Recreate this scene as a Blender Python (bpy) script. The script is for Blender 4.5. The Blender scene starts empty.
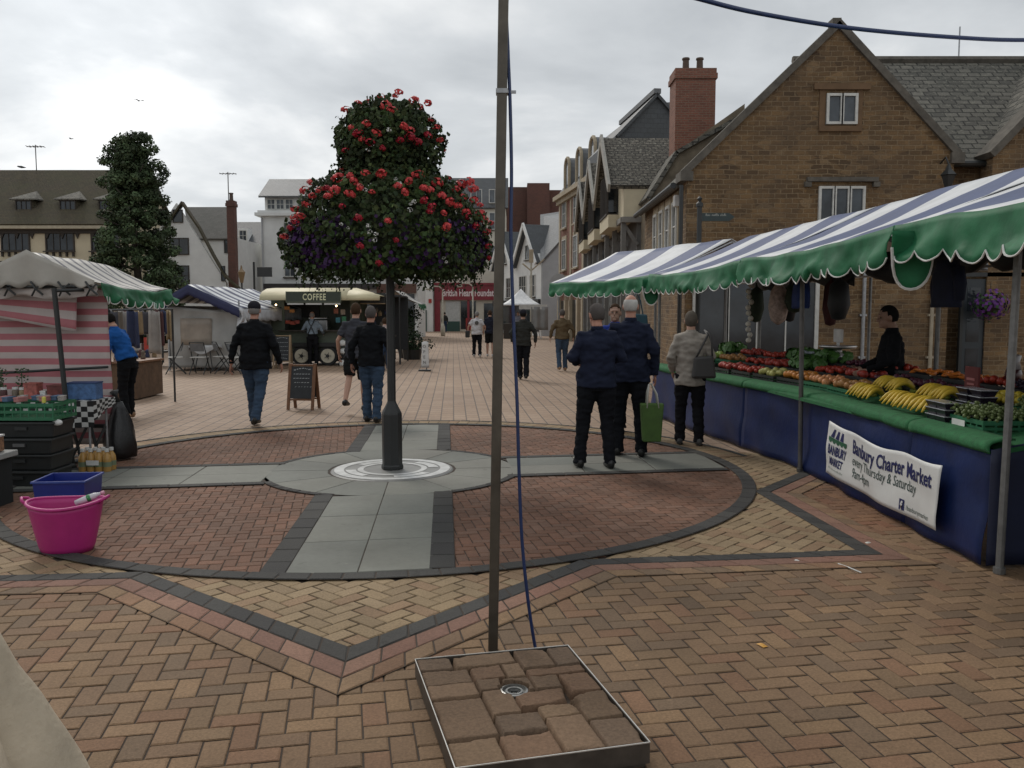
import bpy, math, random
from mathutils import Vector, Matrix, noise
R=math.radians; V=Vector; PI=math.pi
random.seed(7)
sc=bpy.context.scene; COL=sc.collection
F=840.0; CH=1.65; TH=math.atan(71/840)
def ray(px,py):
    a=(px-512)/F; b=(384-py)/F
    return V((a, math.cos(TH)+b*math.sin(TH), -math.sin(TH)+b*math.cos(TH)))
def P(px,py,d):
    r=ray(px,py); return V((0,0,CH))+r*(d/r.y)
def G(px,py,z=0):
    r=ray(px,py); return V((0,0,CH))+r*((z-CH)/r.z)
# ---------------------------------------------------------------- objects
def tag(o,label=None,cat=None,group=None,kind=None):
    if label: o['label']=label
    if cat: o['category']=cat
    if group: o['group']=group
    if kind: o['kind']=kind
    return o
def thing(name,label,cat,loc=(0,0,0),rz=0,group=None):
    o=bpy.data.objects.new(name,None); COL.objects.link(o); o.empty_display_size=.2
    o.location=loc; o.rotation_euler=(0,0,rz); return tag(o,label,cat,group)
def copy_tree(o,parent=None):
    c=o.copy(); COL.objects.link(c); c.parent=parent
    for ch in list(o.children): copy_tree(ch,c)
    return c
def rootloc(o):
    while o.parent: o=o.parent
    return V(o.location)
class MB:
    def __init__(s): s.v=[]; s.f=[]; s.m=[]; s.uv={}; s.col=[]; s.c=None
    def face(s,pts,mi=0,uv=None):
        i=len(s.v); s.v+= [V(p) for p in pts]; s.f.append(tuple(range(i,i+len(pts)))); s.m.append(mi); s.col.append(s.c)
        if uv: s.uv[len(s.f)-1]=uv
    def addf(s,idx,mi=0): s.f.append(tuple(idx)); s.m.append(mi); s.col.append(s.c)
    def hexa(s,p,mi=0):
        i=len(s.v); s.v+=[V(q) for q in p]
        for f in ((0,3,2,1),(4,5,6,7),(0,1,5,4),(1,2,6,5),(2,3,7,6),(3,0,4,7)): s.addf([i+k for k in f],mi)
        return s
    def box(s,c,d,rz=0,mi=0,rot=None):
        M=rot if rot else Matrix.Rotation(rz,3,'Z'); c=V(c); x,y,z=d[0]/2,d[1]/2,d[2]/2
        return s.hexa([c+M@V(q) for q in ((-x,-y,-z),(x,-y,-z),(x,y,-z),(-x,y,-z),(-x,-y,z),(x,-y,z),(x,y,z),(-x,y,z))],mi)
    def wb(s,W,a0,a1,z0,z1,c0,c1,mi=0):   # box in a wall frame W=(origin,u,n): a along, z up, c outward
        o,u,n=W; q=lambda a,z,c:o+u*a+V((0,0,z))+n*c
        return s.hexa([q(a0,z0,c1),q(a1,z0,c1),q(a1,z0,c0),q(a0,z0,c0),q(a0,z1,c1),q(a1,z1,c1),q(a1,z1,c0),q(a0,z1,c0)],mi)
    def bar(s,a,b,w,h=None,mi=0):
        a=V(a); b=V(b); h=h or w; t=(b-a).normalized(); x=t.cross(V((0,0,1)))
        x=V((1,0,0)) if x.length<.02 else x.normalized(); y=x.cross(t); x=x*w/2; y=y*h/2
        return s.hexa([a-x-y,a+x-y,b+x-y,b-x-y,a-x+y,a+x+y,b+x+y,b-x+y],mi)
    def rings(s,rs,mi=0,cap=True,close=True):
        i0=len(s.v); n=len(rs[0])
        for r in rs: s.v+=[V(q) for q in r]
        for k in range(len(rs)-1):
            for j in range(n if close else n-1):
                a=i0+k*n+j; b=i0+k*n+(j+1)%n; s.addf((a,b,b+n,a+n),mi)
        if cap:
            s.addf([i0+n-1-j for j in range(n)],mi); s.addf([i0+(len(rs)-1)*n+j for j in range(n)],mi)
        return s
    def tube(s,pts,r,n=8,mi=0,cap=True,side=None):
        pts=[V(p) for p in pts]; rs=[]; k=len(pts); prev=None
        for i,p in enumerate(pts):
            t=(pts[min(i+1,k-1)]-pts[max(i-1,0)]).normalized()
            x=side-t*side.dot(t) if side else (prev-t*prev.dot(t) if prev else t.cross(V((0,0,1))))
            if x.length<.05: x=V((1,0,0))-t*t.x
            x.normalize(); y=t.cross(x); prev=x
            ri=r[i] if isinstance(r,(list,tuple)) else r
            rx,ry=ri if isinstance(ri,tuple) else (ri,ri)
            rs.append([p+x*math.cos(a)*rx+y*math.sin(a)*ry for a in [2*PI*j/n for j in range(n)]])
        return s.rings(rs,mi,cap)
    def lathe(s,prof,c,n=16,mi=0,sx=1,sy=1,cap=True):
        c=V(c); return s.rings([[c+V((math.cos(a)*r*sx,math.sin(a)*r*sy,z)) for a in [2*PI*j/n for j in range(n)]] for r,z in prof],mi,cap)
    def ell(s,c,r,n=12,m=8,mi=0,rot=None):
        c=V(c); r=V(r) if not isinstance(r,(int,float)) else V((r,r,r)); rs=[]
        M=rot or Matrix.Identity(3)
        for i in range(m+1):
            ph=PI*(.02+.96*i/m)-PI/2
            rs.append([c+M@V((math.cos(ph)*math.cos(a)*r.x,math.cos(ph)*math.sin(a)*r.y,math.sin(ph)*r.z)) for a in [2*PI*j/n for j in range(n)]])
        return s.rings(rs,mi)
    def prism(s,poly,off,mi=0):
        off=V(off); a=[V(p) for p in poly]; b=[p+off for p in a]; n=len(a)
        i=len(s.v); s.v+=a+b; s.addf(list(range(i,i+n)),mi); s.addf([i+2*n-1-k for k in range(n)],mi)
        for k in range(n): s.addf((i+(k+1)%n,i+k,i+k+n,i+(k+1)%n+n),mi)
        return s
    def grid(s,fn,nu,nv,mi=0,uvf=None):
        i0=len(s.v)
        for i in range(nu+1):
            for j in range(nv+1): s.v.append(V(fn(i/nu,j/nv)))
        for i in range(nu):
            for j in range(nv):
                a=i0+i*(nv+1)+j; s.addf((a,a+nv+1,a+nv+2,a+1),mi)
                if uvf: s.uv[len(s.f)-1]=[uvf(x/nu,y/nv) for x,y in ((i,j),(i+1,j),(i+1,j+1),(i,j+1))]
        return s
    def build(s,name,mats,parent=None,smooth=False,loc=None,world=True,solid=0,bev=0,recalc=True,sub=0):
        if not isinstance(mats,(list,tuple)): mats=[mats]
        off=V((0,0,0))
        if world:
            if parent: off=rootloc(parent)
            elif loc is not None: off=V(loc)
        me=bpy.data.meshes.new(name); me.from_pydata([tuple(q-off) for q in s.v],[],s.f)
        for m in mats: me.materials.append(m)
        if len(mats)>1: me.polygons.foreach_set('material_index',s.m)
        if recalc:
            import bmesh
            bm=bmesh.new(); bm.from_mesh(me); bmesh.ops.recalc_face_normals(bm,faces=bm.faces); bm.to_mesh(me); bm.free()
        uvl=me.uv_layers.new(name='UVMap'); Z=V((0,0,1)); data=[0.0]*(2*len(me.loops))
        vs=me.vertices
        for p in me.polygons:
            ex=s.uv.get(p.index)
            if ex:
                orig=s.f[p.index]
                mp={vi:ex[k] for k,vi in enumerate(orig)}
                for li in p.loop_indices:
                    u=mp[me.loops[li].vertex_index]; data[2*li]=u[0]; data[2*li+1]=u[1]
            else:
                n=p.normal
                t=Z.cross(n)
                t=V((1,0,0)) if t.length<.05 else t.normalized()
                b=n.cross(t)
                for li in p.loop_indices:
                    q=vs[me.loops[li].vertex_index].co+off; data[2*li]=q.dot(t); data[2*li+1]=q.dot(b)
        uvl.data.foreach_set('uv',data)
        if any(c is not None for c in s.col):
            ca=me.color_attributes.new('Col','FLOAT_COLOR','CORNER'); cd=[]
            for p in me.polygons:
                c=s.col[p.index] or (1,1,1)
                for _ in p.loop_indices: cd+= [c[0],c[1],c[2],1]
            ca.data.foreach_set('color',cd)
        if smooth: me.polygons.foreach_set('use_smooth',[True]*len(me.polygons))
        me.update()
        o=bpy.data.objects.new(name,me); COL.objects.link(o)
        if parent: o.parent=parent
        elif loc is not None: o.location=loc
        if solid: m=o.modifiers.new('Solidify','SOLIDIFY'); m.thickness=solid; m.offset=0
        if bev: m=o.modifiers.new('Bevel','BEVEL'); m.width=bev; m.segments=2; m.limit_method='ANGLE'
        if sub: m=o.modifiers.new('Sub','SUBSURF'); m.levels=sub; m.render_levels=sub
        return o
# ---------------------------------------------------------------- materials
_M={}
class NT:
    def __init__(s,name):
        s.m=bpy.data.materials.new(name); s.m.use_nodes=True; s.t=s.m.node_tree; s.n=s.t.nodes; s.b=s.n['Principled BSDF']
    def new(s,k,**kw):
        q=s.n.new(k)
        for a,b in kw.items(): setattr(q,a,b)
        return q
    def L(s,a,b): s.t.links.new(a,b)
    def noise(s,vec,scale,detail=4,rough=.6):
        q=s.new('ShaderNodeTexNoise'); q.inputs['Scale'].default_value=scale; q.inputs['Detail'].default_value=detail; q.inputs['Roughness'].default_value=rough
        if vec: s.L(vec,q.inputs['Vector'])
        return q.outputs['Fac']
    def ramp(s,fac,stops,interp='LINEAR'):
        q=s.new('ShaderNodeValToRGB'); q.color_ramp.interpolation=interp; e=q.color_ramp.elements
        while len(e)<len(stops): e.new(.5)
        for k,(p,c) in enumerate(stops): e[k].position=p; e[k].color=(*c,1) if len(c)==3 else c
        s.L(fac,q.inputs[0]); return q.outputs['Color']
    def mix(s,fac,a,b,mode='MIX'):
        q=s.new('ShaderNodeMix',data_type='RGBA',blend_type=mode)
        for sock,val in ((q.inputs[0],fac),(q.inputs[6],a),(q.inputs[7],b)):
            if isinstance(val,(int,float)): sock.default_value=val
            elif isinstance(val,tuple): sock.default_value=(*val,1)
            else: s.L(val,sock)
        return q.outputs[2]
    def math(s,op,a,b=None):
        q=s.new('ShaderNodeMath',operation=op)
        for sock,val in zip(q.inputs,(a,b)):
            if val is None: continue
            if isinstance(val,(int,float)): sock.default_value=val
            else: s.L(val,sock)
        return q.outputs[0]
    def bump(s,h,strength=.3,dist=.01):
        q=s.new('ShaderNodeBump'); q.inputs['Strength'].default_value=strength; q.inputs['Distance'].default_value=dist
        s.L(h,q.inputs['Height']); s.L(q.outputs[0],s.b.inputs['Normal'])
    def obj(s): return s.new('ShaderNodeTexCoord').outputs['Object']
    def uvc(s): return s.new('ShaderNodeTexCoord').outputs['UV']
    def out(s,col,rough=.8,metal=0,spec=None):
        if isinstance(col,tuple): s.b.inputs['Base Color'].default_value=(*col,1)
        else: s.L(col,s.b.inputs['Base Color'])
        s.b.inputs['Roughness'].default_value=rough; s.b.inputs['Metallic'].default_value=metal
        if spec is not None: s.b.inputs['Specular IOR Level'].default_value=spec
        return s.m
def tint(c,k): return tuple(min(1,x*k) for x in c)
def plain(name,c,rough=.7,metal=0,var=.18,scale=6,bump=0,spec=None):
    if name in _M: return _M[name]
    t=NT(name); n=t.noise(t.obj(),scale)
    col=t.ramp(n,[(.25,tint(c,1-var)),(.75,tint(c,1+var))])
    if bump: t.bump(t.noise(t.obj(),scale*6),bump,.01)
    _M[name]=t.out(col,rough,metal,spec); return _M[name]
def masonry(name,c1,c2,mort,w,h,ms=.012,dist=.0,stain=.35,stc=(.1,.09,.075),rough=.9,bump=.5,off=.5,lich=None,irr=0):
    if name in _M: return _M[name]
    t=NT(name); uv=t.uvc()
    if dist:
        nn=t.new('ShaderNodeTexNoise'); nn.inputs['Scale'].default_value=1.6; nn.inputs['Detail'].default_value=3; t.L(uv,nn.inputs['Vector'])
        vm=t.new('ShaderNodeVectorMath',operation='MULTIPLY_ADD'); t.L(nn.outputs['Color'],vm.inputs[0]); vm.inputs[1].default_value=(dist,dist,0); t.L(uv,vm.inputs[2]); uvd=vm.outputs[0]
    else: uvd=uv
    b=t.new('ShaderNodeTexBrick'); t.L(uvd,b.inputs['Vector']); b.offset=off
    b.inputs['Scale'].default_value=1; b.inputs['Brick Width'].default_value=w; b.inputs['Row Height'].default_value=h
    b.inputs['Mortar Size'].default_value=ms; b.inputs['Mortar Smooth'].default_value=.3; b.inputs['Bias'].default_value=0
    b.inputs['Color1'].default_value=(*c1,1); b.inputs['Color2'].default_value=(*c2,1); b.inputs['Mortar'].default_value=(*mort,1)
    col=t.mix(.22,b.outputs['Color'],t.ramp(t.noise(uv,7,5,.7),[(.3,tint(c1,.55)),(.7,tint(c2,1.5))]),'MIX') if stain else b.outputs['Color']
    if irr:
        mp=t.new('ShaderNodeMapping'); mp.inputs['Scale'].default_value=(1/(w*1.25),1/(h*1.5),1); t.L(uvd,mp.inputs[0])
        vo=t.new('ShaderNodeTexVoronoi'); vo.inputs['Scale'].default_value=1; vo.inputs['Randomness'].default_value=.8; t.L(mp.outputs[0],vo.inputs['Vector'])
        sp_=t.new('ShaderNodeSeparateXYZ'); t.L(vo.outputs['Color'],sp_.inputs[0])
        col=t.mix(irr,col,t.ramp(sp_.outputs[0],[(.0,tint(c2,.55)),(.35,tint(c2,1.2)),(.6,tint(c1,.95)),(.85,tint(c1,1.25)),(1,tint(mort,1.2))]),'MIX')
        col=t.mix(t.math('MULTIPLY',b.outputs['Fac'],.75),col,mort)
    fine=t.ramp(t.noise(uv,30,4),[(.3,(.7,.7,.7)),(.7,(1.25,1.25,1.25))])
    col=t.mix(.8,col,fine,'MULTIPLY')
    if stain:
        sf=t.ramp(t.noise(uv,.55,5,.65),[(.42,(0,0,0)),(.68,(1,1,1))])
        col=t.mix(t.math('MULTIPLY',sf,stain),col,stc)
    if lich:
        lf=t.ramp(t.noise(uv,9,4,.7),[(.55,(0,0,0)),(.62,(1,1,1))]); col=t.mix(t.math('MULTIPLY',lf,.7),col,lich)
    hgt=t.math('ADD',t.math('MULTIPLY',t.math('SUBTRACT',1.0,b.outputs['Fac']),1.0),t.math('MULTIPLY',t.noise(uv,25,4),.5))
    t.bump(hgt,bump,.02)
    _M[name]=t.out(col,rough); return _M[name]
def stripes(name,c1,c2,period,frac=.5,axis=0,rough=.55,dirt=.25,offs=0):
    if name in _M: return _M[name]
    t=NT(name); sp=t.new('ShaderNodeSeparateXYZ'); t.L(t.uvc(),sp.inputs[0])
    x=t.math('FRACT',t.math('ADD',t.math('DIVIDE',sp.outputs[axis],period),offs))
    f=t.math('LESS_THAN',x,frac)
    col=t.mix(f,c2,c1)
    d=t.ramp(t.noise(t.uvc(),2.2,6,.65),[(.4,(1,1,1)),(.75,tint((1,1,1),1-dirt))])
    col=t.mix(1.0,col,d,'MULTIPLY')
    t.bump(t.noise(t.uvc(),3,3),.25,.04)
    _M[name]=t.out(col,rough); return _M[name]
def checker(name,c1,c2,scale):
    t=NT(name); c=t.new('ShaderNodeTexChecker'); t.L(t.uvc(),c.inputs['Vector']); c.inputs['Scale'].default_value=scale
    c.inputs['Color1'].default_value=(*c1,1); c.inputs['Color2'].default_value=(*c2,1)
    return t.out(c.outputs['Color'],.6)
def colattr(name,rough=.85,nscale=60,bump=.4,var=.25,dirt=0):
    t=NT(name); a=t.new('ShaderNodeVertexColor'); a.layer_name='Col'
    col=t.mix(1.0,a.outputs['Color'],t.ramp(t.noise(t.obj(),nscale,5,.7),[(.3,tint((1,1,1),1-var)),(.7,tint((1,1,1),1+var))]),'MULTIPLY')
    col=t.mix(1.0,col,t.ramp(t.noise(t.obj(),.8,5,.6),[(.3,(.70,.69,.68)),(.65,(1.08,1.08,1.08))]),'MULTIPLY')
    if dirt:
        bl=t.ramp(t.noise(t.obj(),9,2,.5),[(.68,(1,1,1)),(.74,(.62,.6,.57))]); col=t.mix(dirt,col,bl,'MULTIPLY')
    for sc_,th,cc in ((5.3,.045,(1.5,1.45,1.4)),(3.1,.06,(.62,.6,.58))):   # gum spots and drips
        v=t.new('ShaderNodeTexVoronoi'); v.inputs['Scale'].default_value=sc_; t.L(t.obj(),v.inputs['Vector'])
        f=t.ramp(v.outputs['Distance'],[(th,(1,1,1)),(th+.03,(0,0,0))]); gate=t.ramp(t.noise(t.obj(),.9+sc_*.1,2),[(.5,(0,0,0)),(.56,(1,1,1))])
        col=t.mix(t.math('MULTIPLY',t.math('MULTIPLY',f,gate),.55),col,t.mix(1.0,col,cc,'MULTIPLY')) if dirt else col
    t.bump(t.noise(t.obj(),nscale*1.5,3),bump,.004)
    t.b.inputs['Specular IOR Level'].default_value=.3
    return t.out(col,rough)
def glassm(name,c,rough=.08):
    if name in _M: return _M[name]
    t=NT(name); n=t.ramp(t.noise(t.obj(),1.3,3),[(.35,tint(c,.5)),(.65,tint(c,1.6))]); _M[name]=t.out(n,rough,0,.5); return _M[name]
def emit(name,c,s):
    t=NT(name); t.b.inputs['Emission Color'].default_value=(*c,1); t.b.inputs['Emission Strength'].default_value=s; return t.out(c,.5)
def leafmat(name,c,var=.5,rough=.55,nscale=3):
    if name in _M: return _M[name]
    t=NT(name); n=t.noise(t.obj(),nscale,3)
    a=t.new('ShaderNodeVertexColor'); a.layer_name='Col'
    col=t.mix(1.0,t.ramp(n,[(.3,tint(c,1-var)),(.7,tint(c,1+var))]),a.outputs['Color'],'MULTIPLY')
    t.b.inputs['Specular IOR Level'].default_value=.25
    _M[name]=t.out(col,rough); return _M[name]
WHITE=(.72,.72,.7)
M_black=plain('black paint',(.018,.02,.02),.45)
M_white=plain('white paint',(.62,.62,.6),.5)
M_frame=plain('window white',(.5,.5,.47),.55,0,.2,8)
M_glass=glassm('window glass',(.05,.06,.07))
M_dglass=glassm('dark glass',(.02,.025,.03))
M_galv=plain('galvanised steel',(.32,.33,.34),.45,.7,.25,20)
M_steel=plain('brushed steel',(.55,.55,.55),.35,.9,.1,20)
M_dsteel=plain('dark steel',(.1,.095,.09),.5,.5,.3,12)
M_wood=plain('brown wood',(.16,.075,.035),.6,0,.35,14)
M_dwood=plain('dark oak',(.035,.028,.022),.7,0,.3,10)
M_green=plain('green crate plastic',(.02,.13,.06),.45)
M_bplast=plain('black plastic',(.015,.016,.016),.5)
def textmesh(s,size,bold=0.0,spacing=1.0):
    cu=bpy.data.curves.new('lettering','FONT'); cu.body=s; cu.size=size; cu.offset=bold; cu.space_character=spacing; cu.align_x='LEFT'; cu.resolution_u=3
    o=bpy.data.objects.new('lettering',cu); COL.objects.link(o); dg=bpy.context.evaluated_depsgraph_get(); dg.update()
    me=bpy.data.meshes.new_from_object(o.evaluated_get(dg)); bpy.data.objects.remove(o); bpy.data.curves.remove(cu)
    xs=[v.co.x for v in me.vertices] or [0]
    return me,min(xs),max(xs)
def lettering(name,s,size,fn,mat,parent,width=None,bold=0,align='C',spacing=1.0,thick=.004):
    """fn(x,y)->world point; text laid flat on the surface fn describes"""
    me,x0,x1=textmesh(s,size,bold,spacing); k=1 if width is None else width/(x1-x0)
    off=rootloc(parent) if parent else V((0,0,0))
    cx=(x0+x1)/2 if align=='C' else x0
    for v in me.vertices: v.co=fn((v.co.x-cx)*k,v.co.y)-off
    me.materials.append(mat)
    o=bpy.data.objects.new(name,me); COL.objects.link(o); o.parent=parent
    return o
def strokes(name,fn,w,h,mat,parent,seed=1):
    """a line of writing too small to read in the photograph: short letter-like strokes"""
    rnd=random.Random(seed); m=MB(); x=-w/2
    while x<w/2-h*.3:
        for k in range(rnd.randint(3,7)):
            k_=h*rnd.choice((.6,.6,1)); m.face([fn(x,0),fn(x+h*.16,0),fn(x+h*.16,k_),fn(x,k_)])
            if rnd.random()<.6: m.face([fn(x+h*.17,k_*.75),fn(x+h*.42,k_*.75),fn(x+h*.42,k_*.95),fn(x+h*.17,k_*.95)])
            x+=h*.55
            if x>w/2: break
        x+=h*.5
    return m.build(name,mat,parent,recalc=False)
def onwall(W,a,z,c):
    o,u,n=W; return lambda x,y:o+u*(a+x)+V((0,0,z+y))+n*c
# ---------------------------------------------------------------- camera, light, sky
cam=bpy.data.objects.new('camera',bpy.data.cameras.new('camera')); COL.objects.link(cam); sc.camera=cam
cam.location=(0,0,CH); cam.rotation_euler=(PI/2-TH,0,0); cam.data.sensor_width=36; cam.data.lens=F/1024*36; cam.data.clip_end=2000; cam.data.clip_start=.05
sc.render.resolution_x=1024; sc.render.resolution_y=768
sc.view_settings.view_transform='Standard'; sc.view_settings.look='None'; sc.view_settings.exposure=.12; sc.view_settings.gamma=1
sc.cycles.use_denoising=True; sc.cycles.max_bounces=6; sc.cycles.sample_clamp_indirect=4
SEL,SAZ=R(42),R(-28)      # sun ahead of the camera and to the left, behind cloud
sd=V((math.sin(SAZ)*math.cos(SEL),math.cos(SAZ)*math.cos(SEL),math.sin(SEL)))
sun=bpy.data.objects.new('sun',bpy.data.lights.new('sun','SUN')); COL.objects.link(sun)
sun.data.energy=1.3; sun.data.angle=R(16); sun.data.color=(1,.94,.86); sun.rotation_euler=(-sd).to_track_quat('-Z','Y').to_euler()
w=bpy.data.worlds.new('World'); sc.world=w; w.use_nodes=True; t=w.node_tree; N=t.nodes; bg=N['Background']; wo=N['World Output']
sky=N.new('ShaderNodeTexSky'); sky.sky_type='NISHITA'; sky.sun_disc=False; sky.sun_elevation=SEL; sky.sun_rotation=SAZ
t.links.new(sky.outputs[0],bg.inputs[0]); bg.inputs[1].default_value=.07
tc=N.new('ShaderNodeTexCoord'); sp=N.new('ShaderNodeSeparateXYZ'); t.links.new(tc.outputs['Generated'],sp.inputs[0])
def wm(op,a,b):
    q=N.new('ShaderNodeMath'); q.operation=op
    for s_,x in zip(q.inputs,(a,b)):
        if isinstance(x,(int,float)): s_.default_value=x
        else: t.links.new(x,s_)
    return q.outputs[0]
zc=wm('ADD',wm('MAXIMUM',sp.outputs[2],0),.22)
cv=N.new('ShaderNodeCombineXYZ'); t.links.new(wm('DIVIDE',sp.outputs[0],zc),cv.inputs[0]); t.links.new(wm('DIVIDE',sp.outputs[1],zc),cv.inputs[1])
n1=N.new('ShaderNodeTexNoise'); t.links.new(cv.outputs[0],n1.inputs['Vector']); n1.inputs['Scale'].default_value=1.15; n1.inputs['Detail'].default_value=7; n1.inputs['Roughness'].default_value=.52; n1.inputs['Distortion'].default_value=.25
r1=N.new('ShaderNodeValToRGB'); t.links.new(n1.outputs['Fac'],r1.inputs[0]); e=r1.color_ramp.elements
e[0].position=.30; e[0].color=(.38,.405,.43,1); e[1].position=.68; e[1].color=(.98,.98,.97,1); q=e.new(.5); q.color=(.60,.625,.645,1)
vd=N.new('ShaderNodeVectorMath'); vd.operation='DOT_PRODUCT'; t.links.new(tc.outputs['Generated'],vd.inputs[0]); vd.inputs[1].default_value=tuple(V((math.sin(R(-27))*math.cos(R(21)),math.cos(R(-27))*math.cos(R(21)),math.sin(R(21)))))
gl=wm('POWER',wm('MAXIMUM',vd.outputs['Value'],0),38)   # light coming through the cloud round the hidden sun
bg2=N.new('ShaderNodeBackground'); t.links.new(r1.outputs[0],bg2.inputs[0]); t.links.new(wm('ADD',wm('MULTIPLY',gl,.42),1.02),bg2.inputs[1])
mx=N.new('ShaderNodeMixShader'); mx.inputs[0].default_value=.95; t.links.new(bg.outputs[0],mx.inputs[1]); t.links.new(bg2.outputs[0],mx.inputs[2]); t.links.new(mx.outputs[0],wo.inputs['Surface'])
# ---------------------------------------------------------------- paving
def pav_tex():
    t=NT('far paving'); mp=t.new('ShaderNodeMapping'); mp.inputs['Rotation'].default_value=(0,0,R(86)); t.L(t.obj(),mp.inputs[0])
    b=t.new('ShaderNodeTexBrick'); t.L(mp.outputs[0],b.inputs['Vector']); b.inputs['Scale'].default_value=1; b.inputs['Brick Width'].default_value=.3; b.inputs['Row Height'].default_value=.2
    b.inputs['Mortar Size'].default_value=.012; b.inputs['Color1'].default_value=(.29,.20,.135,1); b.inputs['Color2'].default_value=(.335,.24,.17,1); b.inputs['Mortar'].default_value=(.12,.09,.068,1); b.inputs['Mortar Smooth'].default_value=.4
    col=t.mix(1.0,b.outputs['Color'],t.ramp(t.noise(t.obj(),.35,6,.7),[(.3,(.78,.74,.72)),(.7,(1.12,1.1,1.06))]),'MULTIPLY')
    col=t.mix(1.0,col,t.ramp(t.noise(t.obj(),14,4,.7),[(.3,(.82,.82,.82)),(.7,(1.15,1.15,1.15))]),'MULTIPLY')
    t.bump(t.math('SUBTRACT',1.0,b.outputs['Fac']),.4,.01)
    return t.out(col,.75)
g=MB(); g.face([(-300,-30,0),(300,-30,0),(300,500,0),(-300,500,0)]); tag(g.build('ground',pav_tex(),recalc=False),kind='structure')
CX,CY=G(392.5,471).xy; CC=V((CX,CY)); RO=3.6; A0=R(-84.5); ARM=R(4.5); AH=R(9)
star=[]
for k in range(8):
    a=A0+k*PI/4; star.append(CC+V((math.cos(a),math.sin(a)))*4.8)
    a+=PI/8; star.append(CC+V((math.cos(a),math.sin(a)))*3.72)
def inpoly(x,y,poly):
    c=False; n=len(poly); j=n-1
    for i in range(n):
        xi,yi=poly[i]; xj,yj=poly[j]
        if (yi>y)!=(yj>y) and x<(xj-xi)*(y-yi)/(yj-yi)+xi: c=not c
        j=i
    return c
def arm_dist(x,y):
    d=V((x,y))-CC; ux,uy,vx_,vy=math.cos(AH),math.sin(AH),-math.sin(ARM),math.cos(ARM); D_=ux*vy-uy*vx_; return (d.x*vy-d.y*vx_)/D_,(ux*d.y-uy*d.x)/D_
AW,DR=.475,1.30
def region(x,y):
    r=(V((x,y))-CC).length
    if r<RO:
        u,v=arm_dist(x,y)
        if r<DR-.05 or abs(u)<AW-.08 or abs(v)<AW-.08: return 'none'
        return 'red'
    if inpoly(x,y,star): return 'buff'
    return 'base'
PAL={'base':[(.315,.198,.115),(.335,.212,.122),(.28,.178,.107),(.315,.18,.105),(.25,.168,.105),(.355,.225,.125),(.30,.195,.112),(.325,.208,.12)],
     'buff':[(.43,.31,.18),(.46,.335,.20),(.39,.28,.165),(.41,.27,.16)],
     'red':[(.27,.14,.09),(.30,.155,.10),(.24,.13,.085),(.28,.16,.11)]}
def slabq(mb,q,z,ch=.006,dz=.004,c=(1,1,1),shrink=.0055):
    """one paver: top face with chamfered edge; q = 4 xy corners"""
    cen=sum(q,V((0,0)))/len(q); mb.c=c
    o=[p+(cen-p).normalized()*shrink for p in q]; i=[p+(cen-p).normalized()*(shrink+ch*1.4) for p in q]
    tz=random.uniform(-.0012,.0012); n=len(q)
    mb.face([(p.x,p.y,z+tz) for p in i])
    for k in range(n):
        j=(k+1)%n; mb.face([(o[k].x,o[k].y,z-dz),(o[j].x,o[j].y,z-dz),(i[j].x,i[j].y,z+tz),(i[k].x,i[k].y,z+tz)])
def herring(regs,ang,name,bounds,w=.1,zt=.010):
    mb=MB(); ca,sa=math.cos(ang),math.sin(ang); x0,x1,y0,y1=bounds
    Rg=int(24/w/1.0)
    def emitb(cx,cy,ax,ay):   # cell coords
        pts=[V((x*w,y*w)) for x,y in ((cx,cy),(cx+ax,cy),(cx+ax,cy+ay),(cx,cy+ay))]
        pts=[V((p.x*ca-p.y*sa,p.x*sa+p.y*ca))+V((CX,CY)) for p in pts]
        m=(pts[0]+pts[2])/2
        if not(x0<m.x<x1 and y0<m.y<y1): return
        if abs(m.x)>m.y*.68+1.6 : return
        rg=region(m.x,m.y)
        if rg not in regs: return
        if m.y>9.7 and (m-CC).length>4.0 and rg=='base': return
        if rg=='buff' and m.y>10.4 and (m-CC).length>3.7: return
        c=random.choice(PAL[rg]); 
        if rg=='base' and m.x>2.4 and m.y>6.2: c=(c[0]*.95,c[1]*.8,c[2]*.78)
        k=random.uniform(.72,.88); slabq(mb,pts,zt,c=tuple(x*k for x in c))
    n=190
    for r in range(-n,n):
        for m_ in range(-60,60):
            k=r+4*m_
            if abs(k)>n: continue
            emitb(k,r,2,1); emitb(k+2,r-1,1,2)
    return tag(mb.build(name,M_pav,recalc=False),kind='structure')
M_pav=colattr('paver',.82,85,.6,.42,.5); M_joint=plain('sand joint',(.05,.036,.026),.95)
j=MB(); j.face([(-10.3,1.0,.004),(10.3,1.0,.004),(10.3,9.75,.004),(-10.3,9.75,.004)]); j.face([(CX+math.cos(a)*4.05,CY+math.sin(a)*4.05,.0052) for a in [R(5+170*k/40) for k in range(41)]]); tag(j.build('joint_sand',M_joint,recalc=False),kind='structure')
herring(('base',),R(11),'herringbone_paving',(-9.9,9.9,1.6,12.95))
herring(('buff',),R(49),'herringbone_paving',(-9.9,9.9,1.6,13.9))
herring(('red',),R(11),'herringbone_paving',(-9.9,9.9,1.6,13),w=.084)
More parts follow.
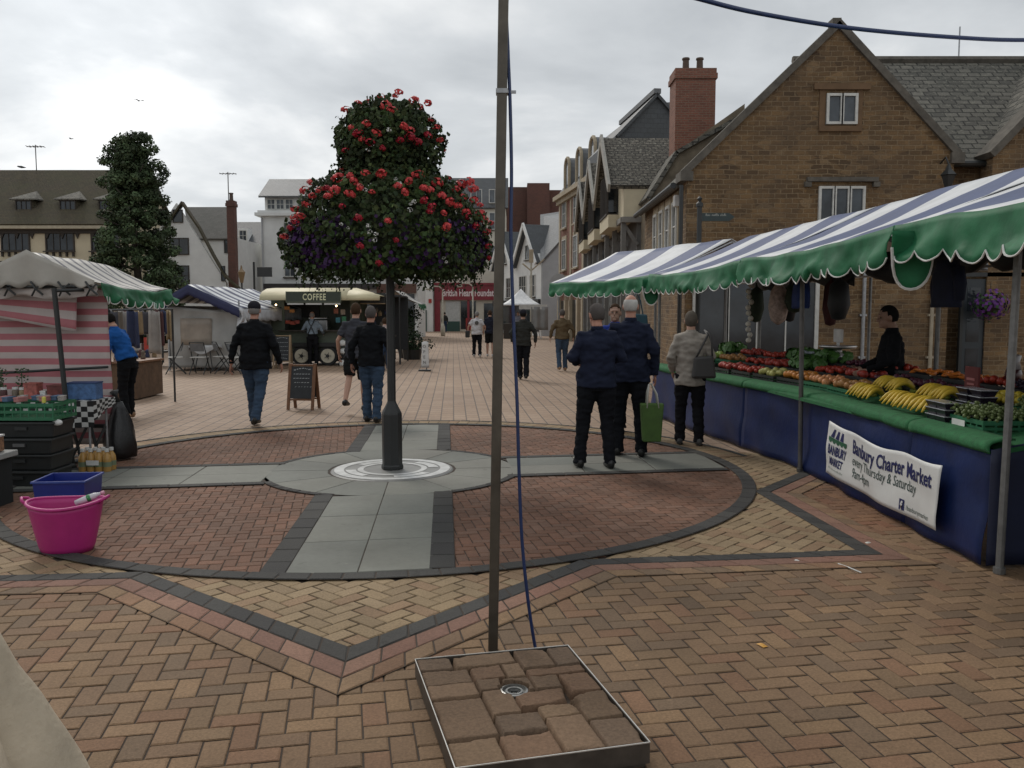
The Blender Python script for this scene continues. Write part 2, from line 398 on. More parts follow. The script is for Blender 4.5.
def band(paths,width,blen,cols,zt,name,closed=False,off=0,sheet=True):
    mb=MB(); sh=MB()
    pts=[V(p[:2]) for p in paths]; n=len(pts)
    def nrm(i):
        a=pts[(i-1)%n] if (closed or i>0) else None; b=pts[(i+1)%n] if (closed or i<n-1) else None
        d1=(pts[i]-a).normalized() if a is not None else None; d2=(b-pts[i]).normalized() if b is not None else None
        if d1 is None: d1=d2
        if d2 is None: d2=d1
        n1=V((d1.y,-d1.x)); n2=V((d2.y,-d2.x)); m=(n1+n2).normalized(); return m/max(.35,m.dot(n1))
    N_=[nrm(i) for i in range(n)]
    for i in range(n if closed else n-1):
        j=(i+1)%n; a0=pts[i]+N_[i]*(off-width/2); a1=pts[i]+N_[i]*(off+width/2); b0=pts[j]+N_[j]*(off-width/2); b1=pts[j]+N_[j]*(off+width/2)
        if min(a0.y,b0.y)<1.2: continue
        sh.face([(*p,zt-.0045) for p in (a0,a1,b1,b0)])
        k=max(1,round(((a0-b0).length+(a1-b1).length)/2/blen))
        for q in range(k):
            f,g_=q/k,(q+1)/k; c=random.choice(cols); s_=random.uniform(.75,.95)
            slabq(mb,[a0.lerp(b0,f),a1.lerp(b1,f),a1.lerp(b1,g_),a0.lerp(b0,g_)],zt,c=tuple(x*s_ for x in c))
    tag(mb.build(name,M_pav,recalc=False),kind='structure'); tag(sh.build('band_joint',M_joint,recalc=False),kind='structure')
DK=[(.072,.07,.066),(.085,.082,.076),(.062,.06,.058)]; PK=[(.33,.175,.125),(.30,.165,.12),(.35,.2,.14)]
st2=[p for p in (star[-5:]+star[:5])] 
band(st2,.13,.2,DK,.0185,'dark_paving_band',False,.0)
band(st2,.125,.22,PK,.0185,'pink_paving_band',False,.13)
band(st2,.12,.2,PAL['base'],.0185,'buff_paving_band',False,.255)
arc=[CC+V((math.cos(a),math.sin(a)))*3.83 for a in [R(12+156*k/70) for k in range(71)]]
band(arc,.30,.11,PAL['buff'],.0165,'buff_paving_band'); band([CC+(p-CC)*1.05 for p in arc],.06,.2,DK,.018,'dark_paving_band')
circ=[CC+V((math.cos(a),math.sin(a)))*RO for a in [2*PI*k/112 for k in range(112)]]
band(circ,.13,.2,DK,.0255,'circle_paving_band',True)
back=[CC+V((math.cos(a),math.sin(a)))*6.9 for a in [R(20+140*k/70) for k in range(71)]]
def rot(u,v):
    return CC+V((u*math.cos(AH)-v*math.sin(ARM),u*math.sin(AH)+v*math.cos(ARM)))
# grey slabs
sl=MB(); SG=[(.185,.19,.165),(.20,.203,.175),(.175,.182,.16),(.21,.208,.18)]
sh=MB(); 
def disc(mb,r,z,n=64): mb.face([(CX+math.cos(2*PI*k/n)*r,CY+math.sin(2*PI*k/n)*r,z) for k in range(n)])
disc(sh,DR,.0145)
for sgn in (1,-1):
    for ax in (0,1):
        q=[(-AW,DR*.9),(AW,DR*.9),(AW,RO-.07),(-AW,RO-.07)]
        q=[(u,v*sgn) for u,v in q]; q=[rot(u,v) if ax==0 else rot(v,u) for u,v in q]
        if (q[1]-q[0]).cross(q[2]-q[1])<0: q=q[::-1]
        sh.face([(*p,.0145) for p in q])
        n=3; L0=DR*.95; L1=RO-.08
        for k in range(n):
            for h in (0,1):
                v0=L0+(L1-L0)*k/n; v1=L0+(L1-L0)*(k+1)/n; u0=-AW+AW*h; u1=u0+AW
                q=[(u0,v0*sgn),(u1,v0*sgn),(u1,v1*sgn),(u0,v1*sgn)]; q=[rot(u,v) if ax==0 else rot(v,u) for u,v in q]
                if (q[1]-q[0]).cross(q[2]-q[1])<0: q=q[::-1]
                slabq(sl,q,.019,.004,c=random.choice(SG))
for k in range(12):   # ring of slabs round the post
    a0=2*PI*k/12+ARM; a1=a0+2*PI/12; q=[]
    q=[CC+V((math.cos(a),math.sin(a)))*r for a,r in ((a0,.66),(a0,DR-.02),((a0+a1)/2,DR-.02),(a1,DR-.02),(a1,.66),((a0+a1)/2,.66))]
    slabq(sl,q,.0195,.004,c=random.choice(SG))
tag(sl.build('slab_paving',colattr('slab stone',.7,25,.25,.14,.4),recalc=False),kind='structure'); tag(sh.build('slab_joint',M_joint,recalc=False),kind='structure')
for s1 in (1,-1):
    for s2 in (1,-1):
        for ax in (0,1):
            u=AW+.06; v0=math.sqrt(DR**2-u*u); a=(u*s1,v0*s2); b=(u*s1,(RO-.08)*s2)
            pa=[rot(*p) if ax==0 else rot(p[1],p[0]) for p in (a,b)]; band(pa,.12 if ax else .17,.28,DK,.0235,'dark_paving_band')
for k in range(4):
    q_=math.sqrt(DR*DR-AW*AW); s1,s2=((1,1),(-1,1),(-1,-1),(1,-1))[k]; pa_,pb_=rot(q_*s1,AW*s2)-CC,rot(AW*s1,q_*s2)-CC
    a0=math.atan2(pa_.y,pa_.x); a1=math.atan2(pb_.y,pb_.x)
    if a1-a0>PI: a1-=2*PI
    if a0-a1>PI: a1+=2*PI
    band([CC+V((math.cos(a0+(a1-a0)*i/8),math.sin(a0+(a1-a0)*i/8)))*DR for i in range(9)],.08,.2,DK,.0235,'dark_paving_band')
# roundel under the post
rd=MB(); rd.lathe([(.64,.012),(.62,.024),(.0,.024)],(CX,CY,0),48,0)
rw=MB()
for r0,r1,a0,a1 in ((.5,.6,0,360),(.3,.36,0,360),(.38,.48,10,60),(.38,.48,100,150),(.38,.48,190,240),(.38,.48,280,330)):
    k=max(6,int((a1-a0)/8))
    for i in range(k):
        b0,b1=R(a0+(a1-a0)*i/k),R(a0+(a1-a0)*(i+1)/k)
        rw.face([(CX+math.cos(a)*r,CY+math.sin(a)*r,.028) for a,r in ((b0,r0),(b0,r1),(b1,r1),(b1,r0))])
rb=rd.build('roundel_base',plain('roundel grey',(.2,.2,.19),.45),loc=(CX,CY,0)); tag(rb,kind='structure')
rw.build('roundel_inlay',plain('pale stone inlay',(.62,.62,.6),.35,0,.25,9),rb,recalc=False)
# litter and leaves on the paving
def leaf_bit(px,py,c,s,nm,lab,cat):
    p=G(px,py); m=MB(); a=random.uniform(0,6); m.grid(lambda u,v:(p.x+(u-.5)*s*math.cos(a)-(v-.5)*s*.6*math.sin(a),p.y+(u-.5)*s*math.sin(a)+(v-.5)*s*.6*math.cos(a),.014+.01*math.sin(u*3)*math.sin(v*3)),4,4)
    tag(m.build(nm,plain(nm+' col',c,.6),loc=(p.x,p.y,.01),solid=.001),lab,cat)
leaf_bit(762,648,(.55,.28,.05),.05,'fallen_leaf','single orange leaf lying on the foreground brick paving','leaf')
leaf_bit(797,563,(.6,.6,.58),.04,'paper_scrap','small white paper scrap on the paving before the banner','litter')
leaf_bit(868,545,(.6,.6,.55),.06,'crumpled_paper','crumpled pale paper at the point of the dark paving band','litter')
m=MB(); a=G(838,566); b=G(861,575); m.tube([V((a.x,a.y,.016)),V(((a.x+b.x)/2,(a.y+b.y)/2+.01,.017)),V((b.x,b.y,.016))],.004,6)
tag(m.build('drinking_straw',M_white,loc=(a.x,a.y,.012)),'thin white straw lying on the brown pavers below the banner','litter')
# ---------------------------------------------------------------- buildings
M_iron=masonry('ironstone',(.215,.130,.058),(.085,.052,.027),(.25,.18,.105),.27,.112,.013,.09,.5,(.075,.055,.04),.95,1.0,irr=.38)
M_iron2=masonry('ironstone ashlar',(.26,.155,.075),(.20,.115,.055),(.25,.19,.12),.32,.16,.01,.03,.3,(.09,.07,.05),.95,.6)
M_cop=plain('weathered coping',(.10,.09,.075),.9,0,.4,5,.4)
M_slate=masonry('stone slates',(.19,.178,.15),(.085,.08,.07),(.018,.018,.016),.34,.21,.022,.03,.3,(.05,.055,.045),.9,.9,.5,(.22,.21,.17))
M_shing=masonry('mossy slates',(.15,.135,.11),(.07,.065,.055),(.01,.01,.01),.24,.17,.022,.05,.2,(.05,.05,.04),.95,1.0,.5,(.30,.29,.24))
M_bslate=masonry('blue slate',(.07,.077,.085),(.052,.057,.063),(.02,.02,.022),.28,.2,.006,0,.3,(.06,.065,.06),.6,.4)
M_gslate=masonry('light slate',(.16,.17,.18),(.13,.14,.15),(.06,.06,.06),.28,.2,.006,0,.3,(.09,.09,.09),.6,.4)
M_tile=masonry('mossy brown tiles',(.085,.068,.042),(.06,.05,.034),(.02,.018,.012),.18,.14,.006,0,.55,(.06,.062,.03),.95,.6)
M_cream=plain('cream render',(.52,.46,.33),.85,0,.1,2,.1)
M_wr=plain('white render',(.64,.645,.63),.8,0,.1,1.3,.15)
M_gr=plain('grey render',(.36,.37,.38),.85,0,.12,1.5,.15)
M_tan=plain('weathered tan render',(.17,.14,.10),.9,0,.4,2.5,.3)
M_rb=masonry('red brick',(.25,.10,.065),(.16,.062,.042),(.2,.16,.12),.225,.075,.01,0,.25,(.1,.06,.045),.9,.4)
M_drb=masonry('dark red brick',(.15,.062,.045),(.11,.048,.038),(.09,.07,.06),.225,.075,.01,0,.4,(.05,.035,.03),.9,.4)
M_yst=plain('buff stone dressings',(.35,.295,.21),.85,0,.18,3,.2)
M_red=plain('shop red paint',(.2,.012,.025),.4)
M_lead=plain('lead',(.13,.135,.14),.6,.1,.2,3)
Z=V((0,0,1))
def Wf(a,b,flip=False):
    """wall frame from ground point a to b (left to right seen from outside)"""
    a=V((a[0],a[1],0)); b=V((b[0],b[1],0)); u=(b-a).normalized(); n=u.cross(Z); return (a,u,n)
def window(par,W,a,z,w,h,nx=2,nz=2,fm=None,gm=None,fw=.06,bar=.03,sill=True,surround=None,name='window'):
    """pane set in the wall plane, child frame with glazing bars and sill"""
    fm=fm or M_frame; gm=gm or M_glass
    p=MB(); p.wb(W,a,a+w,z,z+h,.005,.02); o=p.build(name,gm,par)
    f=MB()
    f.wb(W,a-fw,a+w+fw,z+h,z+h+fw,.0,.07); f.wb(W,a-fw,a,z,z+h,.0,.07); f.wb(W,a+w,a+w+fw,z,z+h,.0,.07); f.wb(W,a-fw,a+w+fw,z-fw,z,.0,.07)
    for i in range(1,nx): f.wb(W,a+w*i/nx-bar/2,a+w*i/nx+bar/2,z,z+h,.021,.055)
    for i in range(1,nz): f.wb(W,a,a+w,z+h*i/nz-bar/2,z+h*i/nz+bar/2,.021,.05)
    f.build('frame',fm,o)
    if sill: s=MB(); s.wb(W,a-fw-.06,a+w+fw+.06,z-fw-.09,z-fw-.004,-.02,.14); s.build('sill',surround or M_cop,o)
    if surround and not isinstance(surround,bool):
        s=MB(); e=fw+.004; s.wb(W,a-e-.11,a-e,z-fw,z+h+e,-.01,.035); s.wb(W,a+w+e,a+w+e+.11,z-fw,z+h+e,-.01,.035); s.wb(W,a-e-.11,a+w+e+.11,z+h+e,z+h+e+.2,-.01,.04); s.build('surround',surround,o)
    return o
def slope(par,name,a,b,c,d,mat,th=.12):
    """roof plane a,b (eave) c,d (ridge) with thickness"""
    n=(V(b)-V(a)).cross(V(d)-V(a)).normalized(); n=n if n.z>0 else -n
    m=MB(); m.prism([a,b,c,d],-n*th); return m.build(name,mat,par)
def chimney(par,c,sx,sy,z0,z1,mat,rz=0,pots=2,potm=None):
    m=MB(); h=z1-z0; m.box((c[0],c[1],z0+h/2-.15),(sx,sy,h-.3),rz); m.box((c[0],c[1],z1-.24),(sx+.1,sy+.1,.17),rz); m.box((c[0],c[1],z1-.075),(sx+.04,sy+.04,.15),rz)
    o=m.build('chimney',mat,par)
    for k in range(pots):
        p=MB(); x=V((c[0],c[1],0))+Matrix.Rotation(rz,3,'Z')@V(((k-(pots-1)/2)*min(.45,sx/max(1,pots)),0,0)); p.lathe([(.13,z1),(.11,z1+.1),(.1,z1+.38),(.13,z1+.4),(.12,z1+.45),(.06,z1+.45)],(x.x,x.y,0),10); p.build('chimney_pot',potm or M_pot,o)
    return o
M_pot=plain('clay pot',(.09,.065,.05),.9)
def antenna(par,x,y,z0,h):
    m=MB(); m.tube([(x,y,z0),(x,y,z0+h)],.03,6); m.tube([(x-.5,y,z0+h-.1),(x+.5,y,z0+h-.1)],.022,6)
    for k in range(5): m.tube([(x-.4+k*.2,y-.3,z0+h-.1),(x-.4+k*.2,y+.3,z0+h-.1)],.014,5)
    m.build('aerial',M_dsteel,par)
# ---- ironstone house with the big gable, right
def D(px,d): return (px-512)/F*d
B=thing('stone_house','large brown ironstone house with tall gable facing the square behind the fruit stall','house',(7.5,22,0))
yw=20.0; xl,xr,xa=D(684,20),D(946,20),D(828,20)
zl=P(684,172,20).z; zr=P(946,153,20).z; za=P(828,26,20).z
m=MB(); m.prism([(xl,yw,-.1),(xr,yw,-.1),(xr,yw,zr),(xa,yw,za),(xl,yw,zl)],(0,.45,0)); 
m.prism([(xl,yw+.451,-.1),(xl,26.2,-.1),(xl,26.2,zl-.05),(xl,yw+.451,zl-.05)],(.4,0,0)); m.prism([(xr,27,-.1),(xr,yw+.451,-.1),(xr,yw+.451,zr-.3),(xr,27,zr-.3)],(-.4,0,0)); m.build('wall',M_iron,B)
m=MB()
for (x0,z0) in ((xl,zl),(xr,zr)):
    a=V((x0,yw+.22,z0+.05)); b=V((xa,yw+.22,za+.05)); m.bar(a-(b-a).normalized()*.12,b+(b-a).normalized()*.03,.62,.16)
m.box((xa,yw+.22,za+.14),(.2,.3,.14)); m.box((xl-.02,yw+.2,zl-.1),(.3,.6,.22)); m.box((xr+.05,yw+.2,zr-.12),(.3,.6,.25)); m.build('gable_coping',M_cop,B)
slope(B,'roof',(xl-.2,yw+.46,zl-.22),(xl-.2,26.3,zl-.22),(xa,26.3,za-.12),(xa,yw+.46,za-.12),M_slate)
slope(B,'roof',(xr+.2,yw+.46,zr-.4),(xr+.2,27,zr-.4),(xa,27,za-.12),(xa,yw+.46,za-.12),M_slate)
m=MB(); m.tube([(xl-.28,yw+.2,zl-.28),(xl-.28,26.3,zl-.3)],.075,8); m.tube([(xl-.12,yw+.02,zl-.3),(xl-.12,yw+.02,.1)],.05,8); m.build('gutter',M_black,B)
Wm=((V((0,yw,0))),V((1,0,0)),V((0,-1,0)))
window(B,Wm,D(821,20),P(0,122,20).z,.26,.58,1,1,surround=None,sill=False); window(B,Wm,D(835.5,20),P(0,122,20).z,.26,.58,1,1,sill=False)
m=MB(); zz=P(0,122,20).z; a0,a1=D(816,20),D(852,20)
m.wb(Wm,a0-.1,a0+.04,zz-.1,zz+.72,0,.03); m.wb(Wm,a1-.1,a1+.04,zz-.1,zz+.72,0,.03); m.wb(Wm,a0-.25,a1+.2,zz+.722,zz+.86,0,.09); m.wb(Wm,a0-.1,a1+.04,zz-.22,zz-.102,0,.06); m.build('window_surround',plain('brown dressed stone',(.14,.085,.045),.9,0,.2,5,.2),B)
zz=3.5; a=D(816,20)
for k in range(3): window(B,Wm,a+k*.355,zz,.26,P(0,189,20).z-zz,1,1,sill=False)
m=MB(); zt=P(0,182,20).z; m.wb(Wm,a-.35,a+1.3,zt,zt+.1,0,.12); m.wb(Wm,a-.4,a-.25,zt-.12,zt-.003,0,.1); m.wb(Wm,a+1.2,a+1.35,zt-.12,zt-.003,0,.1); m.build('drip_mould',M_cop,B)
# side windows along the lane
Ws=(V((xl,26.2,0)),V((0,-1,0)),V((-1,0,0)))
for k in range(4): window(B,Ws,1.9+k*.95,3.25,.42,1.1,1,2,fw=.07,sill=True,surround=M_yst)
# ground floor shopfront, door, pipes
window(B,Wm,D(694,20),.5,.75,1.9,1,1,fm=M_frame,gm=M_dglass)
window(B,Wm,D(727,20),.35,2.05,2.1,3,1,fm=M_frame,gm=M_dglass,fw=.09)
mb_=MB(); mb_.wb(Wm,D(960,20),D(1015,20),0,2.45,.0,.05); dr=mb_.build('door',plain('dark door paint',(.02,.027,.032),.4),B)
m=MB()
for i in range(3):
    for jz in range(3): m.wb(Wm,D(964,20)+i*.41,D(964,20)+i*.41+.3,.25+jz*.72,.25+jz*.72+.56,.051,.06)
m.build('door_pane',M_dglass,dr)
m=MB(); m.wb(Wm,D(957,20),D(960,20)-.003,0,2.5,0,.09); m.wb(Wm,D(1015,20)+.003,D(1018,20),0,2.5,0,.09); m.wb(Wm,D(957,20),D(1018,20),2.503,2.6,0,.1); m.build('door_frame',M_black,B)
for px,mt in ((861,M_galv),(929,plain('cream pipe',(.35,.3,.22),.6))):
    m=MB(); x=D(px,20); m.tube([(x,yw-.07,0),(x,yw-.07,3.6)],.045,8)
    for z in (.6,1.6,2.6): m.box((x,yw-.04,z),(.16,.08,.05))
    m.build('drain_pipe',mt,B)
m=MB(); x=D(1003,20); m.wb(Wm,x,x+.16,1.18,1.38,.065,.07); m.build('warning_sign',plain('warning yellow',(.55,.4,.05),.5),B)
m=MB(); m.prism([(x+.08,yw-.075,1.35),(x+.02,yw-.075,1.24),(x+.14,yw-.075,1.24)],(0,-.004,0)); m.build('warning_mark',M_black,B)
# alarm box on the side wall
m=MB(); m.box((xl-.07,yw+.9,zl-.55),(.12,.2,.28)); m.build('alarm_box',M_white,B,bev=.02)
# ---- right wing with stone slate roof
B=thing('stone_wing','ironstone wing with long grey stone-slate roof right of the big gable','house',(13.5,22,0))
m=MB(); x0,x1=xr+.06,19.5; ze=5.15
m.prism([(x0,20.6,-.1),(x1,20.6,-.1),(x1,20.6,ze),(x0,20.6,ze)],(0,.4,0)); m.prism([(x1,21.001,-.1),(x1,27,-.1),(x1,27,ze),(x1,24,8.7),(x1,21.001,ze)],(-.3,0,0)); m.build('wall',M_iron,B)
zr_=P(900,62,24).z
slope(B,'roof',(x0-1.9,20.3,ze+.05),(x1+.2,20.3,ze+.05),(x1+.2,24,zr_),(x0-2.6,24,zr_),M_slate)
slope(B,'roof',(x0-.2,27.7,ze+.05),(x1+.2,27.7,ze+.05),(x1+.2,24.002,zr_),(x0-2.6,24.002,zr_),M_slate)
m=MB(); m.tube([(x0-2.6,24,zr_+.05),(x1+.2,24,zr_+.05)],.11,6); m.build('ridge_tiles',M_cop,B)
m=MB(); m.tube([(x0+.02,20.22,ze+.02),(x1,20.22,ze)],.075,8); m.build('gutter',M_black,B)
x=D(946,24); m=MB(); m.tube([(x,24,zr_),(x,24,zr_+.95)],.022,6); m.build('lightning_rod',M_galv,B)
xg=D(984,19.9); za2=8.6; m=MB(); xa2=xg+3.1; m.prism([(xg,19.9,-.1),(xg+6.2,19.9,-.1),(xg+6.2,19.9,5.3),(xa2,19.9,za2),(xg,19.9,5.35)],(0,.5,0)); m.build('gable_wall',M_iron,B)
m=MB(); a=V((xg-.1,20.1,5.3)); b=V((xa2,20.1,za2+.1)); m.bar(a,b,.7,.16); m.bar((xg+6.3,20.1,5.25),b,.7,.16); m.build('gable_coping',M_cop,B)
slope(B,'roof',(xg,20.42,5.2),(xg,23.9,5.2),(xa2,23.9,za2),(xa2,20.42,za2),M_slate)
# lantern on the wall
T=thing('wall_lantern','black lantern on bracket at the right corner of the big ironstone gable','lantern',(D(941,19.6),19.6,4.2))
x,z=D(941,19.6),P(0,176,19.6).z; m=MB(); m.tube([(x,20,z+.35),(x,19.75,z+.45),(x,19.6,z+.25)],.02,6); m.build('bracket',M_black,T)
m=MB(); m.lathe([(.06,z-.32),(.16,z),(.19,z+.02),(.08,z+.14),(.03,z+.26)],(x,19.6,0),6); m.build('lamp_head',M_black,T)
# ---- fingerpost
x,y=D(697,18.8),18.8; T=thing('finger_post','dark green fingerpost with one pointing arm before the ironstone gable','signpost',(x,y,0))
m=MB(); zt=P(0,205,18.8).z; m.tube([(x,y,0),(x,y,zt)],.055,10); m.lathe([(.0,zt+.2),(.06,zt+.14),(.03,zt+.08),(.08,zt+.03),(.08,zt-.04)],(x,y,0),10); m.build('pole',M_black,T)
M_fg=plain('fingerpost green',(.015,.03,.03),.4)
m=MB(); z0,z1=P(0,221,18.8).z,P(0,213,18.8).z; m.prism([(x+.06,y,z0),(x+.66,y,z0),(x+.78,y,(z0+z1)/2),(x+.66,y,z1),(x+.06,y,z1)],(0,.04,0)); f=m.build('sign_arm',M_fg,T)
M_lt=plain('pale lettering',(.5,.5,.45),.6)
strokes('lettering',lambda X,Y:V((x+.36+X,y-.004,z0+.11+Y)),.44,.05,M_lt,f,3)
# ---- timber-framed house with three gables
B=thing('timber_house','jettied cream and timber house with three mossy-roofed gables along the lane','house',(4.6,34,0))
X0=D(622,28.2); X1=X0+2.1
zsill,zeave,zrd=P(0,217,28.2).z,P(0,184,28.2).z,P(0,137,30.5).z
m=MB(); m.prism([(X0,28.2,zsill),(X1,28.2,zsill),(X1,28.2,zeave),(X0,28.2,zeave)],(0,15,0)); 
for k in range(3): y=28.2+5*k; m.prism([(X0-.001,y+.1,zeave),(X0-.001,y+4.9,zeave),(X0-.001,y+2.5,zrd-.1)],(.2,0,0))
m.build('upper_wall',M_cream,B)
m=MB(); m.prism([(X0+.5,28.5,0),(X1+.3,28.5,0),(X1+.3,28.5,zsill-.002),(X0+.5,28.5,zsill-.002)],(0,14.5,0)); m.build('lower_wall',plain('dark shopfront',(.06,.055,.05),.6,0,.3,3),B)
Wt=(V((X0,43.2,0)),V((0,-1,0)),V((-1,0,0)))
for k in range(3):
    y=28.2+5*k; r=V((X0-.45,y+2.5,zrd)); e=V((2.6+X0,y+2.5,zrd))
    slope(B,'roof',(X0-.45,y-.1,zeave-.05),(X0+2.4,y-.1,zeave-.05),(X0+2.6,y+2.5,zrd),(X0-.45,y+2.5,zrd),M_shing,.14)
    slope(B,'roof',(X0-.45,y+5.1,zeave-.05),(X0+2.4,y+5.1,zeave-.05),(X0+2.6,y+2.503,zrd),(X0-.45,y+2.503,zrd),M_shing,.14)
    m=MB(); m.bar((X0-.5,y-.1,zeave-.15),(X0-.5,y+2.5,zrd+.0),.09,.3); m.bar((X0-.5,y+5.1,zeave-.15),(X0-.5,y+2.5,zrd),.09,.3); m.build('bargeboard',plain('grey bargeboard',(.3,.29,.26),.8),B)
    m=MB(); m.wb(Wt,15-5*k-3.6,15-5*k-1.4,zeave-.75,zeave+.55,0,.35); wn=m.build('oriel_window',M_dglass,B)
    m=MB(); 
    for q in range(6): m.wb(Wt,15-5*k-3.62+q*.44,15-5*k-3.56+q*.44,zeave-.8,zeave+.6,.35,.4)
    m.wb(Wt,15-5*k-3.65,15-5*k-1.35,zeave-.86,zeave-.8,0,.42); m.build('frame',M_dwood,wn)
    m=MB(); m.wb(Wt,15-5*k-3.9,15-5*k-1.1,zeave-1.3,zeave-.87,.0,.38); m.build('oriel_base',M_cream,B)
m=MB(); m.wb(Wt,0,15,zsill-.18,zsill,.0,.1); m.box((X0+1.0,28.15,zsill-.09),(2.1,.12,.18)); m.build('jetty_beam',plain('grey beam',(.2,.19,.175),.8),B)
m=MB()
for k in range(7): m.wb(Wt,.1+k*2.45,.26+k*2.45,0,zsill-.185,-.1,.06)
for k in range(7): m.bar((X0+.0,43.02-k*2.45,zsill-.2),(X0+.5,43.02-k*2.45,zsill-.9),.12,.12)
m.box((X0+.55,28.42,zsill/2),(.14,.14,zsill-.2)); m.box((X0+1.4,28.42,zsill/2),(.14,.14,zsill-.2)); m.build('timber_post',plain('grey timber',(.16,.155,.145),.8),B)
Wn=(V((X0,28.5,0)),V((1,0,0)),V((0,-1,0)))
for k in range(2): window(B,Wn,.75+k*.8,zsill-1.6,.55,1.3,1,2,fm=plain('grey frame',(.2,.2,.2),.6),gm=M_dglass,sill=False)
for k in range(5): window(B,(V((X0+.5,43,0)),V((0,-1,0)),V((-1,0,0))),.4+k*2.8,.9,2.0,2.1,3,1,fm=M_frame,gm=M_dglass,sill=False)
# tan rendered link with red chimney
B=thing('rendered_house','narrow tan-rendered house with massive red brick chimney between timber and ironstone houses','house',(5.3,27.2,0))
xa_,xb_=D(647,26.6),7.2; zt0=P(650,185,26.6).z; zt1=P(672,153,26.6).z
m=MB(); m.prism([(xa_,26.62,0),(xb_,26.62,0),(xb_,26.62,zt1+1.5),(D(672,26.6),26.62,zt1),(xa_,26.62,zt0-.4)],(0,1.5,0)); m.build('wall',M_tan,B)
slope(B,'roof',(xa_-.1,26.5,zt0-.4),(D(672,26.6),26.5,zt1+.06),(D(672,26.6),28.2,zt1+.06),(xa_-.1,28.2,zt0-.4),M_slate)
slope(B,'roof',(D(672,26.6),26.5,zt1+.06),(7.2,26.5,P(722,112,26.6).z),(7.2,29,P(722,112,26.6).z),(D(672,26.6),29,zt1+.06),M_slate)
cx=(D(669,27.4)+D(713,27.4))/2; chimney(B,(cx,27.9),D(711,27.4)-D(672,27.4),1.0,5.5,P(690,68,27.4).z,M_rb,0,2)
# slate-roofed tall house behind
B=thing('slate_roof_house','tall dark house with steep slate roof rising behind the timber house','house',(6.5,39,0))
zA=P(654,92,36).z; r0=V((D(654,36),36,zA)); r1=V((D(622,41),42,zA)); zb=P(640,136,36).z
dr_=(r1-r0).normalized(); pr=V((dr_.y,-dr_.x,0)).normalized()
e0=r0-pr*1.75-Z*(zA-zb); e0b=r1-pr*1.75-Z*(zA-zb); f0=r0+pr*1.75-Z*(zA-zb); f1=r1+pr*1.75-Z*(zA-zb)
slope(B,'roof',e0,e0b,r1,r0,M_bslate); slope(B,'roof',f0,f1,r1,r0,M_bslate)
m=MB(); m.prism([e0+dr_*.15,f0+dr_*.15,r0+dr_*.15-Z*.05],dr_*.2); m.prism([V((*e0.xy,0))+dr_*.15,V((*f0.xy,0))+dr_*.15,f0+dr_*.15,e0+dr_*.15],dr_*5.6); m.build('wall',M_bslate,B)
m=MB(); m.bar(r0+Z*.05,r1+Z*.05,.3,.2); m.build('ridge_tiles',M_lead,B)
# ---- red brick house with arched dormers
B=thing('brick_house','orange brick town house with buff stone quoins and arched roof dormers on the lane','house',(4.5,48,0))
pa=V((2.95,52.6,0)); pb=V((4.6,42.1,0)); W=Wf(pa,pb); L=(pb-pa).length; zc=P(560,197,52.4).z
m=MB(); m.wb(W,0,L,0,zc-.5,-6,0); m.build('wall',M_rb,B)
m=MB(); m.wb(W,-.15,L,zc-.5,zc-.25,-6,.2); m.wb(W,-.25,L,zc-.25,zc,-6,.4)
for z in (3.6,): m.wb(W,-.05,L,z,z+.25,0,.15)
m.wb(W,-.03,.35,0,zc-.5,-.2,.05)
for k in range(3): m.wb(W,3.0+k*3,3.35+k*3,0,zc-.5,-.1,.05)
m.build('stone_trim',M_yst,B)
for k in range(3):
    for z in (4.3,7.0 if zc>9.3 else 6.8): window(B,W,.95+k*3,z,.95,1.7 if z<5 else 1.6,2,2,surround=M_yst)
m=MB()
for k in range(3):
    a=.6+k*3.1
    m.wb(W,a,a+1.6,0,2.4,-.1,.03)
m.build('shopfront',M_dglass,B)
m=MB()
for k in range(3):
    c_=pa+W[1]*(1.4+k*3.1)+W[2]*.05
    pts=[c_+W[1]*(math.cos(a)*.95)+Z*(2.4+math.sin(a)*.95) for a in [PI*i/12 for i in range(13)]]; m.tube(pts,.16,6)
    for s_ in (-.95,.95): m.wb(W,1.4+k*3.1+s_-.17,1.4+k*3.1+s_+.17,0,2.4,0,.2)
m.build('stone_arch',M_yst,B)
n_=W[2]; q=lambda a,z,c:W[0]+W[1]*a+Z*z+n_*c
slope(B,'roof',q(-.2,zc,.2),q(L,zc,.2),q(L,zc+3.2,-2.2),q(-.2,zc+3.2,-2.2),M_bslate)
slope(B,'roof',q(-.2,zc+3.2,-2.2),q(L,zc+3.2,-2.2),q(L,zc+3.5,-5.5),q(-.2,zc+3.5,-5.5),M_lead)
m=MB(); m.prism([q(-.1,zc,.1),q(-.1,zc+3.15,-2.2),q(-.1,zc+3.45,-5.5),q(-.1,zc,-5.5)],W[1]*.2); m.build('roof_end',M_drb,B)
for k,a in enumerate((2.2,5.2,8.2)):
    z0=zc+.2; m=MB(); prof=[(-.55,0),(-.55,1.2)]+[(math.cos(PI-PI*i/8)*.55,1.2+math.sin(PI*i/8)*.6) for i in range(1,8)]+[(.55,1.2),(.55,0)]
    m.prism([q(a+x_,z0+z_,.0) for x_,z_ in prof],-n_*1.8); dm=m.build('dormer',M_lead,B)
    m=MB(); pts=[q(a+x_,z0+z_,.03) for x_,z_ in prof]; m.tube(pts,.1,6); m.build('dormer_arch',M_yst,dm)
    m=MB(); m.wb(W,a-.3,a+.3,z0+.25,z0+1.35,.0,.03); m.build('dormer_pane',M_glass,dm)
chimney(B,q(-.2,0,-1.5),1.2,1.0,zc,P(570,160,53).z,M_drb,0,2)
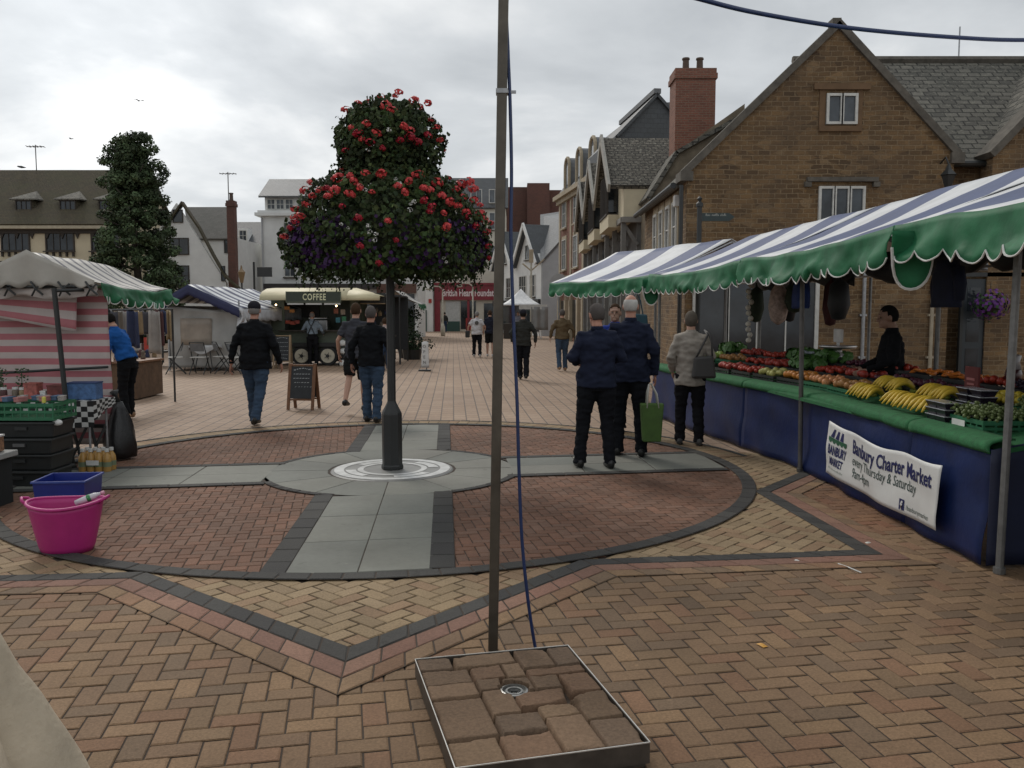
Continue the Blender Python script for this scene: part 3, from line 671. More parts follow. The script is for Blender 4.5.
# ---- white gabled houses
B=thing('white_gabled_house','white timber house with two steep gables beyond the white gazebo','house',(.6,66,0))
pa=V((-1.5,71.5,0)); pb=V((D(541,60.5),60.5,0)); W=Wf(pa,pb); L=(pb-pa).length; q=lambda a,z,c:W[0]+W[1]*a+Z*z+W[2]*c
ze=P(541,258,60.5).z; za3=P(528,224,63).z; m=MB(); m.wb(W,0,L,0,ze,-6,0)
hw=L/2
for k in range(2): m.prism([q(k*hw+.4,ze,0),q((k+1)*hw-.4,ze,0),q((k+.5)*hw,za3-.15,0)],-W[2]*.3)
m.build('wall',M_wr,B)
for k in range(2):
    a=k*hw; m_=(k+.5)*hw
    slope(B,'roof',q(a+.1,ze-.35,.35),q(a+.1,ze-.35,-7),q(m_,za3,-7),q(m_,za3,.35),M_bslate,.14); slope(B,'roof',q(a+hw-.1,ze-.35,.35),q(a+hw-.1,ze-.35,-7),q(m_,za3,-7),q(m_,za3,.35),M_bslate,.14)
    m=MB(); m.bar(q(a+.1,ze-.4,.4),q(m_,za3,.4),.1,.3); m.bar(q(a+hw-.1,ze-.4,.4),q(m_,za3,.4),.1,.3); m.build('bargeboard',M_white,B)
    window(B,W,m_-.5,ze+.1,1.0,1.0,2,1,gm=M_dglass); window(B,W,m_-1.9,2.9,1.5,1.5,3,2,gm=M_dglass); window(B,W,m_+.6,2.9,1.0,1.5,2,2,gm=M_dglass)
m=MB(); m.wb(W,.3,L-.3,.3,2.2,0,.05); m.build('shopfront',M_dglass,B); m=MB(); m.wb(W,.1,L-.1,2.2,2.65,0,.2); m.build('fascia',M_black,B)
B=thing('grey_rendered_house','grey rendered house with light slate roof between white gables and orange brick house','house',(3.5,62,0))
pa=V((D(542,60),60.2,0)); pb=V((4.6,59.6,0)); W=Wf(pa,pb); q=lambda a,z,c:W[0]+W[1]*a+Z*z+W[2]*c
zl_=P(542,262,60).z; zr2=P(562,236,60).z; L=(pb-pa).length; m=MB(); m.prism([q(0,0,0),q(L,0,0),q(L,zr2+.9,0),q(0,zl_,0)],-W[2]*.4); m.build('wall',M_gr,B)
slope(B,'roof',q(-.1,zl_,.15),q(L,zr2+.95,.15),q(L+.5,P(0,207,66).z,-6),q(-1.4,P(0,214,66).z,-6),M_gslate,.15)
# ---- big dark brick block behind
B=thing('brick_block','dark red brick block with stepped flat roofline far behind the white gables','building',(-.5,90,0))
m=MB()
for px0,px1,py,d in ((506,532,187,86),(527,549,183,85),(547,572,190,86)):
    m.prism([(D(px0,d),d,0),(D(px1,d),d,0),(D(px1,d),d,P(0,py,d).z),(D(px0,d),d,P(0,py,d).z)],(0,5,0))
m.build('wall',M_drb,B)
m=MB(); d=85; m.prism([(D(470,d),d+1.2,0),(D(507,d),d+1.2,0),(D(507,d),d+1.2,P(0,205,d).z),(D(470,d),d+1.2,P(0,205,d).z)],(0,5,0)); m.build('side_wall',M_drb,B)
chimney(B,(D(485,84),86),2.0,1,12,P(0,178,84).z,M_drb,0,0)
# ---- charity shop
d=76; B=thing('charity_shop','cream three-storey building with dark red charity shopfront at the far end','shop',(-4,80,0))
W=(V((0,d,0)),V((1,0,0)),V((0,-1,0))); xa,xb=D(428,d),D(506,d)
m=MB(); ze=P(0,208,d).z; m.wb(W,xa,xb,0,ze,-8,0); m.build('wall',plain('pale cream render',(.5,.47,.40),.8,0,.08,1),B)
slope(B,'roof',(xa-.2,d-.3,ze),(xb+.2,d-.3,ze),(xb+.2,d+3,P(0,178,d+3).z),(xa-.2,d+3,P(0,178,d+3).z),M_bslate)
m=MB(); m.prism([(xb-.1,d,ze),(xb-.1,d+6,ze),(xb-.1,d+3,P(0,180,d+3).z)],(.2,0,0)); m.build('gable_end',M_drb,B)
for px in (452,472,490): 
    for py in (205,238): 
        if py==205: 
            window(B,(V((0,d-.2,0)),V((1,0,0)),V((0,-1,0))),D(px,d),P(0,196,d).z-.6,.9,1.1,2,1) 
        window(B,W,D(px,d),P(0,py+24,d).z,.9,1.4,2,2,gm=M_glass)
xa_,xb_=D(435,d),D(505,d); zf0,zf1=P(0,300,d).z,P(0,285,d).z
m=MB(); m.wb(W,xa_,xb_,zf0,zf1,.0,.25); m.wb(W,xa_,xa_+.5,0,zf0,0,.2); m.wb(W,D(462,d)+.5,D(462,d)+.7,0,zf0,0,.2); m.wb(W,xb_-.4,xb_,0,zf0,0,.2); m.wb(W,xa_-.1,xb_+.1,zf1,zf1+.18,0,.4); fs=m.build('shop_front',M_red,B)
lettering('sign_lettering','British Heart Foundation',.85,onwall(W,(D(443,d)+D(501,d))/2,zf0+.35,.27),plain('sign white',(.7,.6,.6),.5),fs,width=D(501,d)-D(443,d),bold=.02)
m=MB(); m.wb(W,D(446,d),D(460,d),.9,zf0-.1,0,.05); m.build('pale_panel',plain('pale shop panel',(.42,.43,.42),.6),B)
m=MB(); m.wb(W,D(461,d),D(476,d),.2,zf0-.1,0,.04); m.wb(W,D(484,d),D(499,d),.2,zf0-.3,0,.04); m.build('shop_window',M_dglass,B)
m=MB(); m.wb(W,D(446,d),D(460,d),.0,.9,0,.09); m.build('stall_riser',plain('dark green paint',(.02,.06,.05),.5),B)
m=MB(); m.wb(W,D(466,d),D(476,d),.1,1.2,.042,.09); m.build('red_panel',plain('red panel',(.35,.03,.02),.5),B)
B=thing('white_shop','low white building with green shutter left of the red shopfront','shop',(-8.5,78,0))
d=75; W=(V((0,d,0)),V((1,0,0)),V((0,-1,0))); m=MB(); m.wb(W,D(400,d),D(433,d),0,P(0,268,d).z,-5,0); m.build('wall',M_wr,B)
m=MB(); m.wb(W,D(414,d),D(427,d),0,P(0,310,d).z,0,.1); m.build('green_shutter',plain('dark green paint',(.02,.06,.05),.5),B)
m=MB(); m.wb(W,D(429,d),D(432,d),P(0,303,d).z,P(0,299,d).z,0,.08); m.build('red_sign',plain('red panel',(.35,.03,.02),.5),B)
# ---- white three-storey building
d=55; B=thing('white_townhouse','white three-storey town house with grey roof and cornice behind the flower tower','town house',(-12,60,0))
W=(V((0,d,0)),V((1,0,0)),V((0,-1,0))); xa,xb=D(264,d),D(418,d); zk=P(0,213,d).z; z2=P(0,196,d).z; z3=P(0,184,d).z
m=MB(); m.wb(W,xa,xb,0,zk-.2,-5,0); m.wb(W,xa+.2,xb,zk+.15,z2,-4.8,-.3); m.build('wall',M_wr,B)
m=MB(); m.wb(W,xa-.3,xb+.1,zk-.2,zk,-5,.35); m.wb(W,xa-.15,xb,zk,zk+.15,-5,.2); m.build('cornice',M_wr,B)
slope(B,'roof',(xa-.1,d-.1,z2),(xb+.1,d-.1,z2),(xb+.1,d+2.5,z3+.7),(xa-.1,d+2.5,z3+.7),M_gslate)
slope(B,'roof',(xa-.1,d+5,z2),(xb+.1,d+5,z2),(xb+.1,d+2.5,z3+.7),(xa-.1,d+2.5,z3+.7),M_gslate)
W2=(V((0,d+.3,0)),V((1,0,0)),V((0,-1,0)))
for px in (270,279,288,300,345,360): window(B,W2,D(px,d),zk+.3,.45 if px<290 else .8,z2-zk-.5,2,2,sill=False)
for px in (287,318,350,382): window(B,W,D(px,d),P(0,276,d).z,.65,1.6,2,3)
for px in (287,318,350,382): window(B,W,D(px,d),P(0,245,d).z,.65,1.4,2,3)
m=MB(); m.wb(W,D(268,d),D(378,d),P(0,289,d).z,P(0,284,d).z,0,.7); m.build('awning_box',plain('dark brown awning',(.035,.03,.03),.7),B)
m=MB(); m.wb(W,D(378,d),D(417,d),P(0,293,d).z,P(0,284,d).z,0,.25); f=m.build('shop_fascia',plain('brown fascia',(.10,.045,.03),.6),B)
m=MB(); m.wb(W,D(290,d),D(415,d),.3,P(0,294,d).z,0,.04); m.build('shopfront',M_dglass,B)
m=MB(); m.tube([(xa+.1,d-.1,zk-.3),(xa+.1,d-.1,0)],.06,6); m.build('drain_pipe',M_gr,B)
# ---- cream house beyond
d=66; B=thing('cream_house','narrow cream house with dark slate roof between the two white buildings','house',(-20,69,0))
W=(V((0,d,0)),V((1,0,0)),V((0,-1,0))); xa,xb=D(228,d),D(268,d); ze=P(0,245,d).z; m=MB(); m.wb(W,xa,xb,0,ze,-6,0); m.build('wall',plain('soft cream render',(.48,.44,.34),.8,0,.08,1.5),B)
slope(B,'roof',(xa-.1,d-.3,ze),(xb+.1,d-.3,ze),(xb+.1,d+3,P(0,222,d+3).z),(xa-.1,d+3,P(0,222,d+3).z),M_bslate)
m=MB(); dx=D(241,d); m.wb(W,dx,dx+.75,ze+.2,ze+1.3,-1.2,-.1); dm=m.build('dormer',M_wr,B); window(dm,(V((0,d+.1,0)),W[1],W[2]),dx+.12,ze+.35,.5,.75,2,2,sill=False)
for z_,px in ((P(0,266,d).z,249),(P(0,291,d).z,250)):
    window(B,W,D(px,d),z_,1.1,1.2,3,2)
m=MB(); m.wb(W,D(259,d),D(266,d),P(0,276,d).z,P(0,268,d).z,0,.1); m.build('hanging_sign',M_black,B)
m=MB(); m.wb(W,D(248,d),D(268,d),P(0,299,d).z,P(0,293,d).z,0,.6); m.build('blue_awning',plain('navy awning',(.02,.03,.10),.6),B)
# ---- white catslide house
d=48; B=thing('white_catslide_house','white house with one long steep roof slope and tall brick chimney, beside the tree','house',(-17.5,52,0))
W=(V((0,d,0)),V((1,0,0)),V((0,-1,0)))
x0,xa,xb=D(140,d),D(181,d),D(236,d); zA=P(0,203,d).z; zB=P(0,288,d).z; zC=P(0,262,d).z
m=MB(); m.prism([(x0,d,0),(D(228,d),d,0),(D(228,d),d,P(0,283,d).z),(xa,d,zA),(x0,d,P(0,262,d).z)],(0,.2,0)); m.build('wall',M_wr,B)
pts=[(181,203),(198,228),(212,255),(224,276),(238,289)]
m=MB()
for (a,b),(c,e) in zip(pts,pts[1:]): m.prism([P(a,b-2,d-.2),P(c,e-2,d-.2),P(c,e+1,d-.2),P(a,b+1,d-.2)],(0,.45,0))
m.prism([P(140,263,d-.2),P(181,201,d-.2),P(181,204,d-.2),P(140,266,d-.2)],(0,.45,0)); m.build('roof',M_tile,B)
# cross wing behind whose roof shows right of the gable
m=MB(); m.prism([(D(190,50),50.5,0),(D(233,50),50.5,0),(D(233,50),50.5,P(0,236,50).z),(D(190,50),50.5,P(0,236,50).z)],(0,6,0)); m.build('rear_wall',M_wr,B)
slope(B,'roof',(D(190,50),50.3,P(0,238,50).z),(D(231,50),50.3,P(0,238,50).z),(D(229,53),53.5,P(0,206,53).z),(D(186,53),53.5,P(0,206,53).z),M_gslate2:=masonry('brown slate',(.12,.115,.105),(.09,.088,.08),(.04,.04,.038),.28,.2,.006,0,.4,(.06,.06,.05),.85,.5))
window(B,W,D(178,d),P(0,222,d).z,.5,.65,1,1,fm=M_dwood,gm=M_dglass,fw=.04,sill=False)
window(B,W,D(174,d),P(0,254,d).z,1.0,.85,2,1,fm=M_dwood,gm=M_dglass,fw=.05,sill=False)
window(B,W,D(170,d),P(0,285,d).z,1.2,1.05,3,2,fm=M_dwood,gm=M_dglass,fw=.05)
for px,py in ((225,252),(232,256),(224,282)): window(B,(V((0,50.5,0)) if py<280 else V((0,d,0)),V((1,0,0)),V((0,-1,0))),D(px,50 if py<280 else d),P(0,py,50).z,.18,.8,1,1,fm=M_dwood,gm=M_dglass,fw=.03,sill=False)
m=MB(); m.tube([(D(229,47.9),47.85,P(0,288,48).z),(D(229,47.9),47.85,0)],.06,6); m.build('drain_pipe',M_lead,B)
chimney(B,(D(235.5,48.3),48.3),.42,.5,0,P(0,201,48.3).z,M_drb,0,1); antenna(B,D(230,50),50.5,P(0,240,50).z,P(0,172,50.5).z-P(0,240,50).z)
m=MB(); m.bar((D(170,d),d-.02,P(0,290,d).z),(D(181,d),d-.02,P(0,290,d).z),.08,.08); m.build('sill_ledge',M_white,B)
# ---- long half-timbered building, left
d=45; B=thing('half_timbered_hall','long cream half-timbered building with brown tiled roof and small dormers, far left','building',(-25,50,0))
W=(V((0,d,0)),V((1,0,0)),V((0,-1,0))); xa,xb=-33,D(126,d); ze=P(0,224,d).z; zr3=P(0,170,d+3.5).z
m=MB(); m.wb(W,xa,xb,0,ze,-7,0); m.build('wall',M_cream,B)
slope(B,'roof',(xa,d-.5,ze-.05),(xb+.2,d-.5,ze-.05),(xb+.2,d+3.5,zr3),(xa,d+3.5,zr3),M_tile); slope(B,'roof',(xa,d+7.5,ze-.05),(xb+.2,d+7.5,ze-.05),(xb+.2,d+3.502,zr3),(xa,d+3.502,zr3),M_tile)
m=MB(); m.prism([(xb-.2,d,ze-.1),(xb-.2,d+7,ze-.1),(xb-.2,d+3.5,zr3-.2)],(.2,0,0)); m.build('gable_end',M_cream,B)
m=MB(); m.wb(W,xa,xb,ze-.28,ze-.12,0,.45); m.build('gutter',plain('pale fascia',(.38,.34,.25),.7),B)
m=MB(); m.wb(W,xa,xb,ze-.5,ze-.283,0,.12); z0=P(0,252,d).z
for k in range(26):
    a=xa+.4+k*.8
    if a<xb: m.prism([W[0]+V((a-.12,-.02,ze-.5)),W[0]+V((a+.12,-.02,ze-.5)),W[0]+V((a,-.02,ze-.78))],(0,-.06,0))
m.wb(W,xa,xb,P(0,264,d).z,P(0,262,d).z+.05,0,.08); m.build('timber_frame',M_dwood,B)
for k,px in enumerate((-40,8,52,97)):
    a=D(px,d); window(B,W,a,P(0,250,d).z,1.4,.85,4,1,fm=M_dwood,gm=M_dglass,fw=.07,sill=False)
    m=MB()
    for q_ in range(5): m.wb(W,a-.05+q_*.35,a+.04+q_*.35,P(0,250,d).z-.35,P(0,250,d).z-.05,0,.12)
    m.wb(W,a-.15,a+1.55,P(0,250,d).z-.12,P(0,250,d).z-.06,.121,.2); m.build('bracket',M_dwood,B)
for k,px in enumerate((-30,25,69,108)):
    c=D(px,d); z0=P(0,215,d).z; y0=d+.55
    m=MB(); m.box((c,y0+.8,z0+.42),(.95,1.6,.9)); dm=m.build('dormer',M_tile,B)
    m=MB(); pk=(c,y0+1.3,z0+1.45)
    for A_,B_ in (((c-.7,y0-.15,z0+.85),(c+.7,y0-.15,z0+.85)),((c+.7,y0-.15,z0+.85),(c+.7,y0+2,z0+.95)),((c-.7,y0+2,z0+.95),(c-.7,y0-.15,z0+.85))):
        m.prism([A_,B_,pk],(0,0,.06))
    m.build('dormer_roof',M_slate,dm); window(dm,(V((0,y0,0)),V((1,0,0)),V((0,-1,0))),c-.38,z0+.1,.76,.68,3,1,fm=M_dwood,gm=M_dglass,fw=.05,sill=False)
for px in (2,92): 
    c=V((D(px,d),d-.02,P(0,283,d).z)); m=MB(); m.tube([c+V((math.cos(a)*1.1,0,math.sin(a)*1.0)) for a in [PI*i/10 for i in range(11)]],.1,6); m.build('arch_trim',M_dwood,B)
    m=MB(); m.prism([c+V((-1,0,-2.5)),c+V((1,0,-2.5))]+[c+V((math.cos(a)*1.0,0,math.sin(a)*.9)) for a in [PI*i/10 for i in range(11)]],(0,-.03,0)); m.build('archway',M_dglass,B)
antenna(B,D(40,d+3),d+3.5,zr3,1.4)
# ---------------------------------------------------------------- market stalls on the right
M_bw=stripes('blue white canvas',(.62,.63,.64),(.05,.072,.165),1.45,.56,0)
M_dgalv=plain('dull galvanised tube',(.17,.17,.165),.5,.6,.3,15)
M_grn=plain('green valance pvc',(.014,.115,.048),.62,0,.35,4,.2,.25)
M_blue=plain('blue tarpaulin',(.003,.014,.075),.5,0,.3,3,.3,.35)
M_grass=plain('green matting',(.015,.125,.04),.85,0,.3,20,.6)
def lerp(a,b,t): return a+(b-a)*t
def canopy(par,e0,e1,r0,r1,ze,zr,vh=.31,b=None,seed=0,flap=False,back=True,mat=None,vmat=None,scal=.26):
    """striped canopy from eave line e0-e1 (xy) up to ridge r0-r1, green scalloped valance, back slope"""
    e0,e1,r0,r1=[V((*p,0)) for p in (e0,e1,r0,r1)]; L=(e1-e0).length; mat=mat or M_bw; vmat=vmat or M_grn
    def surf(u,v):
        p=lerp(lerp(e0,e1,u),lerp(r0,r1,u),v); sag=-.07*math.sin(PI*v)*(.5+.5*math.sin(PI*((u*3)%1)))-.05*math.sin(PI*u)*(1-v)
        z=lerp(ze,zr,v)+sag+.022*noise.noise(V((u*L*1.5,v*3,seed))) ; return V((p.x,p.y,z))
    W=(r0-e0).length
    m=MB(); m.grid(surf,max(12,int(L*5)),10,0,lambda u,v:(u*L+seed*.13,v*W)); cv=m.build('canopy',mat,par,True,solid=.006)
    if back:
        m=MB(); bk=(r0-e0)*.95
        m.grid(lambda u,v:lerp(surf(u,1),surf(u,1)+V((bk.x,bk.y,-(zr-ze)*.95)),v),max(12,int(L*4)),5,0,lambda u,v:(u*L+seed*.13,v*W+9)); m.build('back_canopy',mat,par,True,solid=.006)
    out=(e0-r0).normalized(); ns=max(3,round(L/scal)); 
    def val(u,v,o=0):
        p=surf(u,0); x=u*ns; sc_=abs(math.sin(PI*x)); drop=vh-.085*(1-sc_)**1.0 if v>0 else 0
        wv=.10*noise.noise(V((u*L*2.2,seed*3.1,v*1.5)))+.05*noise.noise(V((u*L*6,seed*1.1,v*2.5)))+.03*math.sin(u*L*5+seed)*v
        d=vh*v-(.075*(1-sc_**.6))*v**3
        return p+out*(.04+wv*v+.05*v+o)-Z*(d+.03*noise.noise(V((u*L*1.1,7,seed)))*v)
    m=MB(); m.grid(val,ns*8,7); vo=m.build('valance',vmat,par,True,solid=.005)
    m=MB(); m.tube([val(i/(ns*8),1,.002) for i in range(ns*8+1)],.0065,5); m.build('valance_piping',M_white,vo)
    return surf
def frame(par,e0,e1,r0,r1,ze,zr,rise=True):
    m=MB(); q=lambda p,z:(p[0],p[1],z); dx=(r0[0]-e0[0]),(r0[1]-e0[1])
    for e,r in ((e0,r0),(e1,r1)):
        k=(r[0]+dx[0]*.9,r[1]+dx[1]*.9); m.tube([q(e,ze-.06),q(r,zr-.06)],.017,6); m.tube([q(r,zr-.06),q(k,ze-.05)],.017,6); m.tube([q(e,ze-.1),q(k,ze-.1)],.015,6)
    m.tube([q(e0,ze-.07),q(e1,ze-.07)],.017,6); m.tube([q(r0,zr-.07),q(r1,zr-.07)],.017,6); m.tube([q((r0[0]+dx[0]*.9,r0[1]),ze-.06),q((r1[0]+dx[0]*.9,r1[1]),ze-.06)],.017,6)
    m.build('roof_frame',M_galv,par)
def pole(par,p,z,mat=None,r=.024,top=None,name='leg'):
    m=MB(); t_=top or p; m.tube([(p[0],p[1],.02),(t_[0],t_[1],z)],r,10); m.tube([(p[0],p[1],.012),(p[0],p[1],.05)],r*1.5,10); m.build(name,mat or M_galv,par)
def stall(name,label,e0,e1,r0,r1,ze,zr,seed,legs,cat='market stall'):
    S=thing(name,label,cat,((e0[0]+r0[0])/2,(e0[1]+e1[1])/2,0),group='striped market stalls')
    sf=canopy(S,e0,e1,r0,r1,ze,zr,seed=seed); frame(S,e0,e1,r0,r1,ze,zr)
    for l in legs: pole(S,l[0],l[1],l[2],top=l[3] if len(l)>3 else None)
    return S,sf
bx=lambda r,e:(r[0]+(r[0]-e[0])*.85,r[1])
S1,_=stall('market_stall','near section of the striped fruit stall whose green valance reaches the right picture edge',(2.98,2.0),(2.93,6.42),(4.62,2.0),(4.6,6.6),2.32,2.93,1.0,[(G(999,575).xy,2.3,M_dgalv,(3.16,5.29)),((4.75,6.3),2.8,M_dgalv),((3.06,2.1),2.3,M_dgalv)])
S2,_=stall('market_stall','middle section of the blue and white striped fruit stall above the white banner',(2.90,6.36),(2.80,10.2),(4.55,6.5),(4.42,10.4),2.30,2.93,2.2,[(G(800,473).xy,2.28,M_dsteel,(3.0,8.75)),((4.5,8.9),2.85,M_dgalv),((6.0,8.9),2.2,M_dgalv)])
S3,_=stall('market_stall','far section of the blue and white striped fruit stall above the queue of shoppers',(2.78,10.15),(2.30,13.9),(4.4,10.3),(4.0,14.3),2.28,2.93,3.1,[((2.36,13.5),2.25,M_dgalv),((4.0,13.6),2.85,M_dgalv),((5.6,13.2),2.2,M_dgalv)])
S4,_=stall('market_stall','separate blue and white striped stall angled towards the lane, green valance over empty paving',(2.45,14.5),(.84,18.05),(3.95,15.25),(2.3,18.8),2.30,2.98,4.4,[((2.5,14.7),2.25,M_dgalv),((1.62,17.2),2.25,M_dgalv),((3.9,15.4),2.9,M_dgalv),((2.35,18.6),2.9,M_dgalv)])
# flap where two canopies meet
def flap(S,x,y,z,s=.3):
    m=MB()
    def f(u,v):
        a=PI*u; return V((x-.06+s*u,y-.08+.06*math.sin(a*2)*v,z-(.12+.30*max(0,math.sin(a))**.6)*v))
    m.grid(f,12,8); o=m.build('corner_flap',M_grn,S,True,solid=.006)
    m=MB(); m.tube([f(i/12,1) for i in range(13)],.011,5); m.build('flap_piping',M_white,o)
flap(S1,2.80,6.2,2.24,.3); flap(S3,2.2,13.95,2.2,.3)
# counter: blue skirt, green edge, boards
def FX(d): return 3.11 if d<8.8 else 3.11+(2.30-3.11)*(d-8.8)/(13.4-8.8)
def FP(d,o=0,z=0):
    n=V((-1,0,0)) if d<8.8 else V((-.987,-.159,0)); return V((FX(d),d,z))+n*o
def TZ(d): return .80
for S,d0,d1 in ((S1,5.30,6.38),(S2,6.385,10.15),(S3,10.155,13.4)):
    L=d1-d0
    m=MB(); m.grid(lambda u,v:FP(d0+L*u,.035+.05*v+.028*noise.noise(V(((d0+L*u)*1.6,v*2.5,3)))*(.4+v)+.012*math.sin((d0+L*u)*9+v*4)*v,lerp(TZ(0)-.02,.03,v)),int(L*14),12)
    m.build('skirt',M_blue,S,True,solid=.004)
    m=MB(); 
    def edge(u,v):
        a=v*PI*.6; d=d0+L*u; return FP(d,-.10+.17*math.sin(a)+.01*noise.noise(V((d*5,v,1))),TZ(0)+.0+.045*math.cos(a)-max(0,v-.7)*(.10+.10*abs(noise.noise(V((d*1.3,4,4))))))
    m.grid(edge,int(L*16),8); m.build('counter_edge',M_grass,S,True,solid=.012)
    m=MB(); m.prism([FP(d0,0,.78),FP(d1,0,.78),FP(d1,-1.15,.78+.2),FP(d0,-1.15,.78+.2)],(0,0,-.03)); m.build('counter_top',M_grass,S)
    for d in (d0+.15,d1-.15):
        m=MB(); m.bar(FP(d,-.1,0),FP(d,-.1,.76),.04); m.bar(FP(d,-1.0,0),FP(d,-1.0,.76),.04); m.bar(FP(d,-.1,.3),FP(d,-1.0,.3),.04); m.build('trestle',M_dwood,S)
# side sheet closing near end of the counter + black crate pile under near canopy
m=MB(); m.grid(lambda u,v:V((3.05+1.1*u,5.29+.02*math.sin(u*9),lerp(.78+.2*u,.03,v))),10,8); m.build('side_sheet',plain('navy side sheet',(.012,.018,.05),.6),S1,True,solid=.004)
# ---------------------------------------------------------------- banner
BN=thing('banner','white vinyl market banner with dark blue and green lettering tied to the blue stall skirt','banner',(3.0,6.8,0))
bd0,bd1=7.86,5.78
def bsurf(u,v):   # u 0..1 left(far) to right(near), v 0 bottom ..1 top
    d=lerp(bd0,bd1,u); zt=lerp(.64,.60,u)-.045*math.sin(PI*u)-.012*math.sin(u*15); zb=lerp(.15,.13,u)-.02*math.sin(PI*u)
    return FP(d,.115+.012*math.sin(u*13+v*3)+.010*noise.noise(V((u*6,v*3,2)))+.02*(1-v),lerp(zb,zt,v))
m=MB(); m.grid(bsurf,60,14); bn=m.build('banner_sheet',plain('white vinyl',(.60,.60,.58),.45,0,.08,3),BN,True,solid=.002)
BW=bd0-bd1; BH=.48
def bfn(x0,y0,wav=0): return lambda X,Y: bsurf((x0+X)/BW,(y0+Y)/BH)+V((-.0045,0,0))
M_navy=plain('navy print',(.01,.015,.09),.5); M_gpr=plain('green print',(.02,.10,.05),.5)
M_txt=plain('dark green print',(.02,.05,.045),.5)
lettering('lettering','Banbury Charter Market',.17,bfn(1.27,.300),M_navy,bn,width=1.42,bold=.004)
lettering('lettering','every Thursday & Saturday',.12,bfn(.56,.195),M_txt,bn,width=1.17,align='L',bold=.0)
lettering('lettering','9am-4pm',.12,bfn(.58,.09),M_txt,bn,width=.38,align='L')
lettering('lettering','/banburymarket',.055,bfn(1.60,.045),M_txt,bn,width=.36,align='L')
lettering('lettering','BANBURY',.12,bfn(.235,.20),M_navy,bn,width=.36,bold=.004); lettering('lettering','MARKET',.10,bfn(.235,.105),M_navy,bn,width=.28,bold=.003); strokes('lettering',bfn(.235,.06),.34,.018,M_gpr,bn,5)
def bquad(mb,pts): mb.face([bsurf(x/BW,y/BH)+V((-.004,0,0)) for x,y in pts])
m=MB()
for k in range(3):
    x=.12+k*.085; bquad(m,[(x-(.045-.01*k),.355),(x+.045-(.02-.012*k),.355),(x+.045+.002*k,.435),(x+.01,.435)])
m.build('logo_stripes',M_navy,bn,recalc=False)
m=MB()
for k in range(5):
    c=.08+k*.075; pts=[(c-.0375,.352)]+[(c-.0375+.075*i/8,.325-.022*math.sin(PI*i/8)) for i in range(9)]+[(c+.0375,.352)]; bquad(m,pts)
m.build('logo_valance',M_gpr,bn,recalc=False)
m=MB(); bquad(m,[(1.50,.03),(1.575,.03),(1.575,.115),(1.50,.115)]); m.build('page_logo',M_navy,bn,recalc=False)
lettering('lettering','f',.095,lambda X,Y:bsurf((1.54+X)/BW,(.035+Y)/BH)+V((-.008,0,0)),plain('white print',(.6,.6,.6),.5),bn,bold=.004)
# ---------------------------------------------------------------- produce
def crate(c,L,Wd,h,mat,rz,label,cat='crate',group=None,name='produce_crate',tilt=0):
    T=thing(name,label,cat,c,rz,group); T.rotation_euler=(0,tilt,rz)
    m=MB(); t_=.012
    for s in (-1,1):
        for k,(z0,z1) in enumerate(((0,.03),(h*.42,h*.58),(h-.03,h))):
            m.box((0,s*(Wd/2-t_/2),(z0+z1)/2),(L,t_,z1-z0)); m.box((s*(L/2-t_/2),0,(z0+z1)/2),(t_,Wd-2*t_-.001,z1-z0))
        n=max(3,int(L/.07))
        for i in range(n+1): m.box((-L/2+.01+(L-.02)*i/n,s*(Wd/2-t_/2),h/2),(.012,t_*.8,h-.02))
        n2=max(2,int(Wd/.07))
        for i in range(n2+1): m.box((s*(L/2-t_/2),-Wd/2+.01+(Wd-.02)*i/n2,h/2),(t_*.8,.012,h-.02))
    m.build('side_lattice',mat,T,world=False)
    m=MB(); m.box((0,0,.008),(L-.03,Wd-.03,.014)); m.build('base',mat,T,world=False)
    return T
def lump(name,r,mat,kind='round'):
    m=MB()
    if kind=='round': m.lathe([(.001,-r*.8),(r*.5,-r*.88),(r*.9,-r*.5),(r,0),(r*.88,r*.5),(r*.5,r*.82),(.12*r,r*.74)],(0,0,0),10)
    elif kind=='long': m.lathe([(.001,-r*2.6),(r*.35,-r*2),(r*.7,-r),(r*.9,r*.6),(r*.8,r*1.6),(r*.2,r*1.9)],(0,0,0),8)
    elif kind=='leafy':
        for i in range(26):
            d=V((random.gauss(0,1),random.gauss(0,1),abs(random.gauss(0,1)))).normalized()*r*random.uniform(.7,1.1); a=d.orthogonal().normalized()*r*.5; b=d.cross(a).normalized()*r*.5
            m.face([d-a-b,d+a-b,d+a+b*1.1+d*.1,d-a+b])
        m.ell((0,0,0),r*.8,8,6)
    elif kind=='bunch':
        for i in range(38):
            q=V((random.uniform(-1,1)*r*1.8,random.uniform(-1,1)*r*1.0,random.uniform(-.4,.6)*r)); m.ell(q,r*.26,7,5)
    me_o=m.build(name,mat,None,True,world=False); return me_o
FR={}
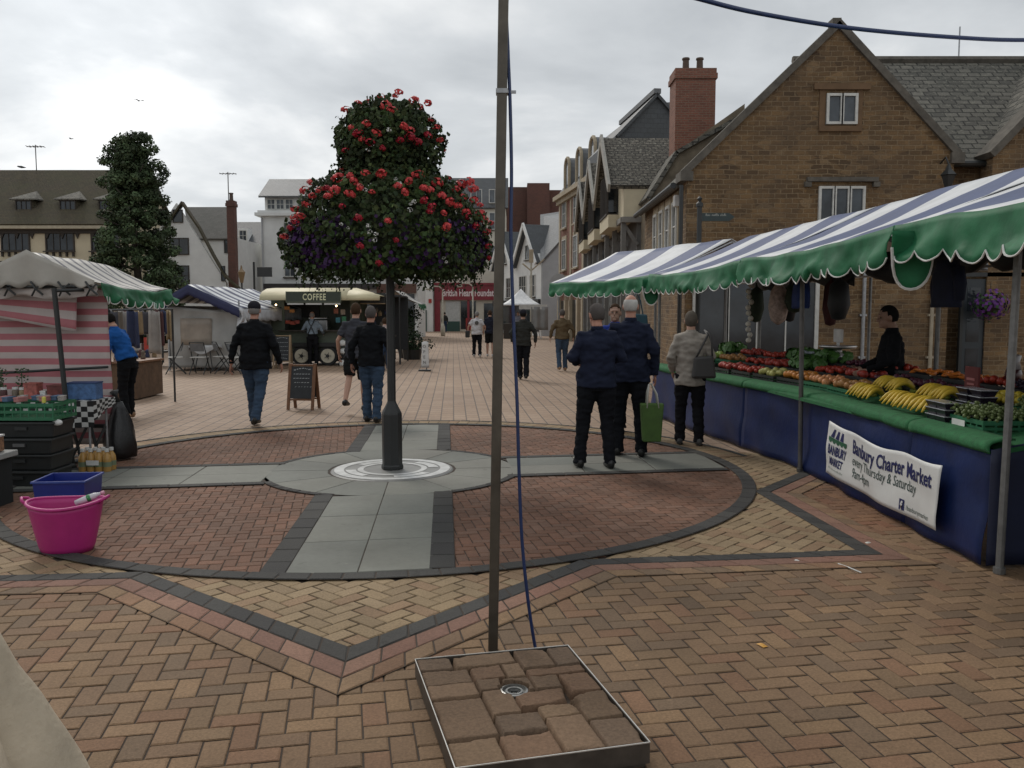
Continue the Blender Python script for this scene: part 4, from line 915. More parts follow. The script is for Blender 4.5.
def fruit(kind):
    if kind in FR: return FR[kind]
    T={'apple':('red apple',.042,(.33,.035,.022),'round'),'greenapple':('green apple',.042,(.25,.36,.05),'round'),'tomato':('red tomato',.034,(.38,.035,.015),'round'),'orange':('orange',.044,(.48,.18,.025),'round'),
       'peach':('peach',.04,(.60,.26,.10),'round'),'plum':('dark plum',.03,(.08,.012,.03),'round'),'onion':('brown onion',.042,(.36,.17,.05),'round'),'potato':('potato',.045,(.33,.23,.12),'round'),'pear':('pale pear',.042,(.42,.40,.12),'round'),
       'carrot':('orange carrot',.02,(.60,.17,.02),'long'),'cabbage':('leafy cabbage',.085,(.06,.16,.03),'leafy'),'grapes':('green grape bunch',.05,(.12,.16,.05),'bunch'),'blackgrapes':('black grape bunch',.05,(.02,.012,.03),'bunch'),'lemon':('lemon',.036,(.65,.5,.05),'round')}[kind]
    mt=plain(T[0],T[2],.5,0,.35,30); o=lump(T[0].split()[-1] if kind!='grapes' else 'grape_bunch',T[1],mt,T[3]); FR[kind]=[o,T[0],T[1],False,T[3]]; return FR[kind]
def putfruit(kind,p,where,sc_=1):
    f=fruit(kind); o=f[0]
    if f[3]: c=o.copy(); COL.objects.link(c)
    else: c=o; f[3]=True
    c.location=p; c.rotation_euler=(random.uniform(-.5,.5),random.uniform(-.5,.5),random.uniform(0,6)) if f[4]!='long' else (random.uniform(1.2,1.9),random.uniform(-.3,.3),random.uniform(-.5,.5)+1.57)
    s=random.uniform(.88,1.12)*sc_; c.scale=(s,s,s*random.uniform(.92,1.05))
    tag(c,f'{f[1]} heaped with others {where}','produce' if kind in('cabbage','carrot','onion','potato') else 'fruit',f'{f[1]}s on the fruit stall')
ROWS=[(.27,.845),(.66,.915),(1.02,.985)]
LAY=[ # front row, near to far ; (kind, d)
 [(None,5.6),('grapes',5.95),(None,6.5),(None,7.1),(None,7.6),('onion',8.25),('peach',8.85),('orange',9.4),('pear',10.0),('tomato',10.6),('apple',11.2),('potato',12.3),('orange',12.9)],
 [('grapes',5.75),('lemon',6.4),('plum',7.0),('plum',7.6),('plum',8.2),('apple',8.8),('tomato',9.4),('cabbage',10.0),('apple',10.6),('tomato',11.2),('onion',12.0),('greenapple',12.7)],
 [('blackgrapes',5.8),('blackgrapes',6.4),('tomato',7.0),('carrot',7.6),('carrot',8.2),('tomato',8.8),('plum',9.4),('cabbage',10.0),('cabbage',10.7),('tomato',11.4),('apple',12.1),('cabbage',12.8)]]
M_bcr=plain('black crate plastic',(.02,.022,.022),.5)
nm=['front','middle','back']
for r,row in enumerate(LAY):
    off,zz=ROWS[r]
    for i,(k,d) in enumerate(row):
        if not k: continue
        p=FP(d,-off,zz-.04+.0); 
        f=fruit(k)
        ang=PI/2 if d<8.8 else PI/2+.16
        crate(p,.54,.34,.11,M_green if k in('grapes','peach','onion') else M_bcr,ang,f'{"green" if k in("grapes","peach","onion") else "black"} crate of {f[1].replace(" bunch","")}s in the {nm[r]} row of the fruit stall',group=f'{nm[r]} row produce crates',tilt=0)
        rr=f[2]; nx_,ny_=(5,3) if f[4] in('round','long') else ((4,3) if f[4]=='bunch' else (3,2))
        for a in range(nx_):
            for b in range(ny_):
                px_=(a-(nx_-1)/2)*.5/nx_; py_=(b-(ny_-1)/2)*.31/ny_; dy=(1-abs(px_)*3)*.03
                q=p+V((py_*(-1 if 1 else 1)+random.uniform(-.01,.01),px_+random.uniform(-.01,.01),.095+rr*.4+dy+random.uniform(0,.02)))
                putfruit(k,q,{'front':'in a front crate','middle':'in a middle-row crate','back':'at the back'}[nm[r]] if 0 else 'in crates on the fruit stall')
# white card on grape crate
p=FP(5.95,-.27+.185,.87); m=MB(); m.box((p.x,p.y+.02,p.z),(.004,.17,.045)); tag(m.build('price_card',M_white,loc=p),'blank white price card clipped to the near green grape crate','price card')
# bananas
M_ban=plain('banana yellow',(.62,.43,.04),.5,0,.2,8); M_bant=plain('banana green stem',(.28,.3,.05),.6)
def banana_bunch(loc,n,rz,label,sc_=1):
    T=thing('banana_bunch',label,'bananas',loc,rz,'banana bunches along the counter edge')
    for i in range(n):
        a=(i-(n-1)/2)*.16; m=MB(); pts=[];rs=[]
        for k in range(9):
            t_=k/8; x=.20*t_*sc_; z=.10*math.sin(PI*(.15+.75*t_))*sc_-.045+(.02 if i%2 else .0); y=(i-(n-1)/2)*.026*(.5+t_*.7)
            pts.append((-x+.1,y,z+.04)); rs.append((.006,.012,.017,.019,.019,.018,.016,.011,.005)[k]*sc_)
        m.tube(pts,rs,7); m.build('banana',M_ban,T,True,world=False)
    m=MB(); m.ell((.1,0,.03),(.03,.02*n/3,.02)); m.build('stem',M_bant,T,True,world=False)
    return T
for i,(d,n,o) in enumerate(((7.78,7,.16),(7.52,6,.14),(7.72,7,.36),(7.44,6,.36),(6.98,8,.14),(6.74,7,.13),(6.86,6,.36),(6.52,6,.14),(6.6,6,.34))):
    banana_bunch(FP(d,-o,.86+ (.07 if o>.3 else 0)),n,random.uniform(-.25,.25),['farthest bunch of yellow bananas on the green counter edge','second yellow banana bunch from the far end of the counter edge','banana bunch lying behind the farthest front bunch','banana bunch behind the second farthest front bunch','broad yellow banana bunch above the left letters of the banner word charter','banana bunch on the counter edge just left of the stacked punnets','banana bunch behind the broad front one','banana bunch nearest the camera beside the black fruit punnets','half hidden banana bunch behind the nearest one'][i],1.12)
# punnets of dark fruit
for i,(d,o,n) in enumerate(((6.32,.12,3),(6.18,.12,3),(6.3,.34,5),(6.12,.34,5))):
    for k in range(n):
        p=FP(d,-o,.845+k*.05); T=thing('fruit_punnet',f'clear plastic punnet of dark berries in the stacks right of the bananas','punnet',p,0,'stacked berry punnets')
        m=MB(); m.hexa([(-.05,-.06,0),(.05,-.06,0),(.05,.06,0),(-.05,.06,0),(-.065,-.075,.04),(.065,-.075,.04),(.065,.075,.04),(-.065,.075,.04)]); m.build('tray',plain('dark berries',(.015,.01,.02),.25),T,world=False)
        m=MB(); m.box((0,0,.044),(.135,.155,.007)); m.build('lid_rim',plain('clear plastic rim',(.28,.29,.31),.2),T,world=False,bev=.003)
# bags of fruit at the back right, price board
for i,(d,o) in enumerate(((6.9,1.02),(6.55,1.05),(6.2,1.02),(5.95,1.0),(5.7,1.04))):
    p=FP(d,-o,1.06); T=thing('fruit_bag',('clear bag of dark cherries standing at the back of the near counter'),'bag',p,random.uniform(0,3),'clear bags of cherries')
    m=MB(); m.lathe([(.05,0),(.085,.03),(.09,.09),(.075,.13)],(0,0,0),12,0,1.1,.7); m.build('cherries',plain('cherries',(.05,.008,.012),.3,0,.5,40),T,True,world=False)
    m=MB(); m.lathe([(.078,.13),(.06,.19),(.075,.24),(.05,.25),(.03,.2)],(0,0,0),12,0,1.1,.7); m.build('bag_top',plain('cloudy plastic',(.33,.32,.33),.3),T,True,world=False)
p=FP(6.75,-.6,1.02); T=thing('price_board','small dark red price board standing behind the bananas','price sign',p); m=MB(); m.box((0,0,.1),(.02,.2,.2)); m.build('panel',plain('dark red board',(.13,.02,.02),.6),T,world=False,bev=.004)
m=MB(); m.box((-.013,0,.1),(.003,.12,.02)); m.box((-.013,0,.06),(.003,.1,.015)); m.build('chalk_marks',plain('pink chalk',(.4,.15,.14),.8),T,world=False)
# weighing scales & white bags further along
p=FP(9.9,-1.0,1.1); T=thing('weighing_scale','white and steel weighing scale at the back of the counter','scale',p); m=MB(); m.lathe([(.12,0),(.13,.06),(.05,.08),(.05,.12),(.2,.13),(.22,.16),(.2,.165),(0,.15)],(0,0,0),16); m.build('pan_and_body',M_steel,T,True,world=False)
m=MB(); m.box((0,.0,.28),(.04,.22,.16)); m.box((0,0,.16),(.03,.04,.2)); m.build('dial_head',M_white,T,world=False,bev=.01)
p=FP(10.7,-1.0,1.10); T=thing('carrier_bag_roll','folded pale blue and white carrier bags at the back of the counter','bags',p); m=MB(); m.grid(lambda u,v:V((.12*(v-.5),.5*(u-.5),.05+.02*math.sin(u*7)*math.cos(v*5))),12,6); m.build('bag_stack',plain('pale bag plastic',(.4,.45,.5),.4),T,True,world=False,solid=.03)
# rolled back sheets and clutter slung under the back of the canopies
M_roll=plain('dark rolled tarpaulin',(.018,.022,.026),.6,0,.4,5,.3)
for i,(S,a,b) in enumerate(((S1,(4.5,3.0),(4.45,6.4)),(S2,(4.4,6.6),(4.3,10.2)),(S3,(4.25,10.5),(3.9,13.9)))):
    m=MB(); n=28; pts=[V((lerp(a[0],b[0],k/n),lerp(a[1],b[1],k/n),2.22-.10*abs(math.sin(k/n*PI*3))+.03*noise.noise(V((k*.4,i,0))))) for k in range(n+1)]
    m.tube(pts,[(.07+.03*noise.noise(V((k*.7,i,3))),.12+.05*noise.noise(V((k*.5,i,9)))) for k in range(n+1)],10); m.build('rolled_sheet',M_roll,S,True)
    m=MB(); m.grid(lambda u,v:V((lerp(a[0],b[0],u)+.03*math.sin(u*40),lerp(a[1],b[1],u),2.35-(.28+.10*math.sin(u*9+i))*v)),40,4); m.build('back_valance',M_roll,S,True,solid=.01)
for i in range(6):
    d=10.2+i*.6; x=3.95+.15*math.sin(i*2.1); z=2.12; w_=random.uniform(.08,.14); h=random.uniform(.2,.5); T=thing('hanging_bag','small dark bag of goods hanging from the stall frame under the canopy','bag',(x,d,z),0,'dark bags hanging under the canopies')
    m=MB(); m.lathe([(.01,0),(.02,-.06),(w_*.8,-.12),(w_,-.12-h*.6),(w_*.6,-.12-h),(.01,-.14-h)],(0,0,0),10); m.build('bag_body',[M_roll,plain('maroon sack',(.06,.015,.015),.8,0,.3,8),plain('dull green sack',(.02,.035,.02),.8,0,.3,8)][i%3],T,True,world=False); m=MB(); m.tube([(0,0,.1),(0,0,-.02)],.005,5); m.build('string',M_galv,T,world=False)
# things hanging inside the canopies
def hangcloth(name,label,cat,p,w_,h,mat,seed=0,group=None,par=None):
    m=MB(); m.grid(lambda u,v:V(p)+V((.06*math.sin(u*7+seed)*v,(u-.5)*w_*(1+.1*math.sin(v*5+seed)),-h*v*(1-.08*math.sin(u*9+seed)))),14,10); a=m.build(name,mat,loc=p,smooth=True,solid=.05)
    return tag(a,label,cat,group)
def coat(label,p,mat,w_=.45,h=.75,seed=0,cat='jacket',name='hanging_jacket'):
    T=thing(name,label,cat,p); m=MB(); rs=[]
    for k in range(8):
        t_=k/7; ww=w_*(.35+.65*min(1,t_*3.2))*(1+.08*math.sin(t_*6+seed)); rs.append([V((math.cos(a)*.09*(1+.2*math.sin(3*a+seed)),math.sin(a)*ww/2,-.08-h*t_)) for a in [2*PI*j/14 for j in range(14)]])
    m.rings(rs); m.build('jacket_body',mat,T,True,world=False)
    for s in (-1,1): m=MB(); m.tube([(0,s*w_*.36,-.16),(.0,s*w_*.50,-.30),(0,s*w_*.48,-.44)],(.06,.055,.045),8); m.build('sleeve',mat,T,True,world=False)
    m=MB(); m.tube([(0,0,-.08),(0,0,0),(0,.03,.03),(0,.05,.0)],.005,5); m.build('hanger',M_galv,T,world=False)
    return T
M_navyc=plain('navy cloth',(.012,.018,.045),.9,0,.3,6,.2)
c1=P(948,283,7.6); coat('dark navy coat hanging from the stall frame at right, in front of the stone wall',(c1.x,c1.y,2.2),M_navyc,.42,.42,1)
c1=P(801,292,11.0); coat('bright blue jacket hanging under the middle canopy',(c1.x,c1.y,2.15),plain('blue cloth',(.02,.05,.2),.8,0,.3,6),.4,.35,2)
c1=P(775,300,11.6); m=MB(); 
T=thing('garlic_string','long pale string of garlic hanging beside the net bags','garlic string',(c1.x-.35,c1.y,2.2))
for k in range(12): m.ell((0+.02*math.sin(k*2),.02*math.cos(k*2.4),-.1-.075*k),.038,8,6)
m.build('garlic_bulbs',plain('garlic white',(.5,.48,.42),.6),T,True,world=False); m=MB(); m.tube([(0,0,0),(0,0,-.9)],.006,5); m.build('string',M_galv,T,world=False)
T=thing('net_bag','pale pink and white net bag of produce hanging under the canopy','net bag',(c1.x+.05,c1.y,2.15)); m=MB(); m.lathe([(.01,0),(.03,-.08),(.11,-.2),(.14,-.42),(.1,-.6),(.02,-.66)],(0,0,0),12); m.build('net',plain('net contents',(.42,.33,.29),.8,0,.5,25),T,True,world=False); m=MB(); m.tube([(0,0,.05),(0,0,-.02)],.006,5); m.build('string',M_galv,T,world=False)
c1=P(636,318,12.2); T=thing('shopping_bag','dark teal shopping bag hanging from the far end of the fruit stall frame','bag',(c1.x,c1.y,c1.z-.35)); m=MB(); m.hexa([(-.2,-.06,0),(.2,-.06,0),(.2,.06,0),(-.2,.06,0),(-.14,-.02,.42),(.16,-.02,.40),(.16,.02,.40),(-.14,.02,.42)]); m.build('bag_body',plain('teal fabric',(.01,.05,.07),.7),T,world=False,bev=.02); m=MB(); m.tube([(-.1,0,.41),(-.06,0,.6),(0,0,.72),(.06,0,.6),(.1,0,.4)],.01,6); m.build('handle',plain('teal strap',(.01,.04,.06),.7),T,world=False)
# hanging basket with purple petunias near the door
c=P(990,305,19.5); T=thing('hanging_basket','hanging basket of purple petunias by the dark door','hanging basket',c)
m=MB(); m.lathe([(.02,-.25),(.2,-.1),(.26,.02),(.2,.04)],(0,0,0),12); m.tube([(0,0,0),(0,0,.5)],.01,5); m.build('basket',M_dwood,T,world=False)
m=MB()
for i in range(260):
    d=V((random.gauss(0,1),random.gauss(0,1),random.gauss(0,.8))).normalized()*.42*random.uniform(.6,1); a=d.orthogonal().normalized()*.045; b=d.cross(a).normalized()*.045; m.face([d-a,d+b,d+a,d-b],random.choice((0,0,1)))
m.build('flowers_and_leaves',[plain('petunia purple',(.12,.03,.2),.7),plain('basket leaf',(.03,.07,.02),.7)],T,world=False)
# dark kit inside the near stall end
m=MB(); T=thing('crate_stack','black plastic crates stacked under the near end of the stall','crates',(3.6,4.7,0))
for k in range(4): b_=MB(); b_.box((0,0,.14+k*.27),(.6,.42,.25),.1*k); b_.build('crate',M_bcr,T,world=False,bev=.015)
# ---------------------------------------------------------------- left stall (red and white sheet)
M_gw=stripes('cream dark striped canvas',(.42,.40,.365),(.04,.04,.055),.34,.66,0)
M_rw=stripes('red white sheet',(.52,.45,.43),(.44,.15,.17),.138,.5,1,.6,.2)
S=thing('market_stall','left stall with cream striped canopy, red and white striped end sheet and black pole','market stall',(-5.3,10,0),group='striped market stalls')
e0,e1=V((-4.44,9.05)),V((-4.92,12.1)); r0,r1=V((-5.12,9.0)),V((-5.65,12.0))
canopy(S,e0,e1,r0,r1,1.98,2.30,vh=.22,seed=5.5,mat=M_gw,scal=.22)
# near end skirt with ties, peak
m=MB()
k0=r0+(r0-e0)*.95
def endf(u,v):
    p=lerp(k0,r0,u*2) if u<.5 else lerp(r0,e0,u*2-1); zt=lerp(1.98,2.30,u*2) if u<.5 else lerp(2.30,1.98,u*2-1)
    zb=1.93+.02*math.sin(u*40); return V((p.x,p.y-.06-.03*math.sin(u*22)*v,lerp(zt+.015,zb,v)))
m.grid(endf,60,6); m.build('gable_sheet',plain('grey cream canvas',(.38,.36,.32),.7,0,.15,3,.2),S,True,solid=.005)
m=MB(); m.grid(lambda u,v:V((lerp(-6.4,-4.42,u),9.0+.02*math.sin(u*30+v*9),1.93-.12*v-.02*math.sin(u*18))),50,3,0,lambda u,v:(u*2,v*.1)); m.build('end_valance',plain('pale canvas edge',(.45,.40,.37),.7,0,.2,4),S,True,solid=.004)
for i in range(7):
    x=-6.2+i*.29; m=MB(); m.tube([(x-.06,8.96,1.98),(x,8.93,1.91),(x+.07,8.95,1.84)],.012,5); m.tube([(x+.06,8.96,1.96),(x,8.93,1.9),(x-.05,8.95,1.83)],.01,5); m.build('tie',M_black,S)
def shf(u,v):
    x=lerp(-6.6,-4.47,u); return V((x,9.35+.03*math.sin(u*11+v*3)+.02*noise.noise(V((u*6,v*6,1))),lerp(1.92,.18,v)))
m=MB(); m.grid(shf,40,30,0,lambda u,v:(u*2,(1-v)*1.74)); m.build('end_sheet',M_rw,S,True,solid=.003)
m=MB(); m.grid(lambda u,v:V((lerp(-6.2,-4.75,u),9.22-.05*v,lerp(1.86,1.72-.28*u,v))),30,5,0,lambda u,v:(u*2,v*.3)); m.build('sheet_fold',M_rw,S,True,solid=.003)
a=G(73,470); t_=P(54,288,8.75)
pole(S,a.xy,t_.z,M_black,.026,top=t_.xy); pole(S,(-6.1,11.9),1.95,M_black,.024); pole(S,(-6.3,9.1),1.95,M_black,.024)
m=MB(); m.tube([(t_.x,t_.y,1.88),(-4.5,9.1,1.9)],.02,6); m.tube([P(0,373,9.2),P(108,367,9.28)],.016,6); m.tube([(-6.4,8.95,1.92),(-4.45,9.0,1.93)],.018,6); m.build('cross_rail',M_black,S)
# goods under the left canopy, seen past the sheet
M_goods=[plain('goods %d'%i,c,.7) for i,c in enumerate(((.05,.05,.06),(.16,.13,.1),(.3,.28,.26),(.08,.03,.03),(.03,.04,.09),(.25,.18,.1)))]
T=thing('display_table','brown crate-fronted display table beyond the person in the blue jacket','table',G(134,400)); p=G(134,400); p=V((p.x,p.y,0))
m=MB(); m.box(p+V((-.25,.5,.72)),(.75,1.3,.04)); m.build('table_top',M_wood,T)
m=MB(); m.box(p+V((-.2,.5,.36)),(.6,1.2,.66)); m.build('front_panel',plain('brown cloth',(.10,.06,.035),.9,0,.4,6,.3),T)
for i in range(12):
    q=p+V((-.5+.12*(i%4),.1+.33*(i//4)+.05*i%3,.74)); T2=thing('ornament','small grey and brown ornament on the brown display table','ornament',q,0,'ornaments on the display table'); m=MB(); m.lathe([(.04,0),(.05,.04),(.03,.1+.02*(i%3)),(.045,.14),(.0,.18)],(0,0,0),8); m.build('body',M_goods[i%6],T2,True,world=False)
    m=MB(); m.lathe([(.052,0),(.052,.012),(0,.012)],(0,0,0),8); m.build('foot',M_goods[(i+2)%6],T2,world=False)
# bags and scarves hanging further back
random.seed(11)
for i in range(12):
    px=112+i*5.2; d=13.2+.25*(i%4)+i*.2; q=P(px,311,d); h=random.uniform(.35,.75)
    m=MB(); wdt=random.uniform(.09,.2); m.grid(lambda u,v:V((q.x+(u-.5)*wdt*(1+.2*v),q.y+.03*math.sin(u*8+i),q.z-v*h+.02*math.sin(u*6))),8,8)
    tag(m.build('hanging_scarf',M_goods[i%6],loc=q,smooth=True,solid=.02),'dark scarf hanging in the row beneath the green edge of the left canopy','scarf','hanging scarves in the left stall')
T=thing('clothes_rail','dark rail carrying scarves across the back of the left stall','rail',(P(140,311,14).x,14,0)); m=MB(); a,b=P(108,310,13.2),P(172,309,15.6); m.tube([a,b],.02,6); m.build('rail',M_black,T)
for q in (a,b): m=MB(); m.tube([(q.x,q.y,0),q],.02,6); m.build('upright',M_black,T)
# small equipment beside white tent : trolley with red box
q=G(148,366); T=thing('goods_trolley','dark goods trolley with a red box between the left stall and the white tent','trolley',q)
m=MB(); m.box((q.x,q.y,.45),(1.3,.7,.06)); m.box((q.x,q.y,1.0),(1.3,.7,.05)); 
for s in(-1,1):
    for t2 in (-1,1): m.bar((q.x+s*.6,q.y+t2*.3,.12),(q.x+s*.6,q.y+t2*.3,1.5),.05)
m.box((q.x,q.y,1.45),(1.3,.7,.06)); m.build('rack',M_black,T)
for s in (-1,1): m=MB(); m.tube([(q.x+s*.5,q.y-.38,.1),(q.x+s*.5,q.y-.3,.1)],.1,12); m.build('wheel',M_bplast,T)
m=MB(); m.box((q.x+.25,q.y-.2,.7),(.42,.3,.4)); tag(m.build('red_box',plain('red plastic',(.35,.03,.015),.5),loc=(q.x+.25,q.y-.2,.5),bev=.02),'small red box standing on the dark goods trolley','box')
m=MB(); m.box((q.x-.3,q.y-.1,.6),(.5,.4,.22)); tag(m.build('white_tray',M_goods[2],loc=(q.x-.3,q.y-.1,.5),bev=.01),'pale tray on the shelf of the dark goods trolley','tray')
# ---- checked cloth table etc.
p=V((-4.75,8.95,0)); T=thing('folding_table','small folding table with black and white checked cloth before the red striped sheet','table',p)
M_chk=checker('checked cloth',(.5,.5,.48),(.012,.012,.012),15)
x0,x1,y0,y1,zt=-5.75,-4.38,8.72,9.18,.73
m=MB(); m.box(((x0+x1)/2,(y0+y1)/2,zt-.02),(x1-x0,y1-y0,.03)); m.build('table_top',M_white,T)
m=MB()
m.grid(lambda u,v:V((lerp(x0-.02,x1+.02,u),y0-.02-.015*math.sin(u*25)*v,lerp(zt+.003,zt-.30-.03*math.sin(u*5),v))),50,8,0,lambda u,v:(u*1.4,v*.33))
m.grid(lambda u,v:V((x1+.02+.015*math.sin(u*9)*v,lerp(y0-.02,y1,u),lerp(zt+.003,zt-.2+.14*u,v))),16,8,0,lambda u,v:(u*.5,v*.3))
m.grid(lambda u,v:V((lerp(x0-.02,x1+.02,u),lerp(y0-.02,y1,v),zt+.004)),8,4,0,lambda u,v:(u*1.4,v*.46)); m.build('checked_cloth',M_chk,T,True)
for (xx,yy) in ((x0+.1,y0+.05),(x1-.06,y0+.04),(x0+.1,y1-.05),(x1-.06,y1-.05)): m=MB(); m.tube([(xx,yy,0),(xx,yy,zt-.04)],.013,8); m.build('leg',M_galv,T)
T=thing('trestle_stand','black crossed folding stand under the checked table','folding stand',(-4.75,9.1,0))
for k in range(3): m=MB(); m.bar((-5.0+k*.2,8.98,0),(-4.84+k*.2,9.1,.42),.025); m.bar((-4.84+k*.2,8.98,0),(-5.0+k*.2,9.1,.42),.025); m.build('crossed_legs',M_black,T)
m=MB(); m.bar((-5.02,9.04,.43),(-4.42,9.04,.43),.04); m.build('top_bar',M_black,T)
def boxitem(name,lab,cat,c,dims,mt,rz=0,lid=None):
    T=thing(name,lab,cat,c,rz); m=MB(); m.box((0,0,dims[2]/2),dims); m.build('box_body',mt,T,world=False,bev=.008)
    m=MB(); m.box((0,0,dims[2]+.006),(dims[0]*1.03,dims[1]*1.03,.014)); m.build('lid',lid or mt,T,world=False); return T
boxitem('carton','blue patterned carton on the right end of the checked table','box',(-4.56,8.93,zt+.005),(.30,.2,.17),plain('blue carton',(.06,.13,.28),.6,0,.5,20),.1,plain('dark blue lid',(.02,.05,.14),.6))
boxitem('carton','dark red carton beside the blue carton on the checked table','box',(-4.84,8.93,zt+.005),(.17,.16,.14),plain('dark red carton',(.14,.035,.03),.6,0,.5,20))
boxitem('carton','red and cream carton on the checked table left of the black pole','box',(-5.12,8.95,zt+.005),(.14,.13,.16),plain('cream red carton',(.34,.10,.08),.6,0,.6,25))
boxitem('carton','small white tub on the checked table beside the black pole','tub',(-4.97,8.88,zt+.005),(.06,.06,.08),M_white)
for i in range(5):
    c=(-5.62+i*.1,8.92+.04*(i%2),zt+.005); T=thing('jar','small jar with pale lid at the left end of the checked table','jar',c,0,'jars on the checked table'); m=MB(); m.lathe([(.03,0),(.034,.01),(.034,.08),(.026,.1)],(0,0,0),10); m.build('glass_body',[M_goods[1],M_goods[5],M_goods[3]][i%3],T,True,world=False); m=MB(); m.lathe([(.03,.1),(.03,.125),(0,.125)],(0,0,0),10); m.build('lid',M_white,T,world=False)
for i,xx in enumerate((-5.5,-5.28)):
    c=(xx,9.02,zt+.005); T=thing('potted_plant',['small leafy pot plant at the far left of the checked table','thin twiggy pot plant between jars and red carton'][i],'plant',c); m=MB(); m.lathe([(.035,0),(.05,.09),(.045,.09)],(0,0,0),10); m.build('pot',M_goods[2],T,world=False)
    m=MB()
    for k in range(60):
        q=V((random.gauss(0,.03),random.gauss(0,.03),.1+random.random()*.22)); d=V((random.gauss(0,1),random.gauss(0,1),.4)).normalized()*.03; e=d.orthogonal().normalized()*.012; m.face([q,q+d*.5+e,q+d,q+d*.5-e])
    m.tube([(0,0,.08),(0,0,.3)],.004,5); m.build('foliage',plain('pot plant leaf',(.035,.07,.025),.7),T,world=False)
# bin bag
q=V((-4.40,9.35,0)); T=thing('bin_bag','black bin bag hanging beside the right end of the checked table','bag',q)
m=MB(); rs=[]
for k in range(10):
    t_=k/9; r=.2*math.sin(PI*(.18+.74*t_))**.5*(1.05-.62*t_); rs.append([q+V((math.cos(a)*r*(1+.1*math.sin(5*a+k)),math.sin(a)*r*(1+.1*math.cos(4*a)),.04+.62*t_)) for a in [2*PI*j/18 for j in range(18)]])
m.rings(rs); m.build('bag_body',plain('bin bag black',(.012,.012,.013),.3,0,.3,9,.5),T,True); m=MB(); m.tube([q+V((0,0,.62)),q+V((-.03,0,.72)),q+V((-.04,-.02,.78))],[.035,.02,.05],8); m.build('bag_tie',M_bplast,T,True)
# bottles pack
bp=G(93,474); 
for i in range(2):
    for j_ in range(4):
        q=V((bp.x-.125+j_*.084,bp.y+.05+i*.1,.01)); T=thing('juice_bottle','amber juice bottle with white cap in the shrink-wrapped pack on the paving','bottle',q,0,'amber juice bottles in the pack')
        m=MB(); m.lathe([(.036,0),(.042,.015),(.042,.14),(.036,.17),(.018,.2),(.016,.215)],(0,0,0),12); m.build('bottle_body',plain('amber juice',(.42,.24,.07),.25),T,True,world=False)
        m=MB(); m.lathe([(.021,.213),(.021,.245),(0,.245)],(0,0,0),10); m.build('cap',M_white,T,world=False)
        m=MB(); m.lathe([(.0428,.06),(.0428,.11)],(0,0,0),12,cap=False); m.build('label_band',plain('bottle label',(.16,.2,.12),.5),T,True,world=False)
m=MB(); m.box((bp.x-.0,bp.y-.003,.115),(.13,.004,.05)); tag(m.build('pack_label',M_white,loc=(bp.x,bp.y,.01)),'small white label on the front of the bottle pack','label')
# crates left : green on black stack
cL=V((-4.65,8.02,0)); 
for k in range(4):
    for (dx,nm_) in ((0,'right'),(-.64,'left')):
        T=thing('storage_crate','black plastic storage crate stacked under the green tray on the left','crate',cL+V((dx+.01*k,.02*(k%2),.012+k*.155)),.02*k-.03,'black storage crates in the left stack')
        m=MB(); w_,l_,h_=.6,.42,.15
        m.hexa([(-w_/2+.02,-l_/2+.02,0),(w_/2-.02,-l_/2+.02,0),(w_/2-.02,l_/2-.02,0),(-w_/2+.02,l_/2-.02,0),(-w_/2,-l_/2,h_),(w_/2,-l_/2,h_),(w_/2,l_/2,h_),(-w_/2,l_/2,h_)]); m.build('crate_body',M_bcr,T,world=False,bev=.012)
        m=MB(); m.box((0,0,h_-.01),(w_+.03,l_+.03,.022)); m.build('rim',M_bcr,T,world=False,bev=.005)
        m=MB(); m.box((.0,-l_/2-.001,h_*.6),(.11,.02,.03)); m.build('handle_grip',plain('grip grey',(.1,.1,.1),.6) if (k==2 and dx==0) else M_bcr,T,world=False)
for (dx,lab) in ((.05,'green plastic tray of packets on top of the black crates, behind the black pole'),(-.62,'green plastic tray with blue packets at the left picture edge')):
    p=cL+V((dx,0,.645)); crate(p,.62,.42,.16,M_green,.0,lab,name='goods_tray')
    m=MB(); m.box(p+V((0,0,.08)),(.58,.38,.13)); 
    for i in range(9):
        q=p+V((-.25+.065*i,random.uniform(-.12,.1),.165)); c_=boxitem('packet','small packet lying in the green trays on the crate stack','packet',q,(.055,.12,.035),[plain('packet pink',(.38,.16,.15),.6),plain('packet blue',(.07,.12,.2),.6),M_goods[2]][(i+(dx<0))%3],random.uniform(-.3,.3)); c_['group']='packets in the green trays'
m=MB(); m.box(cL+V((.27,-.2,.84)),(.03,.03,.06)); tag(m.build('yellow_tag',plain('yellow tag',(.6,.55,.1),.5),loc=cL+V((.27,-.2,.81)),bev=.008),'small yellow tag beside the black pole on the green tray','tag')
m=MB(); m.ell(cL+V((.36,-.15,.62)),(.05,.03,.03),10,6); tag(m.build('white_clip',M_white,loc=cL+V((.36,-.15,.6)),smooth=True),'white plastic bundle tied to the black pole by the crates','clip')
# left edge grey ledge with boxes
q=P(-8,466,7.0); T=thing('side_table','pale grey table corner at the left picture edge below the green tray','table',(q.x-.45,q.y,0)); m=MB(); m.box((q.x-.42,q.y,.44),(1.0,.5,.05)); m.build('table_top',plain('grey laminate',(.3,.3,.29),.5),T,bev=.008)
m=MB(); m.box((q.x-.42,q.y,.205),(.92,.42,.41)); m.build('dark_cloth',plain('black cloth',(.012,.014,.014),.9),T)
boxitem('biscuit_box','brown and white printed box on the grey table at the left edge','box',(q.x-.12,q.y,.47),(.3,.3,.13),plain('brown print',(.25,.13,.07),.6,0,.7,30),.1,M_white)
